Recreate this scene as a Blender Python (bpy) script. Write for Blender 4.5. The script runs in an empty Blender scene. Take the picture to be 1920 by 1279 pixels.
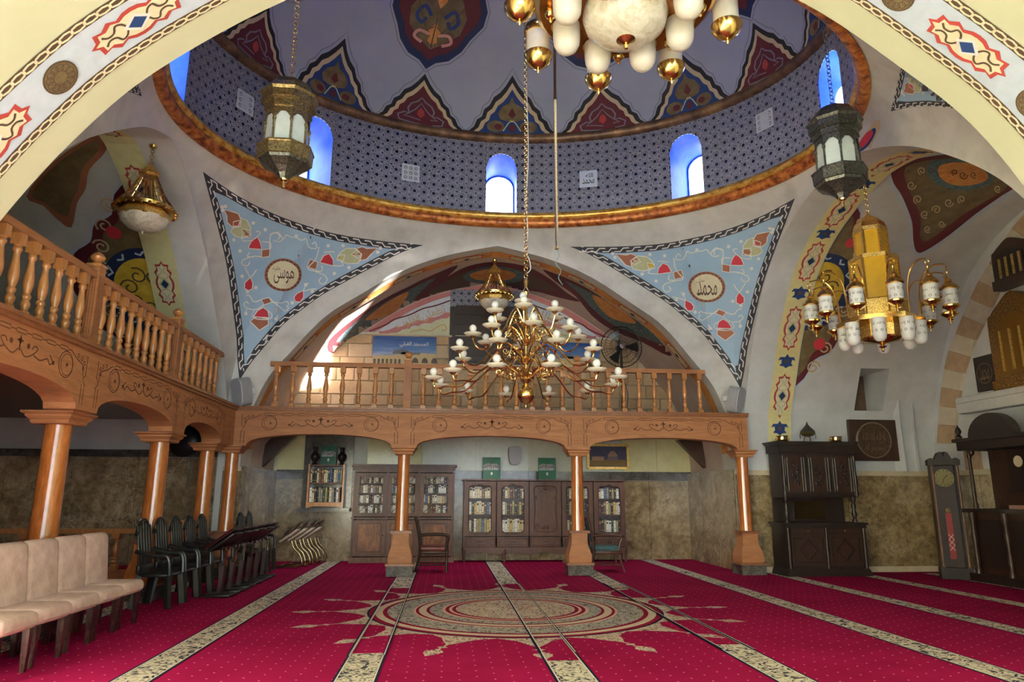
import bpy, bmesh, math, random
from mathutils import Vector, Matrix
from mathutils.bvhtree import BVHTree
PI = math.pi
SC = bpy.context.scene
COL = SC.collection
rnd = random.Random(7)

# ------------------------------------------------------------------ camera
FPX = 1310.0
PITCH, YAW, ROLL = math.radians(12.47), math.radians(5.25), math.radians(0.2)
EYE = Vector((0, 0, 1.5))
_cy, _sy, _cp, _sp = math.cos(YAW), math.sin(YAW), math.cos(PITCH), math.sin(PITCH)
FWD = Vector((_sy*_cp, _cy*_cp, _sp))
_R = Vector((_cy, -_sy, 0)); _U = _R.cross(FWD)
RGT = _R*math.cos(ROLL) + _U*math.sin(ROLL)
UPV = -_R*math.sin(ROLL) + _U*math.cos(ROLL)
cam = bpy.data.cameras.new('camera'); cam.sensor_width = 36.0; cam.sensor_fit = 'HORIZONTAL'
cam.lens = FPX/1920*36.0; cam.clip_start = 0.05; cam.clip_end = 200
camo = bpy.data.objects.new('camera', cam); COL.objects.link(camo)
camo.matrix_world = Matrix(((RGT.x, UPV.x, -FWD.x, EYE.x), (RGT.y, UPV.y, -FWD.y, EYE.y),
                            (RGT.z, UPV.z, -FWD.z, EYE.z), (0, 0, 0, 1)))
SC.camera = camo
# ------------------------------------------------------------------ world, sun, exposure
world = bpy.data.worlds.new('world'); SC.world = world; world.use_nodes = True
bg = world.node_tree.nodes['Background']
bg.inputs[0].default_value = (0.78, 0.89, 1.0, 1); bg.inputs[1].default_value = 6.0
SUN_FROM, SUN_TO = Vector((4.66, 7.06, 8.0)), Vector((-3.38, 17.3, 4.75))
sun = bpy.data.lights.new('sun_offscreen', 'SUN'); sun.energy = 110; sun.angle = math.radians(1.2); sun.color = (1, 0.95, 0.86)
suno = bpy.data.objects.new('sun_offscreen', sun); COL.objects.link(suno)
suno.rotation_euler = (SUN_TO-SUN_FROM).to_track_quat('-Z', 'Y').to_euler()
suno.location = (30, -30, 20)
SC.view_settings.view_transform = 'Standard'; SC.view_settings.look = 'None'
SC.view_settings.exposure = 0.6; SC.view_settings.gamma = 1.0
SC.view_settings.use_curve_mapping = False
SC.cycles.max_bounces = 8; SC.cycles.diffuse_bounces = 4; SC.cycles.glossy_bounces = 3
SC.cycles.transmission_bounces = 6; SC.cycles.transparent_max_bounces = 8
SC.cycles.sample_clamp_indirect = 6.0
SC.cycles.use_denoising = True

def area(name, loc, to, sx, sy, energy, color=(1, 1, 1), portal=False, spread=None):
    l = bpy.data.lights.new(name, 'AREA'); l.shape = 'RECTANGLE'; l.size = sx; l.size_y = sy
    l.energy = energy; l.color = color
    if portal: l.cycles.is_portal = True
    if spread: l.spread = spread
    o = bpy.data.objects.new(name, l); COL.objects.link(o); o.location = loc
    o.rotation_euler = (Vector(to)-Vector(loc)).to_track_quat('-Z', 'Z').to_euler()
    return o
def point(name, loc, energy, color, r=0.05):
    l = bpy.data.lights.new(name, 'POINT'); l.energy = energy; l.color = color; l.shadow_soft_size = r
    o = bpy.data.objects.new(name, l); COL.objects.link(o); o.location = loc
    return o

# ------------------------------------------------------------------ room dimensions (metres)
XL, XR, YN, YB = -4.33, 6.20, 5.75, 14.30        # the domed bay
CX, CYB = 1.0, 10.1
YW = 17.3                                        # end wall behind the back gallery
XW, XE = -12.0, 10.45                            # west and east end walls
ZR = 7.08                                        # springing of the drum
RC, RA, RB = (0.98, 9.87), 5.2, 3.98             # drum ellipse

def pix(x, y):
    return (FWD + RGT*((x-960)/FPX) + UPV*((640-y)/FPX)).normalized()
def at(x, y, ax, v):
    d = pix(x, y); i = 'xyz'.index(ax)
    return EYE + d*((v-EYE[i])/d[i])

# ------------------------------------------------------------------ mesh helpers
def S(*c):
    if len(c) == 1: c = c[0]
    f = lambda u: u/12.92 if u <= 0.04045 else ((u+0.055)/1.055)**2.4
    return tuple(f(v/255) for v in c[:3]) + (1,)

class G:
    def __init__(s): s.v = []; s.f = []
    def add(s, vs, fs):
        n = len(s.v); s.v += [tuple(v) for v in vs]; s.f += [tuple(i+n for i in f) for f in fs]; return s
    def box(s, x0, x1, y0, y1, z0, z1):
        vs = [(x, y, z) for z in (z0, z1) for y in (y0, y1) for x in (x0, x1)]
        return s.add(vs, [(0, 2, 3, 1), (4, 5, 7, 6), (0, 1, 5, 4), (2, 6, 7, 3), (0, 4, 6, 2), (1, 3, 7, 5)])
    def cbox(s, c, d):
        return s.box(c[0]-d[0]/2, c[0]+d[0]/2, c[1]-d[1]/2, c[1]+d[1]/2, c[2]-d[2]/2, c[2]+d[2]/2)
    def obox(s, a, b, w, h, up=(0, 0, 1)):                # bar of section w x h from a to b
        a, b, up = Vector(a), Vector(b), Vector(up); d = (b-a).normalized(); x = d.cross(up)
        if x.length < 1e-4: x = d.cross(Vector((1, 0, 0)))
        x.normalize(); y = x.cross(d)
        vs = [p + x*(i*w/2) + y*(j*h/2) for p in (a, b) for i, j in ((-1, -1), (1, -1), (1, 1), (-1, 1))]
        return s.add(vs, [(0, 1, 2, 3), (7, 6, 5, 4), (0, 4, 5, 1), (1, 5, 6, 2), (2, 6, 7, 3), (3, 7, 4, 0)])
    def lathe(s, prof, n=16, c=(0, 0, 0), rot=0.0, cap=True, sx=1, sy=1, frame=None):
        vs = []; fs = []
        for r, z in prof:
            for k in range(n):
                a = rot + 2*PI*k/n
                p = (r*math.cos(a)*sx, r*math.sin(a)*sy, z)
                vs.append(frame(p) if frame else (c[0]+p[0], c[1]+p[1], c[2]+p[2]))
        m = len(prof)
        for i in range(m-1):
            for k in range(n):
                fs.append((i*n+k, i*n+(k+1) % n, (i+1)*n+(k+1) % n, (i+1)*n+k))
        if cap:
            if prof[0][0] > 1e-5: fs.append(tuple(range(n-1, -1, -1)))
            if prof[-1][0] > 1e-5: fs.append(tuple(range((m-1)*n, m*n)))
        return s.add(vs, fs)
    def tube(s, path, r, n=6, closed=False):
        path = [Vector(p) for p in path]; m = len(path); vs = []; fs = []; N = None
        for i, p in enumerate(path):
            if closed: t = path[(i+1) % m]-path[i-1]
            else: t = path[min(i+1, m-1)]-path[max(i-1, 0)]
            t.normalize()
            if N is None:
                N = t.cross(Vector((0, 0, 1)))
                if N.length < 1e-3: N = t.cross(Vector((1, 0, 0)))
            N = (N - t*N.dot(t)).normalized(); Bn = t.cross(N)
            rr = r[i] if isinstance(r, (list, tuple)) else r
            for k in range(n):
                a = 2*PI*k/n; vs.append(p + (N*math.cos(a)+Bn*math.sin(a))*rr)
        for i in range(m if closed else m-1):
            j = (i+1) % m
            for k in range(n): fs.append((i*n+k, i*n+(k+1) % n, j*n+(k+1) % n, j*n+k))
        if not closed: fs += [tuple(range(n-1, -1, -1)), tuple(range((m-1)*n, m*n))]
        return s.add(vs, fs)
    def prism(s, poly, ax, a, b):                        # polygon in the two other axes, extruded along ax
        n = len(poly); m = {'x': lambda p, t: (t, p[0], p[1]), 'y': lambda p, t: (p[0], t, p[1]), 'z': lambda p, t: (p[0], p[1], t)}[ax]
        vs = [m(p, a) for p in poly] + [m(p, b) for p in poly]
        fs = [tuple(range(n-1, -1, -1)), tuple(range(n, 2*n))] + [(i, (i+1) % n, n+(i+1) % n, n+i) for i in range(n)]
        return s.add(vs, fs)
    def ball(s, c, r, sc=(1, 1, 1), n=12, m=8):
        return s.lathe([(max(1e-6, math.sin(PI*i/m))*r, -math.cos(PI*i/m)*r*sc[2]) for i in range(m+1)], n, c, sx=sc[0], sy=sc[1])
    def grid(s, rows):                                   # rows of points
        m = len(rows[0]); vs = [p for r in rows for p in r]
        return s.add(vs, [(i*m+k, i*m+k+1, (i+1)*m+k+1, (i+1)*m+k) for i in range(len(rows)-1) for k in range(m-1)])
    def xf(s, M): s.v = [tuple(M @ Vector(v)) for v in s.v]; return s
    def mesh(s, name, mt, smooth=True, ang=0.7):
        me = bpy.data.meshes.new(name); me.from_pydata(s.v, [], s.f); 
        if mt: me.materials.append(mt)
        if smooth:
            me.polygons.foreach_set('use_smooth', [True]*len(me.polygons))
            me.set_sharp_from_angle(angle=ang)
        me.update(); return me
    def build(s, name, mt, parent=None, loc=None, smooth=True, ang=0.7, fixn=True):
        me = s.mesh(name, mt, smooth, ang)
        if fixn:
            bm = bmesh.new(); bm.from_mesh(me); bmesh.ops.recalc_face_normals(bm, faces=bm.faces); bm.to_mesh(me); bm.free()
        return inst(name, me, parent, loc)
def inst(name, me, parent=None, loc=None, rot=None, scale=None):
    o = bpy.data.objects.new(name, me); COL.objects.link(o)
    if parent: o.parent = parent
    if loc is not None: o.location = loc
    if rot is not None: o.rotation_euler = rot
    if scale is not None: o.scale = scale
    return o
def tag(o, label, cat, group=None, kind=None):
    o['label'] = label; o['category'] = cat
    if group: o['group'] = group
    if kind: o['kind'] = kind
    return o
def thing(name, label, cat, loc=(0, 0, 0), rz=0, group=None):
    o = bpy.data.objects.new(name, None); COL.objects.link(o); o.empty_display_size = 0.1
    o.location = loc; o.rotation_euler = (0, 0, rz)
    return tag(o, label, cat, group)
def struct(o, label=None):
    o['kind'] = 'structure'
    if label: o['label'] = label
    return o
def dup(root, loc=None, rz=None, label=None, group=None):
    kids = {}
    for o in bpy.data.objects:
        if o.parent: kids.setdefault(o.parent, []).append(o)
    def cp(o, par):
        c = o.copy(); COL.objects.link(c)
        if par: c.parent = par
        for ch in kids.get(o, []): cp(ch, c)
        return c
    r = cp(root, None)
    if loc is not None: r.location = loc
    if rz is not None: r.rotation_euler = (0, 0, rz)
    if label: r['label'] = label
    if group: r['group'] = group
    return r
def crom(pts, n=6, closed=False):                        # Catmull-Rom through points of any dimension
    P = [tuple(p) for p in pts]; out = []; m = len(P)
    for i in range(m if closed else m-1):
        if closed: p0, p1, p2, p3 = P[i-1], P[i], P[(i+1) % m], P[(i+2) % m]
        else: p0, p1, p2, p3 = P[max(i-1, 0)], P[i], P[i+1], P[min(i+2, m-1)]
        for k in range(n):
            t = k/n
            out.append(tuple(0.5*((2*b)+(c-a)*t+(2*a-5*b+4*c-d)*t*t+(-a+3*b-3*c+d)*t**3) for a, b, c, d in zip(p0, p1, p2, p3)))
    if not closed: out.append(P[-1])
    return out

# ------------------------------------------------------------------ decals: flat art laid on a surface
def stroke(path, w, closed=False):
    P = [Vector(p) for p in path]; m = len(P); L = []; Rr = []
    for i in range(m):
        t = (P[(i+1) % m]-P[i-1]) if closed else (P[min(i+1, m-1)]-P[max(i-1, 0)])
        if t.length < 1e-9: t = Vector((1, 0))
        t.normalize(); n = Vector((-t.y, t.x)); ww = (w[i] if isinstance(w, (list, tuple)) else w)/2
        L.append(P[i]+n*ww); Rr.append(P[i]-n*ww)
    return [[tuple(L[i]), tuple(L[(i+1) % m]), tuple(Rr[(i+1) % m]), tuple(Rr[i])] for i in range(m if closed else m-1)]
def disc(c, r, n=20, ry=None, a0=0, a1=2*PI):
    ry = r if ry is None else ry
    full = abs(a1-a0-2*PI) < 1e-6
    return [(c[0]+r*math.cos(a0+(a1-a0)*k/(n if full else n-1)), c[1]+ry*math.sin(a0+(a1-a0)*k/(n if full else n-1))) for k in range(n)]
def ringp(c, r0, r1, n=24, q=1.0):
    A = disc(c, r0, n, r0*q); B = disc(c, r1, n, r1*q)
    return [[A[i], A[(i+1) % n], B[(i+1) % n], B[i]] for i in range(n)]
def tf(polys, M):                                        # 2d affine: function on points
    return [[M(p) for p in q] for q in polys]
def decal(name, polys, proj, mt, parent, step=None, off=0.004, kind=None, label=None):
    bm = bmesh.new()
    for q in polys:
        if isinstance(q, dict):                          # ready triangulated text
            vs = [bm.verts.new((p[0], p[1], 0)) for p in q['v']]
            for fc in q['f']:
                try: bm.faces.new([vs[i] for i in fc])
                except ValueError: pass
            continue
        if len(q) < 3: continue
        vs = [bm.verts.new((p[0], p[1], 0)) for p in q]
        try: bm.faces.new(vs)
        except ValueError: pass
    bm.normal_update()
    big = [f for f in bm.faces if len(f.verts) > 4]
    if big: bmesh.ops.triangulate(bm, faces=big)
    if step:
        sx, sy = step if isinstance(step, tuple) else (step, step)
        for ax, st in ((0, sx), (1, sy)):
            lo = min(v.co[ax] for v in bm.verts); hi = max(v.co[ax] for v in bm.verts)
            k = math.floor(lo/st)+1
            while k*st < hi:
                pt = [0, 0, 0]; pt[ax] = k*st; no = [0, 0, 0]; no[ax] = 1
                bmesh.ops.bisect_plane(bm, geom=bm.verts[:]+bm.edges[:]+bm.faces[:], dist=1e-6, plane_co=pt, plane_no=no)
                k += 1
    bad = []
    for v in bm.verts:
        r = proj(v.co.x, v.co.y)
        if r is None: bad.append(v)
        else: v.co = r[0]+r[1]*off
    if bad: bmesh.ops.delete(bm, geom=bad, context='VERTS')
    me = bpy.data.meshes.new(name); bm.to_mesh(me); bm.free(); me.materials.append(mt)
    o = inst(name, me, parent)
    if parent: o.matrix_parent_inverse = Matrix.Identity(4)
    if kind: o['kind'] = kind
    if label: o['label'] = label
    return o
def plane_proj(o, u, v):                                 # flat surface: origin, u and v directions
    o, u, v = Vector(o), Vector(u), Vector(v); n = u.cross(v).normalized()
    return lambda x, y: (o+u*x+v*y, n)
AR = {'ا': (0xFE8D, 2), 'ب': (0xFE8F, 4), 'ت': (0xFE95, 4), 'ج': (0xFE9D, 4), 'ح': (0xFEA1, 4), 'خ': (0xFEA5, 4), 'د': (0xFEA9, 2),
      'ذ': (0xFEAB, 2), 'ر': (0xFEAD, 2), 'س': (0xFEB1, 4), 'ص': (0xFEB9, 4), 'ط': (0xFEC1, 4), 'ع': (0xFEC9, 4), 'ق': (0xFED5, 4), 'ك': (0xFED9, 4),
      'ل': (0xFEDD, 4), 'م': (0xFEE1, 4), 'ن': (0xFEE5, 4), 'ه': (0xFEE9, 4), 'و': (0xFEED, 2), 'ى': (0xFEEF, 2), 'ي': (0xFEF1, 4), 'ئ': (0xFE89, 4), 'إ': (0xFE87, 2), 'أ': (0xFE83, 2)}
def shape(s):
    out = []
    for w in s.split(' '):
        g = []
        for i, c in enumerate(w):
            base, n = AR[c]
            prev = i > 0 and AR[w[i-1]][1] == 4; nxt = n == 4 and i < len(w)-1
            g.append(chr(base + ((3 if prev else 2) if nxt else (1 if prev else 0))))
        out.append(''.join(reversed(g)))
    return ' '.join(reversed(out))
_tc = {}
def text2d(s, cx, cy, width, height=None, rot=0, flipy=False, arabic=True):
    key = (s, arabic)
    if key not in _tc:
        c = bpy.data.curves.new('lettering', 'FONT'); c.body = shape(s) if arabic else s; c.resolution_u = 3
        o = bpy.data.objects.new('lettering', c); COL.objects.link(o); bpy.context.view_layer.update()
        me = o.to_mesh(); V = [(v.co.x, v.co.y) for v in me.vertices]; Fc = [tuple(p.vertices) for p in me.polygons]
        o.to_mesh_clear(); bpy.data.objects.remove(o); bpy.data.curves.remove(c); _tc[key] = (V, Fc)
    V, Fc = _tc[key]
    x0, x1 = min(p[0] for p in V), max(p[0] for p in V); y0, y1 = min(p[1] for p in V), max(p[1] for p in V)
    k = width/(x1-x0); ky = (height/(y1-y0)) if height else k
    if flipy: ky = -ky
    c, sn = math.cos(rot), math.sin(rot); out = []
    for x, y in V:
        a, b = (x-(x0+x1)/2)*k, (y-(y0+y1)/2)*ky
        out.append((cx+a*c-b*sn, cy+a*sn+b*c))
    return {'v': out, 'f': Fc}

# ------------------------------------------------------------------ materials
class N:
    def __init__(s, name, rough=0.6, metal=0.0):
        s.m = bpy.data.materials.new(name); s.m.use_nodes = True; s.t = s.m.node_tree
        s.b = s.t.nodes['Principled BSDF']; s.b.inputs['Roughness'].default_value = rough; s.b.inputs['Metallic'].default_value = metal
    def n(s, typ, **k):
        d = s.t.nodes.new(typ)
        for a, v in k.items():
            if a.startswith('i_'):
                key = a[2:].replace('_', ' ')
                d.inputs[int(key) if key.isdigit() else key].default_value = v
            else: setattr(d, a, v)
        return d
    def l(s, a, b): s.t.links.new(a, b)
    def coord(s, which='Object', scale=(1, 1, 1), rot=(0, 0, 0)):
        tc = s.n('ShaderNodeTexCoord'); mp = s.n('ShaderNodeMapping'); mp.inputs['Scale'].default_value = scale; mp.inputs['Rotation'].default_value = rot
        s.l(tc.outputs[which], mp.inputs['Vector']); return mp.outputs[0]
    def ramp(s, fac, stops, interp='LINEAR'):
        r = s.n('ShaderNodeValToRGB'); e = r.color_ramp.elements; r.color_ramp.interpolation = interp
        while len(e) < len(stops): e.new(0.5)
        for i, (p, c) in enumerate(stops): e[i].position = p; e[i].color = c
        s.l(fac, r.inputs[0]); return r.outputs[0]
    def mix(s, fac, a, b, mode='MIX'):
        m = s.n('ShaderNodeMix', data_type='RGBA', blend_type=mode)
        for inp, v in ((m.inputs['Factor'], fac), (m.inputs['A'], a), (m.inputs['B'], b)):
            if hasattr(v, 'is_linked'): s.l(v, inp)
            elif isinstance(v, (int, float)): inp.default_value = v
            else: inp.default_value = v
        return m.outputs['Result']
    def math(s, op, a, b=0.0):
        m = s.n('ShaderNodeMath', operation=op)
        for i, v in enumerate((a, b)):
            if hasattr(v, 'is_linked'): s.l(v, m.inputs[i])
            else: m.inputs[i].default_value = v
        return m.outputs[0]
    def noise(s, vec, scale, detail=4, rough=0.55, dist=0.0):
        d = s.n('ShaderNodeTexNoise'); d.inputs['Scale'].default_value = scale; d.inputs['Detail'].default_value = detail
        d.inputs['Roughness'].default_value = rough; d.inputs['Distortion'].default_value = dist
        s.l(vec, d.inputs['Vector']); return d.outputs['Fac']
    def bump(s, h, strength=0.2, dist=0.01):
        b = s.n('ShaderNodeBump'); b.inputs['Strength'].default_value = strength; b.inputs['Distance'].default_value = dist
        s.l(h, b.inputs['Height']); s.l(b.outputs[0], s.b.inputs['Normal'])
    def col(s, c):
        if hasattr(c, 'is_linked'): s.l(c, s.b.inputs['Base Color'])
        else: s.b.inputs['Base Color'].default_value = c
        return s
def plain(name, c, rough=0.6, metal=0.0, spec=None, emit=None, var=0.06):
    m = N(name, rough, metal)
    v = m.coord('Object'); nz = m.noise(v, 9.0, 3)
    lo = tuple(x*(1-var) for x in c[:3])+(1,); hi = tuple(min(1, x*(1+var)) for x in c[:3])+(1,)
    m.col(m.ramp(nz, [(0.3, lo), (0.7, hi)]))
    if spec is not None: m.b.inputs['Specular IOR Level'].default_value = spec
    if emit: m.b.inputs['Emission Color'].default_value = c; m.b.inputs['Emission Strength'].default_value = emit
    return m.m
def mottle(name, stops, scale=3, rough=0.6, metal=0.0, bump=0.0, stretch=(1, 1, 1), detail=5, dist=0.0, bscale=None, spec=None):
    m = N(name, rough, metal); v = m.coord('Object', stretch); nz = m.noise(v, scale, detail, 0.6, dist)
    m.col(m.ramp(nz, stops))
    if bump: m.bump(m.noise(v, bscale or scale*3, 4) if bscale else nz, bump)
    if spec is not None: m.b.inputs['Specular IOR Level'].default_value = spec
    return m.m
def woodm(name, dark, mid, light, scale=(1, 1, 1), rough=0.35, freq=6, coat=0.0):
    m = N(name, rough); v = m.coord('Object', scale)
    a = m.noise(v, freq, 6, 0.6, 1.5); b = m.noise(v, freq*5, 3, 0.6)
    f = m.math('ADD', m.math('MULTIPLY', a, 0.75), m.math('MULTIPLY', b, 0.25))
    m.col(m.ramp(f, [(0.32, dark), (0.5, mid), (0.68, light)]))
    m.b.inputs['Coat Weight'].default_value = coat; m.b.inputs['Coat Roughness'].default_value = 0.12
    return m.m
def glassm(name, tint=(0.9, 0.95, 1, 1), alpha=0.18, rough=0.05):
    m = N(name, rough); m.col(tint); m.b.inputs['Alpha'].default_value = alpha; m.b.inputs['Specular IOR Level'].default_value = 0.6
    return m.m
def marblem(name, dark, mid, light, vein, scale=1.0, rough=0.18):
    m = N(name, rough); v = m.coord('Object')
    a = m.noise(v, 2.2*scale, 6, 0.62, 0.8); b = m.noise(v, 9*scale, 5, 0.65, 0.5)
    base = m.ramp(m.math('ADD', m.math('MULTIPLY', a, 0.6), m.math('MULTIPLY', b, 0.4)), [(0.36, dark), (0.5, mid), (0.62, light)])
    w = m.noise(v, 3.1*scale, 7, 0.7, 2.2)
    line = m.ramp(m.math('ABSOLUTE', m.math('SUBTRACT', w, 0.5)), [(0.0, (1, 1, 1, 1)), (0.022, (0, 0, 0, 1))])
    gate = m.ramp(m.noise(v, 1.3*scale, 3), [(0.48, (0, 0, 0, 1)), (0.62, (1, 1, 1, 1))])
    m.col(m.mix(m.math('MULTIPLY', m.math('MULTIPLY', line, gate), 0.6), base, vein)); return m.m

PLASTER = mottle('plaster', [(0.3, S(190, 187, 182)), (0.5, S(208, 206, 201)), (0.7, S(220, 219, 215))], 2.2, 0.55, bump=0.12, bscale=7)
PLASTER_SIDE = mottle('plaster_side', [(0.3, S(204, 206, 206)), (0.7, S(226, 228, 230))], 1.8, 0.6, bump=0.06, bscale=6)
CREAM = mottle('cream_paint', [(0.3, S(204, 204, 172)), (0.7, S(216, 216, 188))], 1.2, 0.5, bump=0.03, bscale=5)
YELLOW = plain('yellow_paint', S(232, 222, 160), 0.6)
PALEYEL = plain('pale_yellow_paint', S(226, 222, 170), 0.55)
LILAC = mottle('lilac_paint', [(0.3, S(158, 164, 182)), (0.7, S(170, 175, 192))], 1.0, 0.7)
SKYB = mottle('sky_blue_paint', [(0.3, S(158, 192, 220)), (0.7, S(174, 204, 228))], 1.5, 0.6)
PALEB = plain('pale_blue_paint', S(206, 218, 236), 0.6)
WHITEP = plain('white_paint', S(240, 238, 234), 0.6)
BLACKP = plain('black_paint', S(34, 33, 38), 0.7)
CHARC = plain('charcoal_paint', S(58, 58, 66), 0.7)
NAVY = plain('navy_paint', S(26, 42, 84), 0.7)
BLUE = plain('blue_paint', S(32, 58, 116), 0.7)
MAROON = plain('maroon_paint', S(94, 30, 42), 0.7)
REDP = plain('red_paint', S(196, 52, 70), 0.7)
BRICKP = plain('brick_red_paint', S(170, 62, 58), 0.7)
BROWNP = plain('brown_paint', S(160, 100, 76), 0.7)
DBROWN = plain('dark_brown_paint', S(84, 62, 48), 0.7)
TANP = plain('tan_paint', S(206, 186, 150), 0.7)
CREAMP = plain('cream_line_paint', S(232, 224, 192), 0.7)
SAGE = plain('sage_paint', S(196, 200, 160), 0.7)
OCHRE = mottle('ochre_paint', [(0.35, S(196, 158, 46)), (0.65, S(222, 190, 70))], 6, 0.7)
ORANGEP = mottle('orange_paint', [(0.35, S(190, 120, 56)), (0.65, S(214, 150, 84))], 6, 0.7)
PINKP = plain('pink_paint', S(206, 150, 140), 0.7)
OLIVEP = mottle('olive_brown_paint', [(0.35, S(96, 80, 56)), (0.65, S(120, 104, 74))], 5, 0.7)
TEALP = mottle('teal_paint', [(0.3, S(48, 74, 92)), (0.5, S(78, 100, 108)), (0.7, S(120, 132, 124))], 14, 0.7)
GREYP = plain('grey_paint', S(120, 122, 132), 0.7)
GOLDLET = plain('gold_lettering', S(196, 168, 112), 0.6)
WINBLUE = mottle('window_reveal_blue', [(0.3, S(52, 104, 216)), (0.7, S(84, 140, 236))], 2, 0.5)
GOLDRIM = mottle('gilded_moulding', [(0.32, S(150, 96, 40)), (0.45, S(208, 152, 68)), (0.6, S(238, 200, 110)), (0.75, S(180, 116, 52))], 6, 0.32, metal=0.55, bump=0.2, stretch=(1, 1, 2))
REDRIM = mottle('russet_moulding', [(0.35, S(96, 50, 26)), (0.5, S(176, 96, 46)), (0.65, S(206, 138, 70))], 8, 0.4, metal=0.3)
BROWNRIM = mottle('brown_cornice', [(0.35, S(70, 52, 44)), (0.55, S(116, 88, 66)), (0.7, S(150, 118, 88))], 3, 0.4, metal=0.3, bump=0.1)
MARBLE = marblem('brown_marble', S(84, 70, 50), S(128, 110, 84), S(158, 140, 112), S(206, 198, 182))
MARBLE2 = marblem('olive_marble', S(86, 72, 48), S(126, 108, 78), S(152, 134, 102), S(206, 196, 172), 1.3)
DMARBLE = marblem('dark_marble', S(52, 50, 48), S(74, 71, 68), S(96, 92, 88), S(150, 148, 142), 1.4)
BEIGE = mottle('beige_stone', [(0.3, S(190, 176, 146)), (0.7, S(214, 202, 176))], 4, 0.4)
OAK = woodm('oak_fascia', S(142, 92, 58), S(160, 106, 68), S(174, 120, 80), (0.35, 0.35, 3), 0.6, 4, 0.0)
OAKDK = woodm('oak_moulding', S(110, 68, 42), S(132, 84, 54), S(150, 98, 66), (1, 1, 3), 0.4, 5)
OAKLT = woodm('oak_baluster', S(160, 104, 58), S(180, 122, 72), S(198, 142, 90), (2, 2, 0.6), 0.3, 6, 0.4)
COLWOOD = woodm('column_wood', S(140, 78, 34), S(176, 104, 52), S(198, 126, 68), (2.5, 2.5, 0.45), 0.16, 4, 0.9)
CARVE = plain('carved_groove', S(88, 50, 30), 0.7)
MAHOG = woodm('mahogany', S(58, 34, 26), S(78, 47, 36), S(98, 60, 46), (3, 3, 0.6), 0.5, 4, 0.06)
WALNUT = woodm('walnut', S(66, 40, 26), S(92, 56, 36), S(124, 78, 48), (3, 3, 0.6), 0.5, 4, 0.06)
BURL = woodm('burl_walnut', S(72, 40, 24), S(116, 70, 40), S(160, 106, 62), (2, 2, 0.7), 0.5, 3, 0.06)
EBONY = woodm('ebony_oak', S(20, 12, 10), S(30, 18, 14), S(42, 26, 20), (3, 3, 0.6), 0.5, 4, 0.06)
EBONYR = woodm('ebony_panel', S(34, 18, 13), S(48, 27, 18), S(62, 36, 24), (3, 3, 0.6), 0.5, 4, 0.06)
BRASS = plain('polished_brass', S(228, 192, 128), 0.16, 1.0)
GOLDM = plain('bright_gold', S(232, 194, 118), 0.2, 1.0)
GOLDF = mottle('gold_filigree', [(0.35, S(130, 98, 44)), (0.5, S(226, 186, 100)), (0.65, S(250, 222, 150))], 60, 0.3, metal=0.85, bump=0.6)
OLDBRASS = mottle('old_brass', [(0.35, S(92, 80, 54)), (0.6, S(150, 132, 92)), (0.75, S(178, 160, 116))], 40, 0.35, metal=0.8, bump=0.5)
PEWTER = mottle('dark_pewter', [(0.35, S(58, 58, 56)), (0.6, S(98, 98, 92)), (0.75, S(132, 130, 120))], 40, 0.35, metal=0.8, bump=0.5)
CHROME = plain('chrome', S(206, 206, 208), 0.12, 1.0)
CHROMEG = plain('warm_chrome', S(196, 182, 160), 0.15, 1.0)
BLACKPL = plain('black_plastic', S(26, 30, 30), 0.3)
BLACKM = plain('black_metal', S(22, 22, 24), 0.35)
DKFAB = mottle('dark_red_vinyl', [(0.4, S(44, 26, 28)), (0.6, S(58, 34, 36))], 8, 0.4)
GREYPL = plain('grey_plastic', S(150, 152, 158), 0.5)
GREYFAB = mottle('speaker_grille', [(0.4, S(168, 170, 178)), (0.6, S(186, 188, 196))], 200, 0.7)
WHITEPL = plain('white_plastic', S(230, 230, 228), 0.4)
FROST = plain('frosted_glass', S(222, 215, 202), 0.35)
ALAB = mottle('alabaster_glass', [(0.35, S(188, 178, 156)), (0.5, S(214, 207, 190)), (0.65, S(230, 225, 213))], 5, 0.22, dist=2.5)
BULB = plain('lamp_bulb', S(244, 242, 238), 0.2)
OPAL = plain('opal_dish', S(214, 208, 192), 0.3)
AMBER = plain('amber_glass', S(206, 160, 36), 0.25)
FABRIC = mottle('blush_velvet', [(0.3, S(192, 160, 148)), (0.5, S(212, 184, 172)), (0.7, S(226, 202, 190))], 7, 0.85, bump=0.15, bscale=60)
LEGDK = woodm('dark_leg', S(38, 22, 20), S(52, 30, 28), S(64, 38, 34), (3, 3, 0.6), 0.25, 4, 0.4)
TEALFAB = mottle('teal_upholstery', [(0.4, S(50, 78, 84)), (0.6, S(66, 96, 102))], 30, 0.9)
REDLEATH = mottle('oxblood_leather', [(0.4, S(78, 26, 20)), (0.6, S(104, 38, 28))], 10, 0.4)
PANE = glassm('window_glass'); SHELFGLASS = glassm('cabinet_glass', (0.8, 0.85, 0.9, 1), 0.03)
LEDM = plain('lamp_lens', S(255, 250, 240), 0.3, emit=14.0)
SILVERP = plain('silver_paint', S(190, 196, 206), 0.5)
def stripe_mat():
    m = N('carpet_floral_border', 0.95); v = m.coord('Object')
    a = m.noise(v, 11, 1, 0.5, 1.6)
    c1 = m.ramp(a, [(0.36, S(40, 44, 66)), (0.42, S(92, 88, 84)), (0.46, S(204, 192, 172)), (0.62, S(226, 216, 196)), (0.68, S(150, 128, 118)), (0.74, S(54, 54, 70))])
    b = m.noise(v, 34, 2, 0.5, 0.8)
    m.col(m.mix(m.ramp(b, [(0.58, (0, 0, 0, 1)), (0.64, (1, 1, 1, 1))]), c1, S(178, 168, 150)))
    return m.m
FLORAL = stripe_mat()
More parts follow.
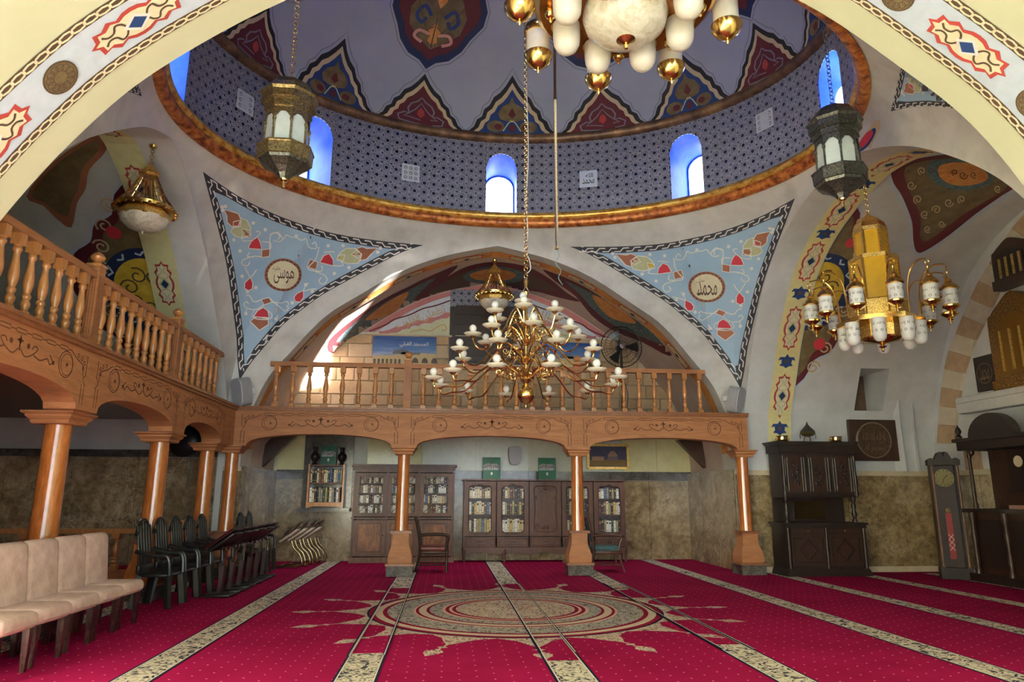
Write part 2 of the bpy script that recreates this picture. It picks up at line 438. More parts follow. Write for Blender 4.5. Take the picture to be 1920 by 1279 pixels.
def floral2(name, lo, hi, dk):
    m = N(name, 0.95); v = m.coord('Object'); a = m.noise(v, 20, 2, 0.5, 1.5)
    m.col(m.ramp(a, [(0.36, dk), (0.43, lo), (0.48, hi), (0.6, hi), (0.66, lo), (0.74, dk)])); return m.m
CARP_A = floral2('carpet_cream_scroll', S(150, 132, 126), S(206, 190, 170), S(120, 50, 66))
CARP_B = floral2('carpet_navy_scroll', S(118, 114, 116), S(180, 172, 160), S(40, 42, 66))
CARP_C = plain('carpet_tan', S(204, 184, 164), 0.95); CARP_N = plain('carpet_navy', S(34, 34, 58), 0.95); CARP_P = plain('carpet_pink_line', S(214, 172, 158), 0.95)
CARP_R = plain('carpet_crimson', S(128, 20, 50), 0.95); CARP_W = plain('carpet_white_line', S(224, 218, 206), 0.95)
def carpet_mat():
    m = N('crimson_carpet', 0.95); m.b.inputs['Specular IOR Level'].default_value = 0.05; v = m.coord('Object')
    base = m.ramp(m.noise(v, 0.9, 4), [(0.3, S(138, 14, 62)), (0.7, S(158, 20, 76))])
    fine = m.noise(v, 160, 2)
    base = m.mix(m.math('MULTIPLY', fine, 0.35), base, S(84, 4, 32))
    tot = None
    for ox, oy in ((0, 0), (0.5, 0.5)):
        sc = m.coord('Object', (1/0.30, 1/0.20, 0)); ad = m.n('ShaderNodeVectorMath', operation='ADD'); m.l(sc, ad.inputs[0]); ad.inputs[1].default_value = (ox, oy, 0)
        fr = m.n('ShaderNodeVectorMath', operation='FRACTION'); m.l(ad.outputs[0], fr.inputs[0])
        sb = m.n('ShaderNodeVectorMath', operation='SUBTRACT'); m.l(fr.outputs[0], sb.inputs[0]); sb.inputs[1].default_value = (0.5, 0.5, 0)
        ml = m.n('ShaderNodeVectorMath', operation='MULTIPLY'); m.l(sb.outputs[0], ml.inputs[0]); ml.inputs[1].default_value = (0.30, 0.20, 0)
        ln = m.n('ShaderNodeVectorMath', operation='LENGTH'); m.l(ml.outputs[0], ln.inputs[0])
        d = m.math('LESS_THAN', ln.outputs['Value'], 0.0085); tot = d if tot is None else m.math('MAXIMUM', tot, d)
    m.col(m.mix(tot, base, S(226, 160, 156))); m.bump(fine, 0.3, 0.004); return m.m
CARPET = carpet_mat()
for _m in (FLORAL, CARP_A, CARP_B, CARP_C, CARP_N, CARP_P, CARP_R, CARP_W): _m.node_tree.nodes['Principled BSDF'].inputs['Specular IOR Level'].default_value = 0.05
def tile_mat():
    m = N('patterned_tiles', 0.35); T = 0.19
    def cell(off):
        tc = m.n('ShaderNodeTexCoord'); mp = m.n('ShaderNodeMapping'); mp.inputs['Scale'].default_value = (1/T, 1/T, 1); mp.inputs['Location'].default_value = (off, off, 0)
        m.l(tc.outputs['UV'], mp.inputs[0]); fr = m.n('ShaderNodeVectorMath', operation='FRACTION'); m.l(mp.outputs[0], fr.inputs[0])
        sb = m.n('ShaderNodeVectorMath', operation='SUBTRACT'); m.l(fr.outputs[0], sb.inputs[0]); sb.inputs[1].default_value = (0.5, 0.5, 0)
        ln = m.n('ShaderNodeVectorMath', operation='LENGTH'); m.l(sb.outputs[0], ln.inputs[0]); return ln.outputs['Value']
    d = cell(0.0); d2 = cell(0.5)
    a = m.ramp(d, [(0.0, S(26, 32, 60)), (0.17, S(26, 32, 60)), (0.19, S(150, 154, 174)), (0.25, S(150, 154, 174)), (0.27, S(50, 55, 82)), (0.31, S(50, 55, 82)), (0.33, S(138, 140, 158))], 'CONSTANT')
    tc = m.n('ShaderNodeTexCoord'); nz = m.noise(tc.outputs['UV'], 22, 1, 0.4, 1.2)
    scroll = m.ramp(nz, [(0.44, S(140, 140, 156)), (0.5, S(56, 58, 82)), (0.56, S(148, 146, 160))])
    b = m.ramp(d2, [(0.0, S(70, 76, 108)), (0.1, S(70, 76, 108)), (0.12, S(150, 152, 170)), (0.2, S(150, 152, 170))], 'CONSTANT')
    base = m.mix(m.math('LESS_THAN', d, 0.32), scroll, a)
    m.col(m.mix(m.math('LESS_THAN', d2, 0.18), base, b)); return m.m
TILES = tile_mat()
# ------------------------------------------------------------------ shell profiles
def dens(pts): return crom(pts, 6)
HB = [(4.87, 3.2), (4.62, 3.8), (4.22, 4.33), (3.58, 5.09), (2.9, 5.58), (2.03, 6.14), (1.1, 6.52), (0, 6.78)]
_h = dens(HB)
BACK_UP = {-1: [(CX-d, z) for d, z in _h], 1: [(CX+d, z) for d, z in _h]}          # springing -> crown, (x, z)
SFR = [(4.06, 3.2), (3.78, 3.8), (3.29, 4.77), (2.65, 5.66), (1.89, 6.23), (0.92, 6.6), (0, 6.76)]
SNR = [(-4.12, 3.2), (-3.9, 4.0), (-3.54, 4.68), (-3.13, 5.19), (-2.57, 5.69), (-1.89, 6.18), (-1.11, 6.55), (-0.5, 6.71), (0, 6.76)]
SFL = [(4.1, 3.2), (3.78, 3.75), (3.38, 4.25), (2.65, 5.07), (2.06, 5.69), (1.3, 6.28), (0.74, 6.62), (0.25, 6.82), (0, 6.8)]
SNL = [(-4.1, 3.2), (-3.5, 4.0), (-2.9, 4.8), (-2.39, 5.36), (-1.81, 5.83), (-0.9, 6.44), (-0.4, 6.68), (0, 6.8)]
SIDE_R = {1: [(CYB+d, z) for d, z in dens(SFR)], -1: [(CYB+d, z) for d, z in dens(SNR)]}  # (y, z)
SIDE_L = {1: [(CYB+d, z) for d, z in dens(SFL)], -1: [(CYB+d, z) for d, z in dens(SNL)]}
NL = [(-3.9, 3.2), (-3.7, 3.67), (-3.23, 4.42), (-2.62, 5.13), (-1.56, 5.93), (-0.3, 6.55), (0.9, 6.82)]
NR = [(5.85, 3.2), (5.72, 3.8), (5.46, 4.41), (5.0, 5.06), (4.41, 5.58), (3.42, 6.28), (2.3, 6.68), (0.9, 6.82)]
NEAR_UP = {-1: dens(NL), 1: dens(NR)}
FOOT = 0.15
def full(up, widen):                                     # floor - springing - crown - springing - floor
    L, R_ = up[-1], up[1]
    a = [(L[0][0]-widen, 0), (L[0][0]-widen, 2.3), (L[0][0]-widen*0.6, 2.8)]
    b = [(R_[0][0]+widen*0.6, 2.8), (R_[0][0]+widen, 2.3), (R_[0][0]+widen, 0)]
    return a + L + list(reversed(R_))[1:] + b
PB, PSR, PSL, PN = full(BACK_UP, FOOT), full(SIDE_R, 0.1), full(SIDE_L, 0.1), full(NEAR_UP, 0.12)
def swell(prof, k, c, z0=0.0):                           # the same curve a little larger
    return [(c+(p-c)*k, z0+(z-z0)*(k if z > 2.9 else 1)) for p, z in prof]
def vault(name, prof, ax, t0, t1, mt, label, rows=2):
    g = G()
    mk = (lambda p, t: (p[0], t, p[1])) if ax == 'y' else (lambda p, t: (t, p[0], p[1]))
    g.grid([[mk(p, t0+(t1-t0)*i/(rows-1)) for p in prof] for i in range(rows)])
    return struct(g.build(name, mt, fixn=False), label), g
SOFF = 0.72
PB2, PSR2, PSL2, PN2 = swell(PB, 1.012, CX), swell(PSR, 1.012, CYB), swell(PSL, 1.012, CYB), swell(PN, 1.03, 0.95)
o_sb, g_sb = vault('arch_back', PB, 'y', YB, YB+SOFF, PLASTER, 'broad plastered arch over the rear gallery')
o_vb, g_vb = vault('ceiling_back', PB2, 'y', YB+SOFF, YW, mottle('rear_vault_plaster', [(0.3, S(190, 170, 160)), (0.7, S(206, 188, 178))], 2, 0.7), 'vault above the rear gallery')
o_sr, g_sr = vault('arch_right', PSR, 'x', XR, XR+1.05, PLASTER_SIDE, 'arch towards the bay with the clocks')
o_vr, g_vr = vault('ceiling_right', PSR2, 'x', XR+1.05, XE, PLASTER_SIDE, 'plastered vault over the bay with the clocks')
# the vault foot has a real window recess: faces left out, a deep box behind them
ri = [i for i, p in enumerate(PSR2) if p[0] > CYB and 3.25 <= p[1] <= 4.3]
bpy.data.objects.remove(o_vr); RXA, RXB = 8.66, 9.30; tx = [XR+1.05, RXA, RXB, XE]; n_ = len(PSR2); g_vr = G()
g_vr.add([(t, p[0], p[1]) for t in tx for p in PSR2], [(i*n_+k, i*n_+k+1, (i+1)*n_+k+1, (i+1)*n_+k) for i in range(3) for k in range(n_-1) if not (i == 1 and min(ri) <= k < max(ri))])
o_vr = struct(g_vr.build('ceiling_right', PLASTER_SIDE, fixn=False), 'plastered vault over the bay with the clocks')
YK = 14.75; edge = [PSR2[i] for i in range(min(ri), max(ri)+1)]; g = G()
for X_ in (RXA, RXB): g.add([(X_, p[0], p[1]) for p in edge]+[(X_, YK, edge[-1][1]), (X_, YK, edge[0][1])], [tuple(range(len(edge)+2))])
for p in (edge[0], edge[-1]): g.add([(RXA, p[0], p[1]), (RXB, p[0], p[1]), (RXB, YK, p[1]), (RXA, YK, p[1])], [(0, 1, 2, 3)])
g.build('recess_reveal', PLASTER_SIDE, o_vr, smooth=False, fixn=False)
G().box(RXA-0.02, RXB+0.02, YK, YK+0.03, edge[-1][1]-0.02, edge[0][1]+0.02).build('recess_shutter', woodm('recess_wood', S(92, 72, 54), S(108, 86, 64), S(122, 98, 74)), o_vr, smooth=False)
o_sl, g_sl = vault('arch_left', PSL, 'x', XL, XL-1.05, PLASTER_SIDE, 'arch above the side gallery')
o_vl, g_vl = vault('ceiling_left', PSL2, 'x', XL-1.05, XW, PLASTER_SIDE, 'plastered vault above the side gallery')
o_sn, g_sn = vault('arch_near', PN, 'y', YN, 4.1, CREAM, 'broad cream arch between the domed bay and the entrance bay')
o_vn, g_vn = vault('ceiling_near', PN2, 'y', 4.1, -6.0, CREAM, 'cream vault of the entrance bay')
for nm, pa, pb, ax, t in (('trim_1', PB, PB2, 'y', YB+SOFF), ('trim_2', PSR, PSR2, 'x', XR+1.05), ('trim_3', PSL, PSL2, 'x', XL-1.05), ('trim_4', PN, PN2, 'y', 4.1)):
    g = G(); mk = (lambda p: (p[0], t, p[1])) if ax == 'y' else (lambda p: (t, p[0], p[1]))
    g.grid([[mk(p) for p in pa], [mk(p) for p in pb]]); struct(g.build(nm, PLASTER_SIDE if nm != 'trim_4' else CREAM, fixn=False), 'edge of the arch')

# floor
g = G(); g.grid([[(XW-0.2, -6.2, 0), (XE+0.2, -6.2, 0)], [(XW-0.2, 4.0, 0), (XE+0.2, 4.0, 0)]])
struct(g.build('floor_entrance_added', mottle('entrance_neutral_grey', [(0.3, S(138, 134, 124)), (0.7, S(156, 152, 142))], 2, 0.6), smooth=False), 'neutral grey floor added in the unseen entrance bay')  # added out of view: grey instead of carpet, keeps red bounce off the arch
g = G(); g.grid([[(XW-0.2, 4.0, 0), (XE+0.2, 4.0, 0)], [(XW-0.2, YW+0.1, 0), (XE+0.2, YW+0.1, 0)]])
FLOOR = struct(g.build('floor', CARPET, smooth=False), 'crimson prayer carpet with patterned stripes')

# pendentives
def ringpt(az, z, off=0.0): return (RC[0]+(RA+off)*math.sin(az), RC[1]+(RB+off)*math.cos(az), z)
PEND = {}
def pendentive(key, name, side_half, xs, other_half, yo):
    bot = [(xs, y, z) for y, z in reversed(side_half)] + [(x, yo, z) for x, z in other_half]
    azs = [math.atan2((p[0]-RC[0])/RA, (p[1]-RC[1])/RB) for p in bot]
    for i in range(1, len(azs)):
        while azs[i]-azs[i-1] > PI: azs[i] -= 2*PI
        while azs[i]-azs[i-1] < -PI: azs[i] += 2*PI
    azs[0] = (-PI/2 if xs < 0 else PI/2) if abs(azs[0]) < 2.2 else azs[0]
    end = 0.0 if yo > RC[1] else (PI if azs[-1] > 0 else -PI)
    azs[-1] = end
    rows = []; n = 44
    for i in range(n+1):
        u = i/n; w = u**1.9; row = []
        for p, a in zip(bot, azs):
            q = ringpt(a, ZR)
            row.append((p[0]+(q[0]-p[0])*w, p[1]+(q[1]-p[1])*w, p[2]+(ZR-p[2])*u))
        rows.append(row)
    g = G(); g.grid(rows); o = struct(g.build(name, PLASTER, fixn=False), 'curved plaster pendentive under the dome')
    PEND[key] = (o, BVHTree.FromPolygons([Vector(v) for v in g.v], g.f))
pendentive('BL', 'wall_back_left', SIDE_L[1], XL, BACK_UP[-1], YB)
pendentive('BR', 'wall_back_right', SIDE_R[1], XR, BACK_UP[1], YB)
pendentive('NL', 'wall_near_left', SIDE_L[-1], XL, NEAR_UP[-1], YN)
pendentive('NR', 'wall_near_right', SIDE_R[-1], XR, NEAR_UP[1], YN)
# corner piers below the springing
for nm, x0, y0, po, ps in (('wall_pier_1', XL, YB, PB[:4], PSL[-4:][::-1]), ('wall_pier_2', XR, YB, PB[-4:][::-1], PSR[-4:][::-1]),
                           ('wall_pier_3', XL, YN, PN[:4], PSL[:4]), ('wall_pier_4', XR, YN, PN[-4:][::-1], PSR[:4])):
    g = G(); g.grid([[(po[i][0], y0, po[i][1]), (x0, y0, po[i][1]), (x0, ps[i][0], ps[i][1])] for i in range(4)])
    g.add([(po[3][0], y0, 3.2), (x0, y0, 3.2), (x0, ps[3][0], 3.2)], [(0, 1, 2)])
    struct(g.build(nm, PLASTER, fixn=False), 'corner pier of the domed bay')

# drum with eight windows
NW, SILL, SPR, HWD = 8, 7.36, 8.38, 0.33
def speed(az): return math.hypot(RA*math.cos(az), RB*math.sin(az))
Z0D, Z1D = ZR, 9.05
cols = []                                                # (az, window index or None, t)
for k in range(NW):
    a = math.radians(45*k+0.6); da = HWD/speed(a)
    cols += [(a-da+2*da*i/10, k, -1+2*i/10) for i in range(11)]
    a2 = math.radians(45*(k+1)+0.6); da2 = HWD/speed(a2); lo, hi = a+da, a2-da2
    cols += [(lo+(hi-lo)*i/10, None, 0) for i in range(1, 10)]
gd = G(); uvs = []; s_acc = 0.0
def dq(a, b, ua, ub, za0, za1, zb0, zb1):
    n = len(gd.v)
    gd.v += [ringpt(a, za0), ringpt(b, zb0), ringpt(b, zb1), ringpt(a, za1)]; gd.f.append((n, n+1, n+2, n+3))
    uvs.extend([(ua, za0), (ub, zb0), (ub, zb1), (ua, za1)])
def wtop(t): return SPR + 0.34*math.sqrt(max(0, 1-t*t))
for i, (a, k, t) in enumerate(cols):
    b, k2, t2 = cols[(i+1) % len(cols)]
    if b < a: b += 2*PI
    u2 = s_acc + (b-a)*speed((a+b)/2)
    if k is not None and k2 == k:
        dq(a, b, s_acc, u2, Z0D, SILL, Z0D, SILL); dq(a, b, s_acc, u2, wtop(t), Z1D, wtop(t2), Z1D)
    else: dq(a, b, s_acc, u2, Z0D, Z1D, Z0D, Z1D)
    s_acc = u2
DRUM = gd.build('wall_drum', TILES, smooth=False, fixn=False); struct(DRUM, 'drum of the dome covered in small blue and white tiles')
uvl = DRUM.data.uv_layers.new(name='uv'); 
for li, lp in enumerate(DRUM.data.loops): uvl.data[li].uv = uvs[lp.vertex_index]
for k in range(NW):
    a = math.radians(45*k+0.6); da = HWD/speed(a)
    outl = [(-1, SILL), (-1, SPR)] + [(-math.cos(PI*j/12), SPR+0.34*math.sin(PI*j/12)) for j in range(1, 12)] + [(1, SPR), (1, SILL)]
    def ring(sc, zs, off): return [ringpt(a+t*da*sc, SILL+0.0+(z-SILL)*zs, off) for t, z in outl]
    g = G(); A, B, C_ = ring(1, 1, 0), ring(0.9, 0.9, 0.8), ring(0.86, 0.89, 0.8)
    A.append(A[0]); B.append(B[0]); C_.append(C_[0])
    g.grid([A, B, C_])
    w = struct(g.build('window_%d' % (k+1), WINBLUE, fixn=False), 'arched drum window with blue painted reveal')
    gp = G(); gp.add(C_[:-1], [tuple(range(len(C_)-1))]); gp.build('pane', PANE, w, smooth=False)
    gm = G(); gm.tube(C_[:-1], 0.02, 6, closed=True); gm.build('window_frame', plain('window_frame_blue_%d' % k, S(36, 84, 170), 0.4), w)
    mid = ringpt(a, 8.0, 0.9); inn = ringpt(a, 8.0, 0)
    area('drum_window_daylight_%d%s' % (k+1, '_offscreen' if k in (3, 4, 5) else ''), mid, inn, 0.9, 1.5, 0.1, portal=True)
# wall tiles between the windows, each its own piece
TILE = G().box(-0.5, 0.5, -0.5, 0.5, 0, 1).mesh('tile', TILES, False)
_uv = TILE.uv_layers.new(name='uv')
for li, lp in enumerate(TILE.loops):
    co = TILE.vertices[lp.vertex_index].co; _uv.data[li].uv = ((co.x+0.5)*0.38, co.z*0.38)
for k in range(NW):
    a = math.radians(45*k+0.6); a2 = math.radians(45*(k+1)+0.6); lo, hi = a+HWD/speed(a)+0.004, a2-HWD/speed(a2)-0.004
    L = sum((hi-lo)/20*speed(lo+(hi-lo)*(i+0.5)/20) for i in range(20)); n = max(1, round(L/0.39))
    edges = [lo]; acc = 0.0; N_ = 200
    for i in range(N_):
        acc += (hi-lo)/N_*speed(lo+(hi-lo)*(i+0.5)/N_)
        while acc >= L*len(edges)/n-1e-9 and len(edges) < n: edges.append(lo+(hi-lo)*(i+1)/N_)
    edges.append(hi)
    for e0, e1 in zip(edges, edges[1:]):
        p, q = Vector(ringpt(e0, 0)), Vector(ringpt(e1, 0)); c = (p+q)/2; d = q-p
        for r in range(4):
            inst('tile', TILE, DRUM, (c.x, c.y, SILL+0.002+0.402*r), (0, 0, math.atan2(d.y, d.x)), (d.length-0.006, 0.03, 0.397))
# mouldings round the drum
def ringsweep(name, prof, mt, label, n=120):
    g = G()
    rows = [[ringpt(2*PI*k/n, z, off) for off, z in prof] for k in range(n+1)]
    g.grid(rows); return struct(g.build(name, mt, fixn=False, ang=1.2), label)
ringsweep('trim_5', [(0.03, ZR-0.05), (-0.05, ZR-0.06), (-0.11, ZR-0.02), (-0.13, ZR+0.05), (-0.11, ZR+0.1)], REDRIM, 'russet lower moulding below the drum')
ringsweep('trim_6', [(-0.11, ZR+0.1), (-0.15, ZR+0.13), (-0.16, ZR+0.18), (-0.12, ZR+0.24), (-0.03, ZR+0.27), (0.03, ZR+0.27)], GOLDRIM, 'gilded moulding below the drum tiles')
ringsweep('trim_7', [(0.03, 8.97), (-0.06, 8.98), (-0.12, 9.03), (-0.13, 9.1), (-0.09, 9.17), (-0.02, 9.2)], BROWNRIM, 'brown cornice between drum and dome')
# dome
DA, DB, DH, DZ = 5.12, 3.9, 3.6, 9.1
def domept(az, ph, inset=0.0):
    c, s = math.cos(ph), math.sin(ph)
    return Vector((RC[0]+(DA-inset)*c*math.sin(az), RC[1]+(DB-inset)*c*math.cos(az), DZ+(DH-inset)*s))
g = G(); g.grid([[domept(2*PI*k/96, PI/2*i/24) for k in range(97)] for i in range(25)])
DOME = struct(g.build('ceiling_dome', LILAC, fixn=False), 'lilac grey dome painted with a ring of pointed petals')

# end walls (north side of the rear bay, east, west) and the wall with windows behind the entrance bay
g = G(); g.add([(CX-6, YW, 0), (CX+6, YW, 0), (CX+6, YW, 7.4), (CX-6, YW, 7.4)], [(0, 1, 2, 3)])
WALLB = struct(g.build('wall_back', mottle('rear_wall_plaster', [(0.3, S(196, 200, 184)), (0.7, S(216, 218, 204))], 2, 0.5), smooth=False, fixn=False), 'end wall behind the rear gallery')
g = G(); g.add([(XE, YN-1, 0), (XE, YB+1, 0), (XE, YB+1, 7.4), (XE, YN-1, 7.4)], [(0, 1, 2, 3)])
WALLE = struct(g.build('wall_right', PLASTER_SIDE, smooth=False, fixn=False), 'end wall of the bay with the clocks')
g = G(); g.add([(XW, YN-1, 0), (XW, YB+1, 0), (XW, YB+1, 7.4), (XW, YN-1, 7.4)], [(0, 1, 2, 3)])
WALLW = struct(g.build('wall_left', PLASTER_SIDE, smooth=False, fixn=False), 'end wall beyond the side gallery')
g = G()
xs = [-5, -3.5, -0.9, -0.3, 2.3, 2.9, 5.5, 7]
for i in range(0, 8, 2): g.box(xs[i], xs[i+1], -6.2, -6.0, 0, 7.6)
for i in range(1, 7, 2): g.box(xs[i], xs[i+1], -6.2, -6.0, 0, 0.7); g.box(xs[i], xs[i+1], -6.2, -6.0, 5.2, 7.6)
struct(g.build('wall_near', CREAM, smooth=False), 'wall with three tall windows behind the entrance bay')
for i in range(1, 7, 2):
    c = (xs[i]+xs[i+1])/2
    area('entrance_window_daylight_%d_offscreen' % i, (c, -6.05, 2.95), (c, 0, 2.95), 2.6, 4.5, 0.1, portal=True)
BVH = {k: BVHTree.FromPolygons([Vector(v) for v in gg.v], gg.f) for k, gg in (('sb', g_sb), ('vb', g_vb), ('sr', g_sr), ('vr', g_vr), ('sl', g_sl), ('vl', g_vl), ('sn', g_sn))}
for k in PEND: BVH[k] = PEND[k][1]
def ray(key):                                            # lays traced outlines on a curved surface
    t = BVH[key]
    def f(x, y):
        d = pix(x, y); h = t.ray_cast(EYE, d)
        if h[0] is None: return None
        n = h[1]
        if n.dot(d) > 0: n = -n
        return h[0], n
    return f
# ------------------------------------------------------------------ painted decoration on the shell
# --- pendentive panels
def z5(pts): return [(x/3.996+380, y/3.996+300) for x, y in pts]
TOP = [(380, 322), (430, 357.5), (480, 386), (530, 408), (580, 425), (630, 439), (705, 451), (794, 460)]
DIA = [(794, 460), (755, 473), (705, 498), (655, 525), (605, 553), (568, 580), (530, 610), (493, 654), (470, 682), (449, 714)]
LFT = [(449, 714), (445, 674), (443, 632), (439, 600), (432.5, 550), (425, 500), (415, 455), (397.5, 388), (380, 322)]
def inset(path, d, sgn):
    P = [Vector(p) for p in path]; out = []
    for i in range(len(P)):
        t = (P[min(i+1, len(P)-1)]-P[max(i-1, 0)]).normalized(); out.append(tuple(P[i]+Vector((-t.y, t.x))*d*sgn))
    return out
def polyat(path, n):                                      # resample by length
    P = [Vector(p) for p in path]; L = [0]
    for a, b in zip(P, P[1:]): L.append(L[-1]+(b-a).length)
    out = []
    for k in range(n+1):
        s = L[-1]*k/n; i = 0
        while i < len(P)-2 and L[i+1] < s: i += 1
        u = (s-L[i])/max(1e-9, L[i+1]-L[i]); out.append(tuple(P[i]+(P[i+1]-P[i])*u))
    return out, L[-1]
IA, IB, IC = (397, 358), (752, 466), (459, 688)
def inner(path, a, b): 
    q = inset(polyat(path, 14)[0], 13, 1)
    return [a]+q[2:-2]+[b]
INN = inner(TOP, IA, IB)[:-1] + inner(DIA, IB, IC)[:-1] + inner(LFT, IC, IA)[:-1]
OUT = crom(TOP, 3)[:-1] + crom(DIA, 3)[:-1] + crom(LFT, 3)[:-1]
def meander(path):
    _, L = polyat(path, 2); n = max(4, int(L/22)); q, _ = polyat(path, n*4); res = []
    lo, hi = inset(q, 3.2, 1), inset(q, 9.8, 1)
    for k in range(1, n-1):
        i = k*4; res += stroke([lo[i], lo[i+2], hi[i+3], hi[i+5 if i+5 < len(hi) else -1]], 2.2)
        res += stroke([hi[i-1], hi[i]], 2.0)
    return res
def curl(c, r, a0, turns, w, n=16):                        # spiral
    pts = [(c[0]+r*(1-0.75*k/n)*math.cos(a0+turns*2*PI*k/n), c[1]+r*(1-0.75*k/n)*math.sin(a0+turns*2*PI*k/n)) for k in range(n+1)]
    return pts
FL = {'brown': [], 'red': [], 'sage': [], 'ochre': []}; WH = []
def filled(kind, pts, w=1.9):
    p = z5(pts); FL[kind].append(p); WH.extend(stroke(p, w, closed=True))
def line(pts, w=2.0, n=5): WH.extend(stroke(z5(crom(pts, n)), w))
filled('brown', [(158, 370), (215, 385), (262, 400), (282, 445), (262, 492), (215, 500), (178, 465), (176, 420)])
filled('red', [(225, 462), (270, 450), (278, 492), (222, 494)])
filled('sage', [(285, 430), (330, 455), (356, 505), (350, 565), (290, 582), (235, 568), (203, 535), (222, 505), (278, 500)])
filled('brown', [(290, 515), (355, 527), (356, 580), (293, 575)])
filled('red', [(340, 645), (365, 600), (405, 575), (428, 615), (437, 668), (345, 662)])
filled('brown', [(440, 672), (502, 664), (496, 722), (438, 728)])
filled('sage', [(1003, 745), (1030, 690), (1075, 660), (1140, 662), (1190, 705), (1168, 772), (1085, 778)])
filled('ochre', [(1012, 712), (1066, 708), (1050, 756), (1004, 750)])
filled('red', [(1115, 706), (1150, 670), (1192, 705), (1160, 736)])
filled('brown', [(1150, 664), (1195, 648), (1228, 662), (1306, 660), (1262, 706), (1225, 745), (1180, 752), (1190, 706)])
filled('red', [(878, 758), (905, 715), (945, 700), (976, 745), (975, 792), (884, 770)])
filled('brown', [(802, 742), (860, 765), (846, 822), (780, 800)])
filled('red', [(352, 880), (372, 920), (368, 965), (338, 978), (308, 960), (310, 918)])
filled('red', [(752, 980), (754, 1030), (730, 1066), (692, 1062), (682, 1028), (706, 998)])
filled('brown', [(440, 1046), (497, 1030), (516, 1066), (460, 1086)])
filled('red', [(384, 1168), (412, 1128), (455, 1105), (488, 1130), (496, 1182), (400, 1178)])
filled('brown', [(398, 1176), (490, 1190), (492, 1235), (425, 1277), (356, 1210)])
for p in ([(440, 610), (505, 620), (500, 670), (505, 560), (545, 545), (575, 570), (560, 595)], [(500, 560), (560, 540), (600, 590), (625, 560), (660, 575), (700, 580)],
          [(700, 580), (740, 600), (775, 590), (790, 650), (850, 660), (840, 615), (815, 630)], [(440, 725), (380, 720), (300, 745), (290, 780), (330, 790), (350, 760)],
          [(350, 690), (330, 720), (380, 725)], [(600, 590), (570, 610), (530, 600)], [(375, 600), (295, 605), (290, 560)], [(385, 590), (430, 545), (395, 530)],
          [(870, 650), (845, 740), (785, 810), (830, 830), (905, 860), (930, 900), (900, 930), (870, 910), (885, 880)], [(975, 790), (1050, 790), (1020, 740)], [(905, 690), (960, 685), (985, 690)],
          [(845, 830), (890, 830), (890, 790)], [(350, 880), (330, 840), (310, 800)], [(352, 880), (380, 850), (400, 820)], [(752, 980), (770, 940), (790, 920)], [(752, 985), (800, 970), (850, 965)],
          [(440, 1050), (380, 1060), (350, 1020), (320, 1010)], [(460, 1085), (400, 1120), (330, 1110), (305, 1080), (325, 1060), (340, 1080)], [(497, 1032), (550, 1080), (610, 1130), (640, 1110), (625, 1090)],
          [(516, 1066), (580, 1070), (630, 1060), (640, 1085)], [(490, 1130), (520, 1165), (490, 1195), (400, 1190), (370, 1160), (385, 1130)], [(545, 1190), (560, 1160)], [(320, 1150), (325, 1115)]):
    line(p)
for c in ((140, 350), (165, 345), (145, 375), (375, 470), (228, 597), (465, 520), (275, 680), (938, 640), (1050, 640), (1330, 660), (1310, 690), (1095, 805), (985, 850), (395, 955), (330, 985), (290, 870), (670, 1070), (770, 935), (545, 1190), (320, 1150), (700, 570), (820, 985)):
    WH.append(z5(disc(c, 14, 8))[0:8])
def tri3(src, dst):                                       # affine map through three corners
    (x0, y0), (x1, y1), (x2, y2) = src; d = (x1-x0)*(y2-y0)-(x2-x0)*(y1-y0)
    def M(p):
        a = ((p[0]-x0)*(y2-y0)-(x2-x0)*(p[1]-y0))/d; b = ((x1-x0)*(p[1]-y0)-(p[0]-x0)*(y1-y0))/d
        return tuple(dst[0][i]+a*(dst[1][i]-dst[0][i])+b*(dst[2][i]-dst[0][i]) for i in (0, 1))
    return M
C3 = [(380, 322), (794, 460), (449, 714)]
RTOP = [(1491, 372), (1069, 463), (1389, 730)]
def panel(key, M, name=None, full_=True):
    par = PEND[key][0]; pr = ray(key)
    decal('panel_border', tf([OUT], M), pr, CHARC, par, 9, 0.006)
    decal('panel_field', tf([INN], M), pr, SKYB, par, 9, 0.012)
    decal('meander_line', tf(meander(TOP)+meander(DIA)+meander(LFT), M), pr, WHITEP, par, None, 0.020)
    for k, mt in (('brown', BROWNP), ('red', REDP), ('sage', SAGE), ('ochre', OCHRE)):
        decal('painted_bud', tf(FL[k], M), pr, mt, par, 9, 0.018)
    decal('painted_scrollwork', tf(WH, M), pr, WHITEP, par, 9, 0.024)
    if not name: return
    c = z5([(600, 860)])[0]
    decal('roundel_rim', tf([disc(c, 35, 32, 31)], M), pr, BROWNP, par, 9, 0.024)
    tr = []
    for k in range(24):
        a = 2*PI*k/24; b = a+0.11; d = a-0.11
        tr.append([(c[0]+33*math.cos(b), c[1]+29.5*math.sin(b)), (c[0]+33*math.cos(d), c[1]+29.5*math.sin(d)), (c[0]+29*math.cos(a), c[1]+26*math.sin(a))])
    decal('roundel_teeth', tf(tr, M), pr, DBROWN, par, None, 0.034)
    decal('roundel_face', tf([disc(c, 29, 32, 26)], M), pr, CREAMP, par, 9, 0.029)
    mc = M(c)
    tx = [text2d(name, mc[0]+1, mc[1]+3, 36, 26, 0.0, True), text2d('عليه' if name == 'موسى' else 'صلى', mc[0]-12, mc[1]-12, 15, 8, 0, True)]
    decal('roundel_lettering', tx, pr, DBROWN, par, None, 0.036)
panel('BL', lambda p: p, 'موسى')
panel('BR', tri3(C3, RTOP), 'محمد')
panel('NR', tri3(C3, [(1671, 209), (1960, 262), (1706, -60)]))
panel('NL', tri3(C3, [(265, 181), (20, 200), (235, -60)]))
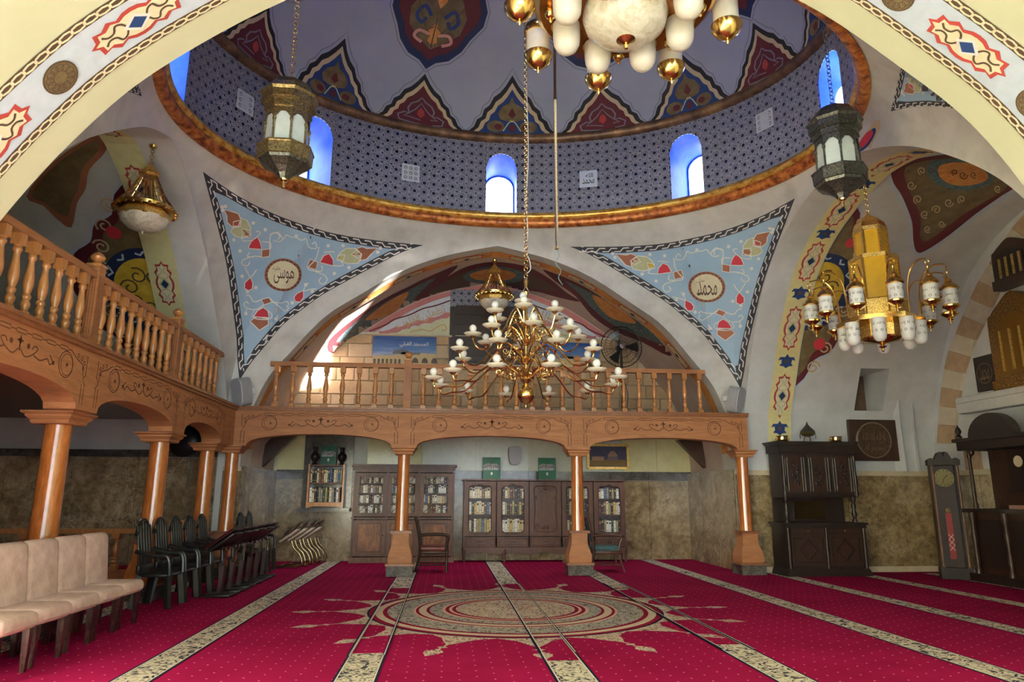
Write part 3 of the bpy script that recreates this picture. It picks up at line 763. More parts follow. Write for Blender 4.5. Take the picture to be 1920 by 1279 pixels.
# red flame on the plaster beside the lantern
for pts, mt, of in (([(1612, 275), (1620, 255), (1632, 240), (1642, 227), (1651, 228), (1649, 245), (1640, 262), (1630, 285), (1615, 292)], TANP, 0.006), ([(1613, 272), (1625, 253), (1640, 240), (1643, 248), (1632, 270), (1620, 282), (1612, 284)], BLUE, 0.010), ([(1612, 270), (1622, 254), (1634, 244), (1639, 250), (1630, 266), (1618, 278), (1610, 278)], REDP, 0.014)):
    decal('painted_flame', [crom(pts, 3, True)], ray('NR') if ray('NR')(1630, 260) else ray('BR'), mt, PEND['NR'][0], None, of)

# --- dome petals and shields
def dproj(x, y):
    a, p = math.radians(x), math.radians(y); q = domept(a, p); n = Vector((RC[0], RC[1], DZ+0.5))-q
    return q, n.normalized()
HP = [(10.9, 0.6), (9.3, 2.6), (8.6, 5.0), (7.4, 6.2), (6.9, 8.6), (5.6, 10.0), (4.6, 12.6), (3.0, 14.2), (1.6, 16.4), (0, 19.6)]
def petal(k, c, apex):
    f = apex/19.6
    h = [(x*k, 0.5+(y-0.5)*f*k) for x, y in HP]
    return [(c-x, y) for x, y in h] + [(c+x, y) for x, y in reversed(h[:-1])]
LOB = [(0, 0.5), (3.5, 0.8), (6.2, 1.2), (6.6, 3.2), (4.8, 4.6), (3.4, 4.4), (3.8, 6.5), (2.9, 8.6), (1.2, 9.8), (0, 11.5)]
SH = [(0, 19.8), (2.2, 22.2), (5.5, 23.6), (8.5, 27), (10.5, 31), (13.8, 35.5), (14.6, 40), (12.6, 46), (9, 50), (7.5, 55), (4, 59), (0, 64)]
def mirror(h, c, k=1.0, y0=0.0): return [(c-x*k, y0+(y-y0)*k) for x, y in h] + [(c+x*k, y0+(y-y0)*k) for x, y in reversed(h) if x > 1e-6]
LAY = {}
def lay(name, mt, off, polys): LAY.setdefault((name, mt.name, off), [mt, []])[1].extend(polys)
for k in range(16):
    c = 3.0+22.5*k; blue = k % 2 == 0; ap = 21.2 if blue else 18.2
    lay('petal_outline', BLACKP, 0.006, [petal(1.0, c, ap)])
    lay('petal_outline_thin', GREYP, 0.005, [q for q in stroke([(x, y) for x, y in petal(1.05, c, ap+1.2)], 0.22)])
    lay('petal_rim', TANP, 0.014, [petal(0.88, c, ap)])
    lay('petal_field', BLUE if blue else MAROON, 0.022, [petal(0.77, c, ap)])
    if blue:
        lay('petal_ornament', OLIVEP, 0.030, [mirror([(0, 4.8), (2.9, 5.8), (3.5, 8.0), (2.3, 10.4), (0.7, 11.6), (0, 13.8)], c)] + [[(c+s*x, y) for x, y in disc((4.0, 3.1), 2.2, 12, 2.2)] for s in (-1, 1)])
        lay('petal_ornament_red', MAROON, 0.037, [mirror([(0, 6.2), (1.0, 7.4), (0, 10)], c)] + [[(c+s*x, y) for x, y in disc((3.4, 3.0), 1.0, 10, 1.1)] for s in (-1, 1)] + [disc((c, 2.6), 0.8, 8, 1.4)])
        lay('petal_ornament_line', SAGE, 0.040, stroke([(c-2.2, 1.4), (c-0.8, 4.6), (c+0.5, 5.4)], 0.3) + stroke([(c+2.2, 1.4), (c+0.8, 4.6), (c-0.5, 5.4)], 0.3))
    else:
        lay('petal_ornament_line', GREYP, 0.030, stroke(mirror(LOB, c, 0.86, 0.4), 0.45))
        lay('petal_ornament_line', GREYP, 0.030, stroke(mirror([(0, 2), (2.5, 2.6), (4.2, 2.6), (3.0, 3.8), (1.4, 5.6), (0, 8)], c), 0.35))
        lay('petal_ornament_red', BRICKP, 0.030, [mirror([(0, 2.6), (1.2, 4.2), (0.9, 6), (0, 7.2)], c, 0.8, 3)])
        # shield above the maroon petal
        cs = c
        lay('shield_outline', NAVY, 0.006, [mirror(SH, cs, 1.0)])
        lay('shield_line', GREYP, 0.005, stroke(mirror(SH, cs, 1.05, 40), 0.25, closed=True))
        lay('shield_field', MAROON, 0.016, [mirror(SH, cs, 0.87, 40)])
        lay('shield_heart', OLIVEP, 0.026, [mirror([(0, 26), (3.6, 28.6), (7.4, 32), (8.6, 37), (6.6, 42), (3.4, 45), (2.4, 50), (0, 55)], cs)])
        lay('shield_scroll', BLUE, 0.034, [q for s in (-1, 1) for q in stroke([(cs+s*x, y) for x, y in crom([(2, 36), (4.6, 38.5), (6.2, 35.5), (4.4, 33.4), (3.2, 35.2)], 4)], 1.1)])
        lay('shield_scroll_pink', PINKP, 0.034, [q for s in (-1, 1) for q in stroke([(cs+s*x, y) for x, y in crom([(1.2, 30.5), (4.2, 31.0), (5.2, 29.0), (2.8, 27.6)], 4)], 0.9)])
        lay('shield_bud', ORANGEP, 0.038, [mirror([(0, 27.4), (1.4, 28.4), (1.0, 30), (1.8, 31.6), (0.7, 33.2), (0, 34.6)], cs), mirror([(0, 38.5), (1.6, 41), (1.0, 44), (0, 46)], cs)])
        lay('shield_line_dark', DBROWN, 0.041, stroke([(cs, 26.4), (cs, 36)], 0.35) + [q for s in (-1, 1) for q in stroke([(cs+s*x, y) for x, y in ((0.4, 33), (2.2, 31.5), (5.6, 37), (7.2, 40))], 0.3)])
for (nm, _m, off), (mt, ps) in LAY.items(): decal(nm, ps, dproj, mt, DOME, (2.5, 2.5), off)

# --- plaques and light switches on the drum
def drproj(az0):
    def f(x, y):
        a = math.radians(az0)+x/speed(math.radians(az0)); q = Vector(ringpt(a, y)); n = Vector((RC[0], RC[1], y))-q
        return q, n.normalized()
    return f
def drum_az(px, py):
    d = pix(px, py); o = EYE
    A = (d.x/RA)**2+(d.y/RB)**2; B = 2*((o.x-RC[0])*d.x/RA**2+(o.y-RC[1])*d.y/RB**2); C_ = ((o.x-RC[0])/RA)**2+((o.y-RC[1])/RB)**2-1
    t = (-B+math.sqrt(B*B-4*A*C_))/2/A; p = o+d*t
    return math.degrees(math.atan2((p.x-RC[0])/RA, (p.y-RC[1])/RB)), p.z
for px, py, kind in ((1104, 337, 1), (769, 326, 0), (1436, 227, 0), (457, 193, 0)):
    a, z = drum_az(px, py); pr = drproj(a)
    decal('plaque', [[(-0.19, z-0.19), (0.19, z-0.19), (0.19, z+0.19), (-0.19, z+0.19)]], pr, PALEB if kind else SILVERP, DRUM, None, 0.03)
    if kind: decal('plaque_lettering', [text2d('محمد', 0.0, z-0.05, 0.26, 0.12), text2d('الله', 0.02, z+0.08, 0.16, 0.10)], pr, BLACKP, DRUM, None, 0.034)
    else: decal('plaque_pattern', [q for i in range(3) for j in range(3) for q in ringp((-0.11+0.11*i, z-0.11+0.11*j), 0.02, 0.036, 8)], pr, GREYP, DRUM, None, 0.034)

# --- bands on the arch soffits, laid out by length along the curve
class Curve:
    def __init__(s, prof, ax):
        s.P = [Vector(p) for p in prof]; s.L = [0]; s.ax = ax
        for a, b in zip(s.P, s.P[1:]): s.L.append(s.L[-1]+(b-a).length)
    def proj(s, x, t):
        x = min(max(x, 0), s.L[-1]-1e-6); i = 0
        while s.L[i+1] < x: i += 1
        u = (x-s.L[i])/(s.L[i+1]-s.L[i]); p = s.P[i]+(s.P[i+1]-s.P[i])*u; d = (s.P[i+1]-s.P[i]).normalized(); n = Vector((d.y, -d.x))
        if s.ax == 'y': return Vector((p.x, t, p.y)), Vector((n.x, 0, n.y))
        return Vector((t, p.x, p.y)), Vector((0, n.x, n.y))
    def s_of(s, c, z):                                    # nearest length to a point
        return min(((Vector((c, z))-(s.P[i]+(s.P[i+1]-s.P[i])*k/8)).length, s.L[i]+(s.L[i+1]-s.L[i])*k/8) for i in range(len(s.P)-1) for k in range(8))[1]
CART = [(0.5, 0), (0.43, 0.04), (0.42, 0.13), (0.33, 0.11), (0.25, 0.17), (0.16, 0.13), (0.08, 0.17), (0, 0.18)]
def sym4(h, k=1.0, w=1.0):
    q = [(x*k, y*w) for x, y in h]
    return q + [(-x, y) for x, y in reversed(q[:-1])] + [(-x, -y) for x, y in q[1:]] + [(x, -y) for x, y in reversed(q[1:-1])]
LEAF = [(0, -0.12), (0.05, -0.08), (0.13, -0.07), (0.09, -0.02), (0.1, 0.05), (0.16, 0.03), (0.13, 0.1), (0.04, 0.1), (0, 0.16), (-0.04, 0.1), (-0.13, 0.1), (-0.16, 0.03), (-0.1, 0.05), (-0.09, -0.02), (-0.13, -0.07), (-0.05, -0.08)]
def cartouche(C_, par, s, t, k=1.0, big=False, c1=BRICKP, c2=CREAMP):
    P = lambda q: [(s+x*k, t+y*k) for x, y in q]
    sc = []
    for sx in (-1, 1):
        for sy in (-1, 1):
            sc += stroke(P([(sx*x, sy*y) for x, y in crom([(0.1, 0.0), (0.14, 0.07), (0.2, 0.09), (0.24, 0.03), (0.31, 0.02), (0.36, 0.06)], 3)]), 0.022*k)
    for nm, polys, mt, off in (('cartouche_rim', [P(sym4(CART))], c1, 0.008), ('cartouche_field', [P(sym4(CART, 0.9, 0.76))], c2, 0.011), ('cartouche_scroll', sc, SAGE if not big else DBROWN, 0.014),
                               ('cartouche_ring', [P([(0.15, 0), (0, 0.115), (-0.15, 0), (0, -0.115)])], SAGE if not big else WHITEP, 0.016), ('cartouche_jewel', [P([(0.1, 0), (0, 0.075), (-0.1, 0), (0, -0.075)])], BLUE if big else NAVY, 0.019)):
        decal(nm, polys, C_.proj, mt, par, 0.25, off)
CN, CRR, CRL, CB_ = Curve(PN, 'y'), Curve(PSR, 'x'), Curve(PSL, 'x'), Curve(PB, 'y')
def strip(nm, C_, s0, s1, t0, t1, mt, par, off, step=0.2):
    n = max(2, int((s1-s0)/step)); decal(nm, [[(s0+(s1-s0)*i/n, t0), (s0+(s1-s0)*(i+1)/n, t0), (s0+(s1-s0)*(i+1)/n, t1), (s0+(s1-s0)*i/n, t1)] for i in range(n)], C_.proj, mt, par, None, off)
LN = CN.L[-1]
strip('blue_band', CN, 2.6, LN-2.6, 4.92, 5.38, PALEB, o_sn, 0.003)
for t in (4.89, 5.40):
    strip('dark_border', CN, 2.6, LN-2.6, t-0.045, t+0.045, DBROWN, o_sn, 0.006)
    chain = []
    s = 2.6
    while s < LN-2.6:
        chain += stroke([(s+0.065*math.cos(2*PI*k/8), t+0.028*math.sin(2*PI*k/8)) for k in range(8)], 0.018, closed=True); s += 0.115
    decal('chain_border', chain, CN.proj, CREAMP, o_sn, None, 0.010)
sm, sd = CN.s_of(-2.55, 5.19), CN.s_of(-3.05, 4.66); dstep = 2*abs(sm-sd)
sm2, sd2 = CN.s_of(4.57, 5.46), CN.s_of(3.97, 5.92)
def rosette(s):
    decal('rosette', [disc((s, 5.15), 0.15, 24)], CN.proj, OLIVEP, o_sn, None, 0.008)
    decal('rosette_lines', [q for k in range(12) for q in ringp((s+0.09*math.cos(k*PI/6), 5.15+0.09*math.sin(k*PI/6)), 0.03, 0.038, 8)] + ringp((s, 5.15), 0.135, 0.148, 24), CN.proj, DBROWN, o_sn, None, 0.011)
s0 = sm
for j in (-2, -1, 0, 1, 2, 3):
    s = sm+j*dstep
    if s < (sm+sm2)/2: cartouche(CN, o_sn, s, 5.15, 0.86, True); rosette(s-dstep/2)
d2 = 2*abs(sm2-sd2)
for j in (-3, -2, -1, 0, 1, 2):
    s = sm2+j*d2
    if s > (sm+sm2)/2+0.3 and s < LN-2.4: cartouche(CN, o_sn, s, 5.15, 0.86, True); rosette(s+d2/2)
for par, t, sg, CR_ in ((o_sr, 6.98, 1, CRR), (o_sl, XL-0.8, -1, CRL)):
    LS = CR_.L[-1]
    strip('cream_band', CR_, 1.9, LS-1.95 if sg > 0 else LS-3.1, t-0.25, t+0.25, YELLOW if sg > 0 else PALEYEL, par, 0.004)
    zs = [CR_.s_of(14.16, 3.64), CR_.s_of(13.55, 5.01), CR_.s_of(12.45, 6.08), CR_.s_of(11.2, 6.6)] if sg > 0 else [CR_.s_of(14.0, 4.2), CR_.s_of(13.05, 5.6), CR_.s_of(11.3, 6.6)]
    zs += [zs[-1]-1.45*j for j in range(1, 4)]
    for s in zs: cartouche(CR_, par, s, t, 0.98 if sg > 0 else 0.9)
    if sg > 0:
        bl = [zs[0]+0.72]+[(a+b)/2 for a, b in zip(zs, zs[1:])]
        for s in bl:
            decal('blue_bud', [[(s-y*1.1, t+x*1.15) for x, y in LEAF]], CR_.proj, BLUE, par, None, 0.010)
            decal('blue_bud_heart', [disc((s-0.02, t), 0.045, 10, 0.04)], CR_.proj, DBROWN, par, None, 0.014)
strip('tan_band', CB_, 2.4, CB_.L[-1]-2.4, 14.62, 14.98, ORANGEP, o_sb, 0.004)
mid = CB_.L[-1]/2
for j in (-3.5, -2.5, -1.5, -0.5, 0.5, 1.5, 2.5, 3.5): cartouche(CB_, o_sb, mid+j*1.35, 14.8, 0.86, False, BRICKP, TANP)
# --- painted medallions on the vaults
CVR, CVL = Curve(PSR2, 'x'), Curve(PSL2, 'x')
def vaultmed(par, X0, sg, CV, s0):
    f = lambda pts: [(s0+a, X0+sg*b) for a, b in pts]
    wob = lambda k, h: [(a*k, b*h) for a, b in ((-2.3, -0.3), (-1.9, 0.12), (-1.5, 0.28), (-1.3, 0.62), (-0.95, 0.78), (-0.7, 1.12), (-0.3, 1.2), (0, 1.3), (0.3, 1.2), (0.7, 1.12), (0.95, 0.78), (1.3, 0.62), (1.5, 0.28), (1.9, 0.12), (2.3, -0.3))]
    for nm, polys, mt, off in (('medallion_line', [f(crom(wob(1.04, 1.06), 3))], PALEB, 0.006), ('medallion_rim', [f(crom(wob(1.0, 1.0), 3))], MAROON, 0.010), ('medallion_field', [f(crom(wob(0.9, 0.8), 3))], OLIVEP, 0.014),
                               ('medallion_ring', [f(disc((0, 0), 0.86, 32, 0.78))], NAVY, 0.018), ('medallion_face', [f(disc((0, 0), 0.66, 32, 0.58))], OCHRE, 0.022)):
        decal(nm, polys, CV.proj, mt, par, 0.2, off)
    sc = []; sc2 = []; red = []
    for k in range(9):
        a = -1.7+0.42*k; b = 0.9*math.cos(a*0.72)*0.98
        if abs(a) < 1.9: sc += stroke(f(curl((a, b*0.86), 0.15, k, 1.4, 0, 14)), 0.035)
    for k in range(12):
        a = 2*PI*k/12; sc2 += stroke(f([(0.76*math.cos(a-0.12), 0.69*math.sin(a-0.12)), (0.72*math.cos(a), 0.62*math.sin(a)), (0.8*math.cos(a+0.1), 0.72*math.sin(a+0.1))]), 0.04)
    for a in (-1.15, 1.15): red.append(f(disc((a, 0.34), 0.13, 12)))
    dk = []
    for k in range(7):
        a = k*0.9; dk += stroke(f(curl((0.34*math.cos(a), 0.3*math.sin(a)), 0.17, a, 1.2, 0, 12)), 0.03)
    decal('medallion_scroll', sc, CV.proj, TANP, par, None, 0.018); decal('medallion_leaves', sc2, CV.proj, PALEB, par, None, 0.023)
    decal('medallion_bud', red, CV.proj, REDP, par, None, 0.020); decal('medallion_calligraphy', dk, CV.proj, DBROWN, par, None, 0.026)
vaultmed(o_vr, XR+1.12, 1, CVR, CVR.s_of(12.98, 5.6)); vaultmed(o_vl, XL-1.15, -1, CVL, CVL.s_of(12.9, 5.2))
def trace(key, par, items):
    for nm, pts, mt, off in items: decal(nm, [crom(pts, 3, True)], ray(key), mt, par, 12, off)
trace('vr', o_vr, [('vault_painting_line', [(1665, 318), (1695, 298), (1740, 288), (1800, 284), (1860, 300), (1915, 340), (1890, 370), (1835, 405), (1785, 445), (1738, 477), (1714, 478), (1705, 452), (1703, 420), (1692, 392), (1680, 365), (1668, 345)], PALEB, 0.006),
    ('vault_painting_rim', [(1672, 318), (1700, 303), (1740, 293), (1800, 288), (1860, 305), (1908, 342), (1880, 365), (1830, 400), (1780, 440), (1735, 470), (1718, 472), (1712, 450), (1710, 418), (1700, 388), (1688, 362), (1675, 342)], MAROON, 0.012),
    ('vault_painting_field', [(1695, 318), (1715, 305), (1750, 298), (1800, 295), (1850, 308), (1890, 345), (1850, 375), (1800, 405), (1755, 440), (1732, 452), (1724, 440), (1726, 410), (1716, 380), (1702, 350)], OLIVEP, 0.018),
    ('vault_painting_ring', [(1740, 305), (1770, 296), (1820, 298), (1855, 315), (1862, 338), (1840, 350), (1800, 356), (1765, 348), (1742, 330)], TEALP, 0.024),
    ('vault_painting_face', [(1760, 310), (1785, 302), (1820, 304), (1848, 320), (1850, 335), (1820, 345), (1785, 344), (1762, 330)], ORANGEP, 0.030)])
trace('vr', o_vr, [('vault_painting_leaf', [(1622, 336), (1640, 318), (1652, 302), (1660, 300), (1656, 318), (1640, 330)], MAROON, 0.012)])
trace('vl', o_vl, [('vault_painting_rim', [(50, 368), (91, 313), (136, 277), (190, 250), (200, 281), (168, 318), (161, 354), (145, 381), (134, 427), (104, 408), (82, 386)], BROWNP, 0.008), ('vault_painting_field', [(60, 365), (95, 318), (136, 286), (180, 262), (185, 281), (155, 315), (148, 350), (136, 375), (128, 405), (104, 396), (86, 380)], OLIVEP, 0.014)])
trace('vb', o_vb, [('vault_painting_rim', [(765, 566), (800, 542), (840, 518), (875, 500), (925, 491), (985, 499), (1030, 522), (1060, 547), (1088, 566), (1040, 556), (1000, 546), (925, 541), (860, 545), (805, 556)], MAROON, 0.008),
    ('vault_painting_field', [(800, 552), (845, 522), (885, 505), (925, 498), (975, 505), (1015, 524), (1045, 545), (1000, 540), (925, 535), (860, 540)], DBROWN, 0.014),
    ('vault_painting_ring', [(868, 516), (895, 503), (925, 499), (960, 503), (985, 515), (970, 528), (925, 532), (880, 528)], TEALP, 0.020), ('vault_painting_face', [(880, 514), (900, 506), (925, 503), (952, 506), (968, 515), (955, 523), (925, 526), (892, 523)], ORANGEP, 0.026)])
mir = lambda pts: [(1878-(x-0.0)*1.0+(y-600)*0.02, y-6) for x, y in pts]
for fn in (lambda p: p, mir):
    trace('vb', o_vb, [('vault_painting_rim', fn([(1018, 503), (1080, 528), (1110, 543), (1160, 568), (1220, 608), (1262, 645), (1256, 668), (1205, 642), (1150, 620), (1110, 592), (1080, 556), (1042, 528)]), MAROON, 0.008),
        ('vault_painting_field', fn([(1060, 526), (1110, 549), (1160, 574), (1215, 612), (1250, 648), (1205, 632), (1152, 610), (1115, 582), (1088, 552)]), TEALP, 0.014),
        ('vault_painting_face', fn([(1112, 552), (1150, 570), (1188, 598), (1190, 606), (1150, 597), (1125, 576)]), ORANGEP, 0.022)])

sc_ = []
for cx_, cy_, r_, a_ in ((1708, 345, 9, 0), (1720, 372, 9, 2), (1733, 400, 8, 1), (1755, 392, 9, 3), (1778, 378, 9, 0), (1802, 372, 8, 2), (1738, 428, 7, 1), (1765, 418, 7, 0), (1728, 318, 8, 2), (1870, 352, 7, 1)): sc_ += stroke(curl((cx_, cy_), r_, a_, 1.3, 0, 12), 2.0)
decal('vault_painting_scroll', sc_, ray('vr'), TANP, o_vr, None, 0.030, 'stuff')
sc_ = []
for cx_, cy_, r_, a_ in ((800, 300, 5, 0), (1805, 325, 9, 0), (1790, 320, 7, 2), (1825, 325, 7, 1)): sc_ += stroke(curl((cx_, cy_), r_, a_, 1.2, 0, 10), 1.6)
decal('vault_painting_flourish', sc_[10:], ray('vr'), DBROWN, o_vr, None, 0.038, 'stuff')
# ------------------------------------------------------------------ wooden galleries
def arched(bays, crown, spring, top, n=16, flat=0.24):     # fascia outline with arches between the columns
    low = []
    for a, b in zip(bays, bays[1:]):
        low.append((a, spring)); l, r = a+flat, b-flat; m = (l+r)/2; h = (r-l)/2
        low += [(m-h*math.cos(PI*i/n), spring+(crown-spring)*math.sin(PI*i/n)**0.8) for i in range(n+1)]
    low.append((bays[-1], spring))
    return [(bays[0], top)] + low + [(bays[-1], top)]
def star(c, r, n=5): return [(c[0]+(r if k % 2 == 0 else r*0.4)*math.sin(PI*k/n), c[1]+(r if k % 2 == 0 else r*0.4)*math.cos(PI*k/n)) for k in range(2*n)]
def carving(a, b, zc=2.86, zt=3.03):
    P = []; m = (a+b)/2; w = (b-a)/2
    for s in (-1, 1):
        c = (m+s*w*0.6, zc); P += ringp(c, 0.135, 0.146, 28); P += ringp((c[0]+0.018, c[1]), 0.112, 0.12, 24); P.append(star((c[0]+0.02, c[1]), 0.035))
        x0 = m+s*(w-0.13)                                   # corner bracket
        P += stroke([(x0, zt), (x0, zc-0.05), (x0-s*0.05, zc-0.1), (x0, zc-0.15), (x0, zc-0.38), (x0-s*0.06, zc-0.38), (x0-s*0.06, zc-0.16)], 0.012)
        P += stroke(crom([(x0-s*0.05, zc-0.08), (x0-s*0.09, zc+0.05), (x0-s*0.22, zc+0.1), (x0-s*0.36, zt)], 4), 0.012)
        for q in ((0.06, 0.08), (0.12, 0.12), (0.07, 0.02), (0.2, 0.14)): P += ringp((x0-s*q[0], zc+q[1]), 0.016, 0.027, 8)
        P += stroke([(m+s*p[0], zc+p[1]) for p in crom([(0.02, 0.0), (0.1, -0.06), (0.22, -0.02), (0.3, 0.05), (0.24, 0.07), (0.2, 0.03)], 4)], 0.014)
        P += stroke([(m+s*p[0], zc+p[1]) for p in crom([(0.24, -0.02), (0.36, -0.05), (0.48, -0.01), (0.54, -0.06), (0.58, -0.02), (0.52, 0.04)], 4)], 0.014)
        P += [disc((m+s*0.6, zc-0.03), 0.025, 6), disc((m+s*0.14, zc+0.05), 0.03, 6)]
    P += [star((m, zc+0.08), 0.06, 4)] + stroke([(m, zc+0.1), (m, zc-0.02)], 0.02)
    k = 7; l0, l1 = m-w+0.5, m+w-0.5                        # chain line along the top
    for i in range(k):
        x0, x1 = l0+(l1-l0)*i/k, l0+(l1-l0)*(i+1)/k
        P += stroke([(x0+0.03, zt-0.0), (x0+0.06, zt+0.02), (x1-0.06, zt+0.02), (x1-0.03, zt), (x1-0.06, zt-0.02), (x0+0.06, zt-0.02), (x0+0.03, zt)], 0.010)
        P += stroke([(x1-0.03, zt), (x1+0.03, zt)], 0.010)
    return P
GZ = 3.18
YF, XF = 14.00, -4.10                                      # faces of the two fascias
BX = [-4.1, -0.84, 2.62, 6.19]
LY = [2.7, 5.55, 8.36, 11.17, 13.5]
GB = thing('gallery', 'carved oak gallery running below the end wall, three low arches', 'gallery', (CX, YF, 0))
def rel(parent, o): o.location = -Vector(parent.location); return o
g = G(); g.prism(arched(BX, 2.66, 2.42, 3.1), 'y', YF, YF+0.3); rel(GB, g.build('fascia', OAK, GB, smooth=False))
g = G(); g.box(-4.1, 6.2, YF-0.05, YF+0.36, 3.1, 3.14); g.box(-4.1, 6.2, YF-0.08, YF+0.36, 3.14, GZ); rel(GB, g.build('moulding', OAKDK, GB, smooth=False))
g = G(); g.box(-4.0, 6.0, YF+0.3, YW-0.02, 2.92, 3.1); rel(GB, g.build('deck', woodm('deck_boards', S(70, 44, 30), S(88, 56, 38), S(104, 68, 46)), GB, smooth=False))
for a, b in zip(BX, BX[1:]):
    rel(GB, decal('carving', carving(a, b), plane_proj((0, YF, 0), (1, 0, 0), (0, 0, 1)), CARVE, GB, None, 0.003, 'stuff'))
GL = thing('gallery', 'carved oak side gallery above the upholstered chairs', 'gallery', (XF, 9.5, 0))
g = G(); g.prism(arched(LY+[14.0], 2.68, 2.42, 3.1), 'x', XF-0.34, XF); rel(GL, g.build('fascia', OAK, GL, smooth=False))
g = G(); g.box(XF-0.4, XF+0.05, 2.7, YF, 3.1, 3.14); g.box(XF-0.4, XF+0.08, 2.7, YF, 3.14, GZ); rel(GL, g.build('moulding', OAKDK, GL, smooth=False))
g = G(); g.box(XW+0.05, XF-0.34, 6.0, 14.2, 2.92, 3.1); rel(GL, g.build('deck', bpy.data.materials['deck_boards'], GL, smooth=False))
for a, b in zip(LY, LY[1:]):
    rel(GL, decal('carving', carving(a, b), plane_proj((XF, 0, 0), (0, 1, 0), (0, 0, 1)), CARVE, GL, None, 0.003, 'stuff'))
# balustrades
def baluster_mesh(h=0.84, k=1.0, nm='baluster'):
    g = G(); b = 0.05*k
    g.box(-b, b, -b, b, 0, 0.10*h); g.box(-b, b, -b, b, h*0.86, h)
    pr = [(0.046, 0.10), (0.05, 0.12), (0.032, 0.15), (0.045, 0.19), (0.047, 0.23), (0.03, 0.27), (0.043, 0.30), (0.043, 0.33), (0.03, 0.35), (0.04, 0.40), (0.052, 0.47), (0.052, 0.53), (0.042, 0.62), (0.03, 0.72), (0.03, 0.77), (0.044, 0.79), (0.044, 0.82), (0.034, 0.84), (0.046, 0.86)]
    g.lathe([(r*k, z*h) for r, z in pr], 12)
    return g.mesh(nm, OAKLT)
BALM = baluster_mesh()
def post_parts(par, p, h=1.0):
    g = G(); g.box(-0.075, 0.075, -0.075, 0.075, 0, h); o = g.build('newel_post', OAK, par, p, smooth=False)
    f = G(); f.box(-0.085, 0.085, -0.085, 0.085, h, h+0.03); f.lathe([(0.05, h+0.03), (0.06, h+0.05), (0.04, h+0.07), (0.075, h+0.1), (0.08, h+0.13), (0.06, h+0.16), (0.02, h+0.19), (0, h+0.2)], 14); f.build('finial', OAKLT, o)
    fl = G()
    for i in range(4):
        for ax in (0, 1):
            c = -0.045+0.03*i
            for s in (-1, 1):
                if ax == 0: fl.cbox((c, s*0.076, h*0.52), (0.014, 0.006, h*0.7))
                else: fl.cbox((s*0.076, c, h*0.52), (0.006, 0.014, h*0.7))
    fl.build('fluting', OAKDK, o, smooth=False)
RB_ = thing('balustrade', 'turned oak balustrade on the gallery below the end wall', 'balustrade', (CX, 14.17, GZ))
lx = lambda X: (X-CX, 0, 0)
for X in (-0.82, 2.67): post_parts(RB_, lx(X))
struct(GB); struct(GL); del GB['category']; del GL['category']
for X in [-0.82-0.325*k for k in range(1, 9)]+[-0.82+3.49*k/11 for k in range(1, 11)]+[2.67+0.325*k for k in range(1, 9)]: inst('baluster', BALM, RB_, lx(X))
g = G(); g.box(-3.55-CX, 5.4-CX, -0.06, 0.06, 0.84, 0.90); g.box(-3.55-CX, 5.4-CX, -0.045, 0.045, 0.90, 0.93); g.build('handrail', OAK, RB_, smooth=False)
RL_ = thing('balustrade', 'turned oak balustrade along the side gallery', 'balustrade', (-4.27, 10, GZ))
PY = [5.95, 8.5, 11.12]
for Y in PY: post_parts(RL_, (0, Y-10, 0))
ys = [PY[0]+(PY[1]-PY[0])*k/10 for k in range(1, 10)]+[PY[1]+(PY[2]-PY[1])*k/10 for k in range(1, 10)]+[PY[2]+0.285*k for k in range(1, 8)]
for Y in ys: inst('baluster', BALM, RL_, (0, Y-10, 0))
g = G(); g.box(-0.06, 0.06, 5.9-10, 13.35-10, 0.84, 0.90); g.box(-0.045, 0.045, 5.9-10, 13.35-10, 0.90, 0.93); g.build('handrail', OAK, RL_, smooth=False)
# columns
def column(label, loc, r=0.125, ped=True):
    t = thing('column', label, 'column', loc, 0, 'oak columns carrying the galleries')
    g = G(); g.lathe([(r*1.08, 0.82), (r*1.04, 0.9), (r, 1.2), (r*0.94, 2.30)], 20); g.build('shaft', COLWOOD, t)
    q = math.sqrt(2); k = r/0.125; kc = k; k = k*0.82 if r > 0.13 else k
    g = G(); g.lathe([(0.17*q*kc, 2.28), (0.18*q*kc, 2.30), (0.18*q*kc, 2.32), (0.215*q*kc, 2.36), (0.215*q*kc, 2.38), (0.245*q*kc, 2.40), (0.245*q*kc, 2.42)], 4, rot=PI/4); g.build('capital', OAK, t, smooth=False)
    g = G(); g.lathe([(0.215*q*k, 0.23), (0.225*q*k, 0.26), (0.225*q*k, 0.36), (0.20*q*k, 0.46), (0.165*q*k, 0.56), (0.155*q*k, 0.66), (0.16*q*k, 0.78)], 4, rot=PI/4); g.build('pedestal', OAK if r < 0.14 else COLWOOD, t, smooth=True, ang=0.9)
    g = G(); g.box(-0.2*k, 0.2*k, -0.2*k, 0.2*k, 0.78, 0.83); g.box(-0.27*k, 0.27*k, -0.27*k, 0.27*k, 0.19, 0.23); g.build('pedestal_plate', OAKDK, t, smooth=False)
    g = G(); g.box(-0.25*k, 0.25*k, -0.25*k, 0.25*k, 0, 0.19); g.build('plinth', DMARBLE, t, smooth=False)
    return t
column('oak column in front of the glazed bookcase with burl panels', (-0.84, 14.17, 0))
column('knotty oak column in front of the long carved bookcase, beside the teal chair', (2.63, 14.17, 0))
column('oak column at the gallery end beside the tall dark sideboard', (6.03, 14.02, 0))
column('slim oak column in the corner where the two galleries meet', (-4.13, 14.12, 0))
column('thick oak column rising behind the upholstered chairs', (-4.48, 8.56, 0), 0.145)
column('oak column rising behind the stack of black plastic chairs', (-4.4, 11.3, 0), 0.145)
column('oak column next to the slim corner column of the galleries', (-4.4, 13.5, 0), 0.135)
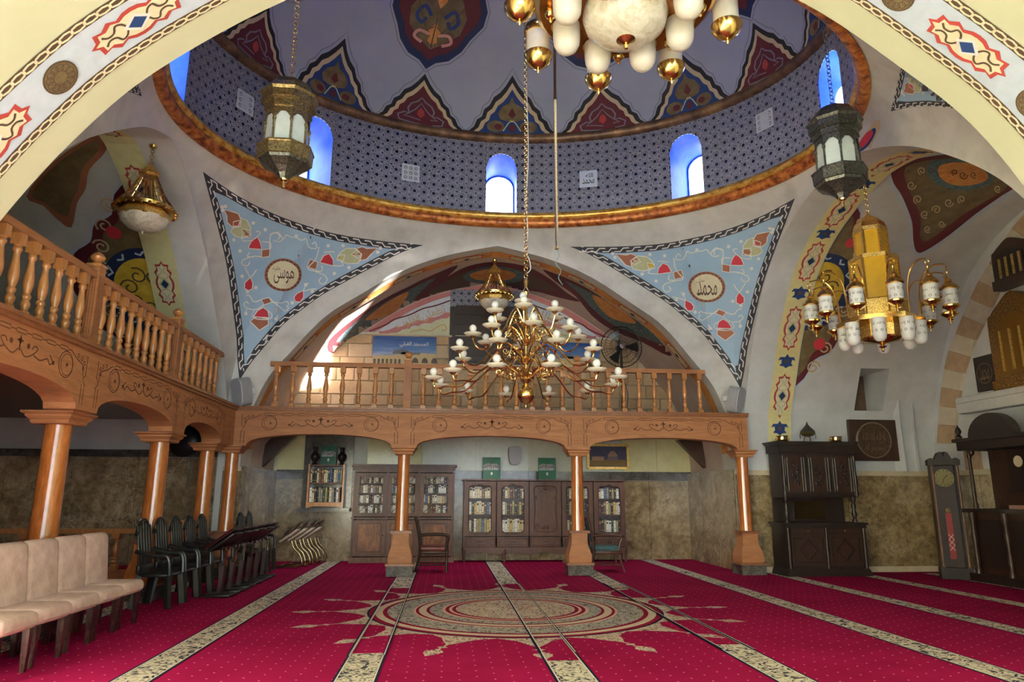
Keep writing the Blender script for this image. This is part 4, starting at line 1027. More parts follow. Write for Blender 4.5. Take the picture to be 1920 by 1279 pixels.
# low railing and platform in the side bay
g = G(); g.box(XW, -4.62, 13.55, 14.45, 0, 0.2); struct(g.build('floor_platform', CARP_R, smooth=False), 'low carpeted platform in the side bay')
LR = thing('railing', 'low turned wooden railing behind the upholstered chairs', 'railing', (-7, 13.45, 0))
BALS = baluster_mesh(0.62, 1.25, 'short_baluster')
for X in [-4.75-0.52*k for k in range(0, 11)]: inst('baluster', BALS, LR, (X+7, 0, 0.2))
g = G(); g.box(-3.6, 2.4, -0.05, 0.05, 0.82, 0.9); g.build('rail', OAKLT, LR, smooth=False)
g = G(); g.box(-3.6, 2.4, -0.06, 0.06, 0, 0.2); g.build('kerb', OAK, LR, smooth=False)
g = G(); g.box(2.12, 2.4, -0.12, 0.12, 0.2, 1.05); g.box(2.09, 2.43, -0.15, 0.15, 0.62, 0.68); g.build('end_post', OAKLT, LR, smooth=False)

# dark braces under the rear gallery
BRC = woodm('brace_wood', S(44, 28, 22), S(58, 38, 30), S(70, 48, 38))
for q in ([(466, 872), (490, 879), (562, 812), (520, 812)], [(1354, 884), (1328, 886), (1268, 826), (1312, 824)]):
    P_ = [at(p[0], p[1], 'y', 16.3) for p in q]; rel(GB, G().prism([(p.x, min(p.z, 2.92)) for p in P_], 'y', 16.2, 16.4).build('brace', BRC, GB, smooth=False))
# ------------------------------------------------------------------ carpet pattern
FP = plane_proj((0, 0, 0), (1, 0, 0), (0, 1, 0))
def rect(x0, x1, y0, y1): return [(x0, y0), (x1, y0), (x1, y1), (x0, y1)]
def cstripe(x0, w, y0, y1, gap=None):
    segs = [(y0, y1)] if not gap else [(y0, gap[0]), (gap[1], y1)]
    for a, b in segs: decal('carpet_border', [rect(x0+0.03, x0+w-0.03, a, b)], FP, FLORAL, FLOOR, None, 0.003)
    decal('carpet_navy_line', [rect(x0, x0+0.03, y0, y1), rect(x0+w-0.03, x0+w, y0, y1)], FP, CARP_N, FLOOR, None, 0.004)
    decal('carpet_white_line', [rect(x0+0.022, x0+0.034, y0, y1), rect(x0+w-0.034, x0+w-0.022, y0, y1)], FP, CARP_W, FLOOR, None, 0.005)
cstripe(-4.55, 0.34, 5.0, 13.4); cstripe(-2.71, 0.35, 4.0, 17.2)
cstripe(-0.9, 0.37, 4.0, 17.2, (7.36, 12.25)); cstripe(0.94, 0.37, 4.0, 17.2, (6.92, 12.68)); cstripe(2.76, 0.35, 4.0, 17.2, (7.5, 12.05))
cstripe(4.68, 0.34, 4.0, 17.2); cstripe(6.42, 0.33, 6, 14.1); cstripe(8.05, 0.33, 6, 13.9); cstripe(9.55, 0.33, 6, 13.9)
MC = (0.97, 9.92)
def starp(r0, r1, n=16, a0=0.0): return [(MC[0]+(r1 if k % 2 == 0 else r0)*math.sin(a0+PI*k/n), MC[1]+(r1 if k % 2 == 0 else r0)*math.cos(a0+PI*k/n)) for k in range(2*n)]
def mlay(nm, polys, mt, off): decal(nm, polys, FP, mt, FLOOR, None, off)
pts = []
for k in range(16):
    a = PI*k/8
    for da, r in ((-PI/16, 1.98), (-0.09, 2.1), (-0.04, 2.28), (0, 2.42), (0.04, 2.28), (0.09, 2.1)):
        pts.append((MC[0]+r*math.sin(a+da), MC[1]+r*math.cos(a+da)))
mlay('medallion_points', [pts], CARP_A, 0.0022)
tass = []; tl = []
for k in range(16):
    a = PI*k/8; u = Vector((math.sin(a), math.cos(a))); v = Vector((u.y, -u.x)); c = Vector(MC)
    f = lambda r, w: tuple(c+u*r+v*w)
    tl += [[f(2.38, -0.012), f(2.38, 0.012), f(2.62, 0.012), f(2.62, -0.012)], [f(2.48, 0), f(2.53, 0.06), f(2.58, 0), f(2.53, -0.06)]]
    tass.append([f(2.6, 0), f(2.74, 0.1), f(2.82, 0.08), f(2.96, 0), f(2.82, -0.08), f(2.74, -0.1)])
mlay('medallion_tassels', tass, CARP_A, 0.0022); mlay('medallion_tassel_cords', tl, CARP_C, 0.0024)
for nm, r0, r1, mt in (('medallion_ring', 0, 1.96, CARP_N), ('medallion_ring', 0, 1.93, CARP_R), ('medallion_ring', 0, 1.86, CARP_C), ('medallion_ring', 0, 1.76, CARP_R), ('medallion_ring', 0, 1.70, CARP_B), ('medallion_ring', 0, 1.36, CARP_P), ('medallion_ring', 0, 1.33, CARP_R), ('medallion_ring', 0, 1.29, CARP_C), ('medallion_ring', 0, 1.19, CARP_R), ('medallion_ring', 0, 1.15, CARP_B),
                       ('medallion_ring', 0, 0.98, CARP_P), ('medallion_ring', 0, 0.94, CARP_R), ('medallion_ring', 0, 0.89, CARP_P), ('medallion_ring', 0, 0.85, CARP_R), ('medallion_ring', 0, 0.80, CARP_A)):
    i = globals().setdefault('_mi', 0); globals()['_mi'] = i+1
    n = 64; mlay(nm, [disc(MC, r1, n)], mt, 0.0030+0.0008*i)
mlay('medallion_heart', [disc((MC[0]-0.3, MC[1]), 0.1, 12), disc((MC[0]+0.3, MC[1]), 0.1, 12)], CARP_C, 0.016)
for x0, w in ((-0.9, 0.37), (0.94, 0.37), (2.76, 0.35)):
    for a in (x0, x0+w-0.03):
        mlay('carpet_seam_line', [rect(a, a+0.03, 7.2, 12.6)], CARP_N, 0.017)
        mlay('carpet_seam_line', [rect(a+0.008 if a > x0 else a+0.02, a+0.018 if a > x0 else a+0.03, 7.2, 12.6)], CARP_W, 0.018)

# ------------------------------------------------------------------ rear wall, lower storey
def bxY(nm, x0, x1, y0, y1, z0, z1, mt, par, sm=False): return G().box(x0, x1, y0, y1, z0, z1).build(nm, mt, par, smooth=sm)
x = -4.0
while x < 6.1:
    w = min(1.0, 6.1-x); bxY('marble_slab', x+0.004, x+w-0.004, YW-0.04, YW, 0, 1.86, MARBLE, WALLB); bxY('marble_frieze', x+0.004, x+w-0.004, YW-0.05, YW, 1.868, 2.08, DMARBLE, WALLB); x += w
for x0, x1, mt in ((-4.0, -3.15, PALEYEL), (-1.9, -0.6, PALEYEL), (-0.59, 2.0, WHITEP), (4.35, 6.1, PALEYEL)):
    n = 1 if x1-x0 < 1.4 else 2
    for i in range(n): bxY('onyx_panel', x0+(x1-x0)*i/n+0.003, x0+(x1-x0)*(i+1)/n-0.003, YW-0.035, YW, 2.088, 2.9, marblem('onyx_%d' % int(x0*100), S(212, 206, 150), S(222, 217, 166), S(230, 226, 180), S(186, 176, 120), 0.5) if mt is PALEYEL else plain('white_wall_panel', S(216, 220, 208), 0.3), WALLB)
# side faces of the rear bay, clad in marble
for sx, X in ((1, PB[0][0]), (-1, PB[-1][0])):
    w = 0
    for i in range(3):
        y0 = YB+0.12+i*0.95; o = G().box(min(X, X+sx*0.03), max(X, X+sx*0.03), y0+0.004, y0+0.945, 0, 2.05).build('marble_slab', MARBLE, o_sb if i == 0 else o_vb, smooth=False)
# dark stone surround with an open book recess
RX0, RX1 = -3.36, -2.22
SUR = thing('book_niche', 'dark marble surround with an oak shelf of books', 'bookshelf', (-2.79, YW-0.12, 1.2))
o = SUR; rel_ = lambda ob: rel(SUR, ob)
rel_(G().box(RX0, RX0+0.15, YW-0.12, YW, 1.12, 2.9).box(RX1-0.15, RX1, YW-0.12, YW, 1.12, 2.9).box(RX0+0.15, RX1-0.15, YW-0.12, YW, 2.72, 2.9).build('surround', DMARBLE, SUR, smooth=False))
rel_(G().box(RX0-0.06, RX1, YW-0.4, YW, 1.12, 1.2).build('sill', DMARBLE, SUR, smooth=False))
rel_(G().box(RX0+0.15, RX1-0.15, YW-0.06, YW-0.05, 1.2, 2.72).build('back_panel', DMARBLE, SUR, smooth=False))
rel_(G().box(RX0+0.15, RX0+0.19, YW-0.36, YW-0.06, 1.2, 2.2).build('side_board', OAKLT, SUR, smooth=False)); rel_(G().box(RX1-0.19, RX1-0.15, YW-0.36, YW-0.06, 1.2, 2.2).build('side_board', OAKLT, SUR, smooth=False))
for z in (1.28, 1.75, 2.16): rel_(G().box(RX0+0.19, RX1-0.19, YW-0.36, YW-0.06, z, z+0.03).build('shelf', OAKLT if z < 1.3 else WALNUT, SUR, smooth=False))
rel_(G().prism([(RX0+0.15, 1.2), (RX0+0.15, 1.33), (RX1-0.15, 1.33), (RX1-0.15, 1.2), (RX1-0.3, 1.24), (RX0+0.3, 1.24)], 'y', YW-0.38, YW-0.36).build('apron', OAKLT, SUR, smooth=False))

# ------------------------------------------------------------------ books
BCOL = [('cream', (206, 196, 166)), ('black', (34, 32, 34)), ('brown', (104, 70, 46)), ('white', (226, 224, 216)), ('blue', (62, 96, 138)), ('dark green', (46, 66, 52)), ('olive', (148, 140, 92)), ('maroon', (92, 38, 36)), ('gold', (196, 164, 92)), ('grey', (130, 128, 122))]
PAGES = plain('book_pages', S(226, 218, 196), 0.8)
def book_mesh(col, i):
    me = bpy.data.meshes.new('book'); V = []; Fc = []; Mi = []
    def bx_(x0, x1, y0, y1, z0, z1, m):
        n = len(V); V.extend([(a, b, c) for c in (z0, z1) for b in (y0, y1) for a in (x0, x1)])
        for f in ((0, 2, 3, 1), (4, 5, 7, 6), (0, 1, 5, 4), (2, 6, 7, 3), (0, 4, 6, 2), (1, 3, 7, 5)): Fc.append(tuple(n+k for k in f)); Mi.append(m)
    bx_(-0.5, -0.4, -0.46, 0.5, 0, 1, 0); bx_(0.4, 0.5, -0.46, 0.5, 0, 1, 0); bx_(-0.4, 0.4, -0.4, 0.46, 0.02, 0.98, 1)
    n = len(V); pr = [(-0.5, -0.46), (-0.3, -0.5), (0.3, -0.5), (0.5, -0.46), (0.4, -0.4), (-0.4, -0.4)]     # rounded spine
    V.extend([(a, b, 0) for a, b in pr] + [(a, b, 1) for a, b in pr]); k = 6
    for j in range(k): Fc.append((n+j, n+(j+1) % k, n+k+(j+1) % k, n+k+j)); Mi.append(0)
    Fc.append(tuple(n+j for j in reversed(range(k)))); Fc.append(tuple(n+k+j for j in range(k))); Mi.extend([0, 0])
    for z in ((0.12, 0.16), (0.7, 0.86)) if i % 2 else ((0.3, 0.34), (0.8, 0.84)): bx_(-0.3, 0.3, -0.512, -0.5, z[0], z[1], 2)
    me.from_pydata(V, [], Fc)
    for m in (bpy.data.materials['book_'+col.replace(' ', '_')], PAGES, GOLDLET if col not in ('cream', 'white', 'gold') else BLACKP): me.materials.append(m)
    me.polygons.foreach_set('material_index', Mi); me.update(); return me
for c, rgb in BCOL: plain('book_'+c.replace(' ', '_'), S(rgb), 0.5)
BM = {(c, i): book_mesh(c, i) for c, _ in BCOL for i in (0, 1)}
WTS = [c for c, n in (('cream', 7), ('black', 4), ('brown', 3), ('white', 5), ('blue', 1), ('dark green', 2), ('olive', 2), ('maroon', 1), ('gold', 1), ('grey', 2)) for _ in range(n)]
def books(x0, x1, yfront, z, hmax, where, wmin=0.045, wmax=0.066, only=None):
    x = x0
    while True:
        w = rnd.uniform(wmin, wmax)
        if x+w > x1: break
        c = rnd.choice(only or WTS); h = hmax*rnd.uniform(0.82, 1.0)
        o = inst('book', BM[(c, rnd.randrange(2))], None, (x+w/2, yfront+0.085, z+0.001), None, (w*0.94, 0.16, h))
        tag(o, '%s book on the %s' % (c, where), 'book', 'books on the '+where); x += w
# ------------------------------------------------------------------ glazed bookcase with burl panels
BC = thing('bookcase', 'tall walnut bookcase with lattice glazed doors and burl panels', 'bookcase', (-0.97, 16.95, 0))
bc = lambda g, nm, mt, sm=False: rel(BC, g.build(nm, mt, BC, smooth=sm))
X0, X1, Y0, Y1 = -2.12, 0.18, 16.78, 17.22
bc(G().box(X0-0.04, X1+0.04, Y0-0.06, Y1, 0, 0.12), 'plinth', WALNUT)
bc(G().box(X0, X1, Y1-0.03, Y1, 0.12, 2.1), 'back_board', WALNUT)
bc(G().box(X0, X0+0.04, Y0, Y1-0.03, 0.12, 2.1), 'side_panel', WALNUT); bc(G().box(X1-0.04, X1, Y0, Y1-0.03, 0.12, 2.1), 'side_panel', WALNUT)
bc(G().box(X0-0.03, X1+0.03, Y0-0.04, Y1, 0.96, 1.0), 'waist_moulding', MAHOG)
bc(G().box(X0, X1, Y0-0.02, Y1, 2.02, 2.1).box(X0-0.03, X1+0.03, Y0-0.05, Y1, 2.1, 2.15).box(X0-0.07, X1+0.07, Y0-0.09, Y1, 2.15, 2.2), 'cornice', MAHOG)
secs = [(X0+0.04, -1.36), (-1.34, -0.62), (-0.6, X1-0.04)]
for i, (a, b) in enumerate(secs):
    d = bc(G().box(a, a+0.09, Y0-0.02, Y0, 1.02, 2.0).box(b-0.09, b, Y0-0.02, Y0, 1.02, 2.0).box(a+0.09, b-0.09, Y0-0.02, Y0, 1.02, 1.1).box(a+0.09, b-0.09, Y0-0.02, Y0, 1.92, 2.0), 'glazed_door', MAHOG if i == 0 else WALNUT)
    bc(G().box(a+0.09, b-0.09, Y0-0.012, Y0-0.008, 1.1, 1.92), 'pane', SHELFGLASS)
    g = G(); gx0, gx1 = a+0.09, b-0.09; m = (gx0+gx1)/2
    for z0, z1, s in ((1.1, 1.36, 1), (1.92, 1.66, -1)):
        g.tube([(gx0, Y0-0.015, z1), (m, Y0-0.015, z0+s*0.02), (gx1, Y0-0.015, z1)], 0.006, 4); g.tube([(gx0, Y0-0.015, z0), (m, Y0-0.015, z1), (gx1, Y0-0.015, z0)], 0.006, 4)
    g.tube([(gx0, Y0-0.015, 1.36), (gx0, Y0-0.015, 1.66)], 0.006, 4); bc(g, 'glazing_bar', WALNUT)
    for z in (1.08, 1.31, 1.54, 1.76): bc(G().box(a, b, Y0+0.03, Y1-0.04, z-0.012, z+0.006), 'shelf', MAHOG)
    for j, z in enumerate((1.09, 1.318, 1.548, 1.768)): books(a+0.06, b-0.06, Y0+0.04, z, 0.19, '%s shelf of the lattice glazed bookcase' % ('lowest', 'third', 'second', 'top')[j], 0.05, 0.07)
    c = bc(G().box(a, b, Y0-0.02, Y0, 0.14, 0.94), 'cupboard_door', WALNUT)
    bc(G().box(a+0.1, b-0.1, Y0-0.034, Y0-0.02, 0.24, 0.86), 'burl_panel', BURL)
    g = G(); p = [(a+0.1, 0.24), (b-0.1, 0.24), (b-0.1, 0.86), (a+0.1, 0.86)]
    for k in range(4): q0, q1 = p[k], p[(k+1) % 4]; g.obox((q0[0], Y0-0.03, q0[1]), (q1[0], Y0-0.03, q1[1]), 0.03, 0.03, (0, 1, 0))
    bc(g, 'panel_moulding', MAHOG)
    bc(G().ball((b-0.05, Y0-0.035, 0.6), 0.015), 'knob', BRASS, True)
for a in (X0, -1.36, -0.64, X1-0.02): bc(G().box(a-0.01, a+0.04, Y0-0.03, Y0, 0.12, 2.02), 'pilaster', MAHOG)
# ------------------------------------------------------------------ long carved bookcase with five doors
BL = thing('bookcase', 'long mahogany bookcase, four glazed doors and one carved solid door', 'bookcase', (2.35, 16.95, 0))
bl = lambda g, nm, mt, sm=False: rel(BL, g.build(nm, mt, BL, smooth=sm))
X0, X1, Y0, Y1, ZT = 0.42, 4.26, 16.78, 17.22, 1.84
bl(G().box(X0, X1, Y1-0.03, Y1, 0.26, ZT), 'back_board', MAHOG)
bl(G().box(X0, X0+0.04, Y0, Y1-0.03, 0.26, ZT), 'side_panel', MAHOG); bl(G().box(X1-0.04, X1, Y0, Y1-0.03, 0.26, ZT), 'side_panel', MAHOG)
bl(G().box(X0-0.04, X1+0.04, Y0-0.05, Y1, ZT, ZT+0.035), 'top_board', MAHOG)
bl(G().box(X0, X1, Y0, Y1, 0.24, 0.28), 'bottom_board', MAHOG)
dw = (X1-X0)/5
for i in range(5):
    a, b = X0+dw*i+0.01, X0+dw*(i+1)-0.01; m = (a+b)/2; hw = dw/2-0.12
    if i != 2:
        n = 20; zl, zh = 0.66, 1.72
        out = [(a, 0.58), (b, 0.58), (b, 1.82), (a, 1.82)]
        inn = [(m-hw, zl+0.06), (m-hw+0.06, zl), (m-0.12, zl-0.03), (m+0.12, zl-0.03), (m+hw-0.06, zl), (m+hw, zl+0.06), (m+hw, zh-0.06), (m+hw-0.05, zh), (m+0.1, zh), (m, zh+0.05), (m-0.1, zh), (m-hw+0.05, zh), (m-hw, zh-0.06)]
        g = G(); bmx = bmesh.new()
        vo = [bmx.verts.new((p[0], Y0-0.03, p[1])) for p in out]; vi = [bmx.verts.new((p[0], Y0-0.03, p[1])) for p in inn]
        es = [bmx.edges.new((vo[k], vo[(k+1) % 4])) for k in range(4)]+[bmx.edges.new((vi[k], vi[(k+1) % len(vi)])) for k in range(len(vi))]
        bmesh.ops.triangle_fill(bmx, use_beauty=True, edges=es, normal=(0, -1, 0))
        ext = bmesh.ops.extrude_face_region(bmx, geom=bmx.faces[:]); bmesh.ops.translate(bmx, verts=[v for v in ext['geom'] if isinstance(v, bmesh.types.BMVert)], vec=(0, 0.03, 0))
        bmesh.ops.recalc_face_normals(bmx, faces=bmx.faces)
        me = bpy.data.meshes.new('glazed_door'); bmx.to_mesh(me); bmx.free(); me.materials.append(MAHOG); rel(BL, inst('glazed_door', me, BL))
        bl(G().tube([(p[0], Y0-0.033, p[1]) for p in inn], 0.012, 6, closed=True), 'door_moulding', MAHOG, True)
        bl(G().box(m-hw, m+hw, Y0-0.014, Y0-0.010, zl-0.02, zh+0.04), 'pane', SHELFGLASS)
        for z in (0.66, 1.06, 1.43): bl(G().box(a, b, Y0+0.03, Y1-0.04, z-0.02, z), 'shelf', MAHOG)
        for j, z in enumerate((0.665, 1.065, 1.435)): books(a+0.07, b-0.07, Y0+0.04, z, 0.31 if j < 2 else 0.27, '%s shelf of the long carved bookcase' % ('bottom', 'middle', 'top')[j], 0.05, 0.07, ['cream', 'gold', 'cream', 'white'] if (i == 1 and j == 0) else None)
    else:
        bl(G().box(a, b, Y0-0.03, Y0, 0.58, 1.82), 'carved_door', MAHOG)
        bl(G().tube([(p[0], Y0-0.034, p[1]) for p in crom([(m-hw, 0.75), (m-0.1, 0.68), (m+0.1, 0.68), (m+hw, 0.75), (m+hw-0.02, 1.2), (m+hw, 1.66), (m+0.1, 1.72), (m-0.1, 1.72), (m-hw, 1.66), (m-hw+0.02, 1.2)], 4, True)], 0.016, 6, closed=True), 'carved_frame', MAHOG, True)
        g = G(); sh = crom([(m, 0.86), (m+0.18, 0.92), (m+0.16, 1.15), (m+0.2, 1.45), (m+0.1, 1.56), (m, 1.5), (m-0.1, 1.56), (m-0.2, 1.45), (m-0.16, 1.15), (m-0.18, 0.92)], 4, True)
        g.prism(sh, 'y', Y0-0.05, Y0-0.03); g.prism([(m+(p[0]-m)*0.8, 1.2+(p[1]-1.2)*0.86) for p in sh], 'y', Y0-0.062, Y0-0.05); bl(g, 'carved_cartouche', MAHOG)
        g = G()
        for s in (-1, 1):
            for c, r, a0 in (((m+s*0.14, 1.63), 0.07, 0), ((m+s*0.2, 0.8), 0.07, 2), ((m+s*0.06, 0.76), 0.05, 1), ((m+s*0.22, 1.45), 0.04, 3)): g.tube([(p[0], Y0-0.038, p[1]) for p in curl(c, r, a0, s*1.3, 0, 14)], 0.010, 5)
        g.ball((m, Y0-0.04, 1.66), 0.035, (1.3, 0.6, 1)); bl(g, 'carved_scroll', MAHOG, True)['kind'] = 'stuff'
    dr = bl(G().box(a+0.015, b-0.015, Y0-0.03, Y0, 0.34, 0.56), 'drawer', MAHOG)
    bl(G().tube([(p[0], Y0-0.032, p[1]) for p in crom([(a+0.07, 0.38), (m, 0.385), (b-0.07, 0.38), (b-0.05, 0.45), (b-0.07, 0.52), (m, 0.515), (a+0.07, 0.52), (a+0.05, 0.45)], 3, True)], 0.007, 5, closed=True), 'drawer_moulding', WALNUT, True)
    bl(G().tube([(m-0.06, Y0-0.035, 0.46), (m-0.04, Y0-0.06, 0.44), (m, Y0-0.06, 0.455), (m+0.04, Y0-0.06, 0.44), (m+0.06, Y0-0.035, 0.46)], 0.007, 6), 'handle', BLACKM, True)
ap = [(X0, 0.33)]; n = 60
for i in range(n+1):
    xx = X0+(X1-X0)*i/n; ap.append((xx, 0.20+0.035*math.cos(2*PI*(xx-X0)/dw*1.0+PI)))
ap.append((X1, 0.33)); bl(G().prism(ap, 'y', Y0-0.04, Y0), 'apron', MAHOG)
for xx in (X0+0.03, X0+dw*1.25, X0+dw*3.75, X1-0.03):
    for yy in (Y0, Y1-0.06): bl(G().tube([(xx, yy, 0.28), (xx, yy-0.04, 0.2), (xx, yy-0.02, 0.1), (xx, yy-0.05, 0.0)], [0.05, 0.04, 0.022, 0.03], 8), 'leg', MAHOG, True)
books(RX0+0.2, RX1-0.2, YW-0.32, 1.335, 0.36, 'lower shelf of the marble niche', 0.04, 0.06)
books(RX0+0.2, RX1-0.2, YW-0.32, 1.785, 0.32, 'upper shelf of the marble niche', 0.04, 0.06)
# ------------------------------------------------------------------ boards, pictures and small things on the rear wall
GREENB = mottle('green_board', [(0.4, S(24, 88, 66)), (0.6, S(32, 104, 78))], 3, 0.4)
def board(label, x, z, w=0.42, h=0.52, y=17.0, cat='sign'):
    t = thing('photo_board', label, cat, (x, y, z), 0, 'green photo boards')
    M_ = Matrix.Rotation(-0.12, 4, 'X')
    G().box(-w/2, w/2, -0.006, 0.006, 0, h).xf(M_).build('board', GREENB, t, smooth=False)
    pr = lambda a, b: (M_ @ Vector((a, -0.006, b)), Vector((0, -1, 0)))
    decal('photo_print', [[(-w/2+0.02, h*0.42), (w/2-0.02, h*0.42), (w/2-0.02, h*0.68), (w/2-0.12, h*0.72), (0, h*0.7), (-w/2+0.1, h*0.73), (-w/2+0.02, h*0.66)]], pr, mottle('city_photo', [(0.4, S(70, 78, 96)), (0.5, S(130, 130, 132)), (0.6, S(176, 170, 158))], 40, 0.5), t, None, 0.002)
    decal('photo_roofs', [[(-w/2+0.02+0.05*i, h*0.42), (-w/2+0.05+0.05*i, h*0.42), (-w/2+0.05+0.05*i, h*(0.5+0.02*(i % 3))), (-w/2+0.02+0.05*i, h*(0.5+0.02*(i % 3)))] for i in range(int((w-0.06)/0.05))], pr, SILVERP, t, None, 0.003)
    decal('emblem', [disc((0, h*0.26), 0.025, 10, 0.04)], pr, WHITEP, t, None, 0.003)
board('green board with a city photograph beside the wall speaker, nearer the lattice bookcase', 1.08, 1.876, y=16.95)
board('green board with a city photograph on the long bookcase, next to the gilt picture', 2.42, 1.876, y=16.95)
board('green photo board between two dark vases in the marble niche', -2.79, 2.193, 0.36, 0.46, YW-0.2)
for s, lb in ((-1, 'dark bulbous vase in the marble niche, on the side of the chrome chairs'), (1, 'dark bulbous vase in the marble niche, on the side of the lattice bookcase')):
    t = thing('vase', lb, 'vase', (-2.79+s*0.31, YW-0.21, 2.193), 0, 'vases in the niche')
    G().lathe([(0.05, 0), (0.06, 0.02), (0.025, 0.05), (0.08, 0.12), (0.1, 0.18), (0.085, 0.24), (0.05, 0.28)], 16).build('body', EBONY, t)
    G().lathe([(0.05, 0.28), (0.035, 0.3), (0.035, 0.34), (0.06, 0.4), (0.05, 0.41)], 16).build('neck', EBONY, t)
def speaker(label, loc, rz, k=1.0, tilt=0.0, mount=True):
    t = thing('speaker', label, 'loudspeaker', loc, rz)
    pr = [(p[0]*k, p[1]*k) for p in crom([(-0.17, 0.2), (-0.19, 0), (-0.14, -0.26), (0, -0.31), (0.14, -0.26), (0.19, 0), (0.17, 0.2), (0, 0.24)], 4, True)]
    R_ = Matrix.Rotation(tilt, 4, 'X')
    G().prism(pr, 'y', -0.14*k, 0.06*k).xf(R_).build('cabinet', GREYPL, t, ang=1.0)
    G().prism([(p[0]*0.93, p[1]*0.93) for p in pr], 'y', -0.165*k, -0.14*k).xf(R_).build('grille', GREYFAB, t, ang=1.0)
    if mount: G().box(-0.04, 0.04, 0.03, 0.22, -0.05, 0.05).build('bracket', WHITEPL, t, smooth=False)
    return t
p = at(965, 853, 'y', 17.14); speaker('grey wall loudspeaker hung between the two green boards', p, 0, 0.82)
PIC = thing('picture', 'gilt framed picture of a domed building under the gallery', 'picture', (3.98, YW-0.06, 2.45))
pw, ph = 0.5, 0.28
g = G()
for a, b in (((-pw, -ph), (pw, -ph)), ((pw, -ph), (pw, ph)), ((pw, ph), (-pw, ph)), ((-pw, ph), (-pw, -ph))): g.obox((a[0], 0, a[1]), (b[0], 0, b[1]), 0.06, 0.09, (0, 1, 0))
g.build('frame', GOLDF, PIC, smooth=False)
G().box(-pw, pw, -0.005, 0.02, -ph, ph).build('canvas', mottle('dusk_sky', [(0.3, S(40, 40, 76)), (0.7, S(70, 62, 90))], 3, 0.5), PIC, smooth=False)
pp = plane_proj((0, -0.006, 0), (1, 0, 0), (0, 0, 1))
decal('painted_ground', [rect(-pw+0.05, pw-0.05, -ph+0.05, -0.08)], pp, plain('painting_ground', S(120, 96, 44), 0.6), PIC, None, 0.002)
decal('painted_building', [rect(0.0, 0.24, -0.1, 0.06)]+[disc((0.12, 0.06), 0.09, 12, 0.08, 0, PI)]+[rect(-0.4, -0.1, -0.1, 0.0)], pp, plain('painting_stone', S(150, 120, 100), 0.6), PIC, None, 0.003)
decal('painted_arcade', [rect(0.02+0.045*i, 0.04+0.045*i, -0.1, 0.0) for i in range(5)], pp, NAVY, PIC, None, 0.004)
# recessed lamps under the galleries
for i, (X, Y, e) in enumerate(((-2.4, 15.6, 16), (0.9, 15.6, 18), (4.2, 15.6, 16), (-8.6, 12.8, 5), (-6.2, 12.8, 5))):
    t = thing('downlight', 'small round downlight set in the boards under the %s' % ('gallery by the bookcases' if Y > 15 else 'side gallery'), 'lamp', (X, Y, 2.92), 0, 'downlights under the galleries')
    G().lathe([(0.06, 0), (0.07, -0.015), (0.05, -0.03), (0.045, -0.005)], 16, cap=False).build('rim', WHITEPL, t)
    G().lathe([(0.044, -0.012), (0, -0.02)], 16).build('lens', LEDM, t)
    sp = bpy.data.lights.new('downlight_beam', 'SPOT'); sp.energy = e*3; sp.spot_size = 2.6; sp.spot_blend = 0.8; sp.shadow_soft_size = 0.05; sp.color = (1, 0.96, 0.88)
    so = bpy.data.objects.new('downlight_beam', sp); COL.objects.link(so); so.parent = t; so.location = (0, 0, -0.05)

# ------------------------------------------------------------------ rear wall, upper storey
STONES = [mottle('sandstone_%d' % i, [(0.3, S(c[0]-18, c[1]-18, c[2]-18)), (0.7, S(c))], 7, 0.85, bump=0.5, bscale=14) for i, c in enumerate(((214, 186, 150), (206, 174, 136), (220, 196, 162), (198, 170, 136)))]
def block_mesh(i):
    r = random.Random(i); g = G(); e = 0.06
    g.box(0, 1, -0.5, 0.5, 0, 1)
    bm = bmesh.new(); me = g.mesh('stone_block', STONES[i % 4], False); bm.from_mesh(me)
    fr = [f for f in bm.faces if all(abs(v.co.y+0.5) < 1e-5 for v in f.verts)]
    rr = bmesh.ops.inset_region(bm, faces=fr, thickness=0.08, depth=0.0)
    for v in {v for f in fr for v in f.verts}: v.co.y -= 0.35+r.uniform(-0.1, 0.25)
    bmesh.ops.recalc_face_normals(bm, faces=bm.faces); bm.to_mesh(me); bm.free(); return me
BLK = [block_mesh(i) for i in range(8)]
WX0, WX1, WZ0, WZ1 = 0.0, 1.95, 4.72, 6.66
def halfw(z):                                              # clear half width of the vault at height z
    for (d0, z0), (d1, z1) in zip(HB, HB[1:]):
        if z0 <= z <= z1: return d0+(d1-d0)*(z-z0)/(z1-z0)
    return 4.9
z = 3.12
while z < 5.35:
    h = rnd.choice((0.26, 0.3, 0.34)); h = min(h, 5.42-z)
    lim = halfw(min(max(z, 3.25), 6.7))+0.12; xx = CX-lim
    while xx < CX+lim-0.05:
        w = min(rnd.uniform(0.34, 0.7), CX+lim-xx)
        a, b = xx, xx+w
        if z+h > WZ0 and b > WX0 and a < WX1:
            if a < WX0: b = WX0
            elif b > WX1: a = WX1
            else: a = b
        if b-a > 0.06: inst('stone_block', rnd.choice(BLK), WALLB, (a+0.006, YW-0.02, z+0.006), None, (b-a-0.012, 0.04, h-0.012))
        xx += w
    z += h
YP = YW-0.012
wp = lambda x, y: (at(x, y, 'y', YP), Vector((0, -1, 0)))
PLB = plain('lunette_pale_blue', S(208, 214, 226), 0.6); PLG = plain('lunette_pale_green', S(206, 210, 178), 0.6); ROSE = plain('lunette_rose', S(188, 120, 122), 0.6)
def lun(k):                                                # follows the vault a little below it
    return [(CX+(p[0]-CX)*k, 5.42+(p[1]-5.42)*k) for p in PB2 if p[1] > 5.45]
pl = plane_proj((0, YP, 0), (1, 0, 0), (0, 0, 1))
decal('lunette_rose', [lun(0.99)], pl, ROSE, WALLB, None, 0.002)
decal('lunette_field', [lun(0.9)], pl, PLB, WALLB, None, 0.005)
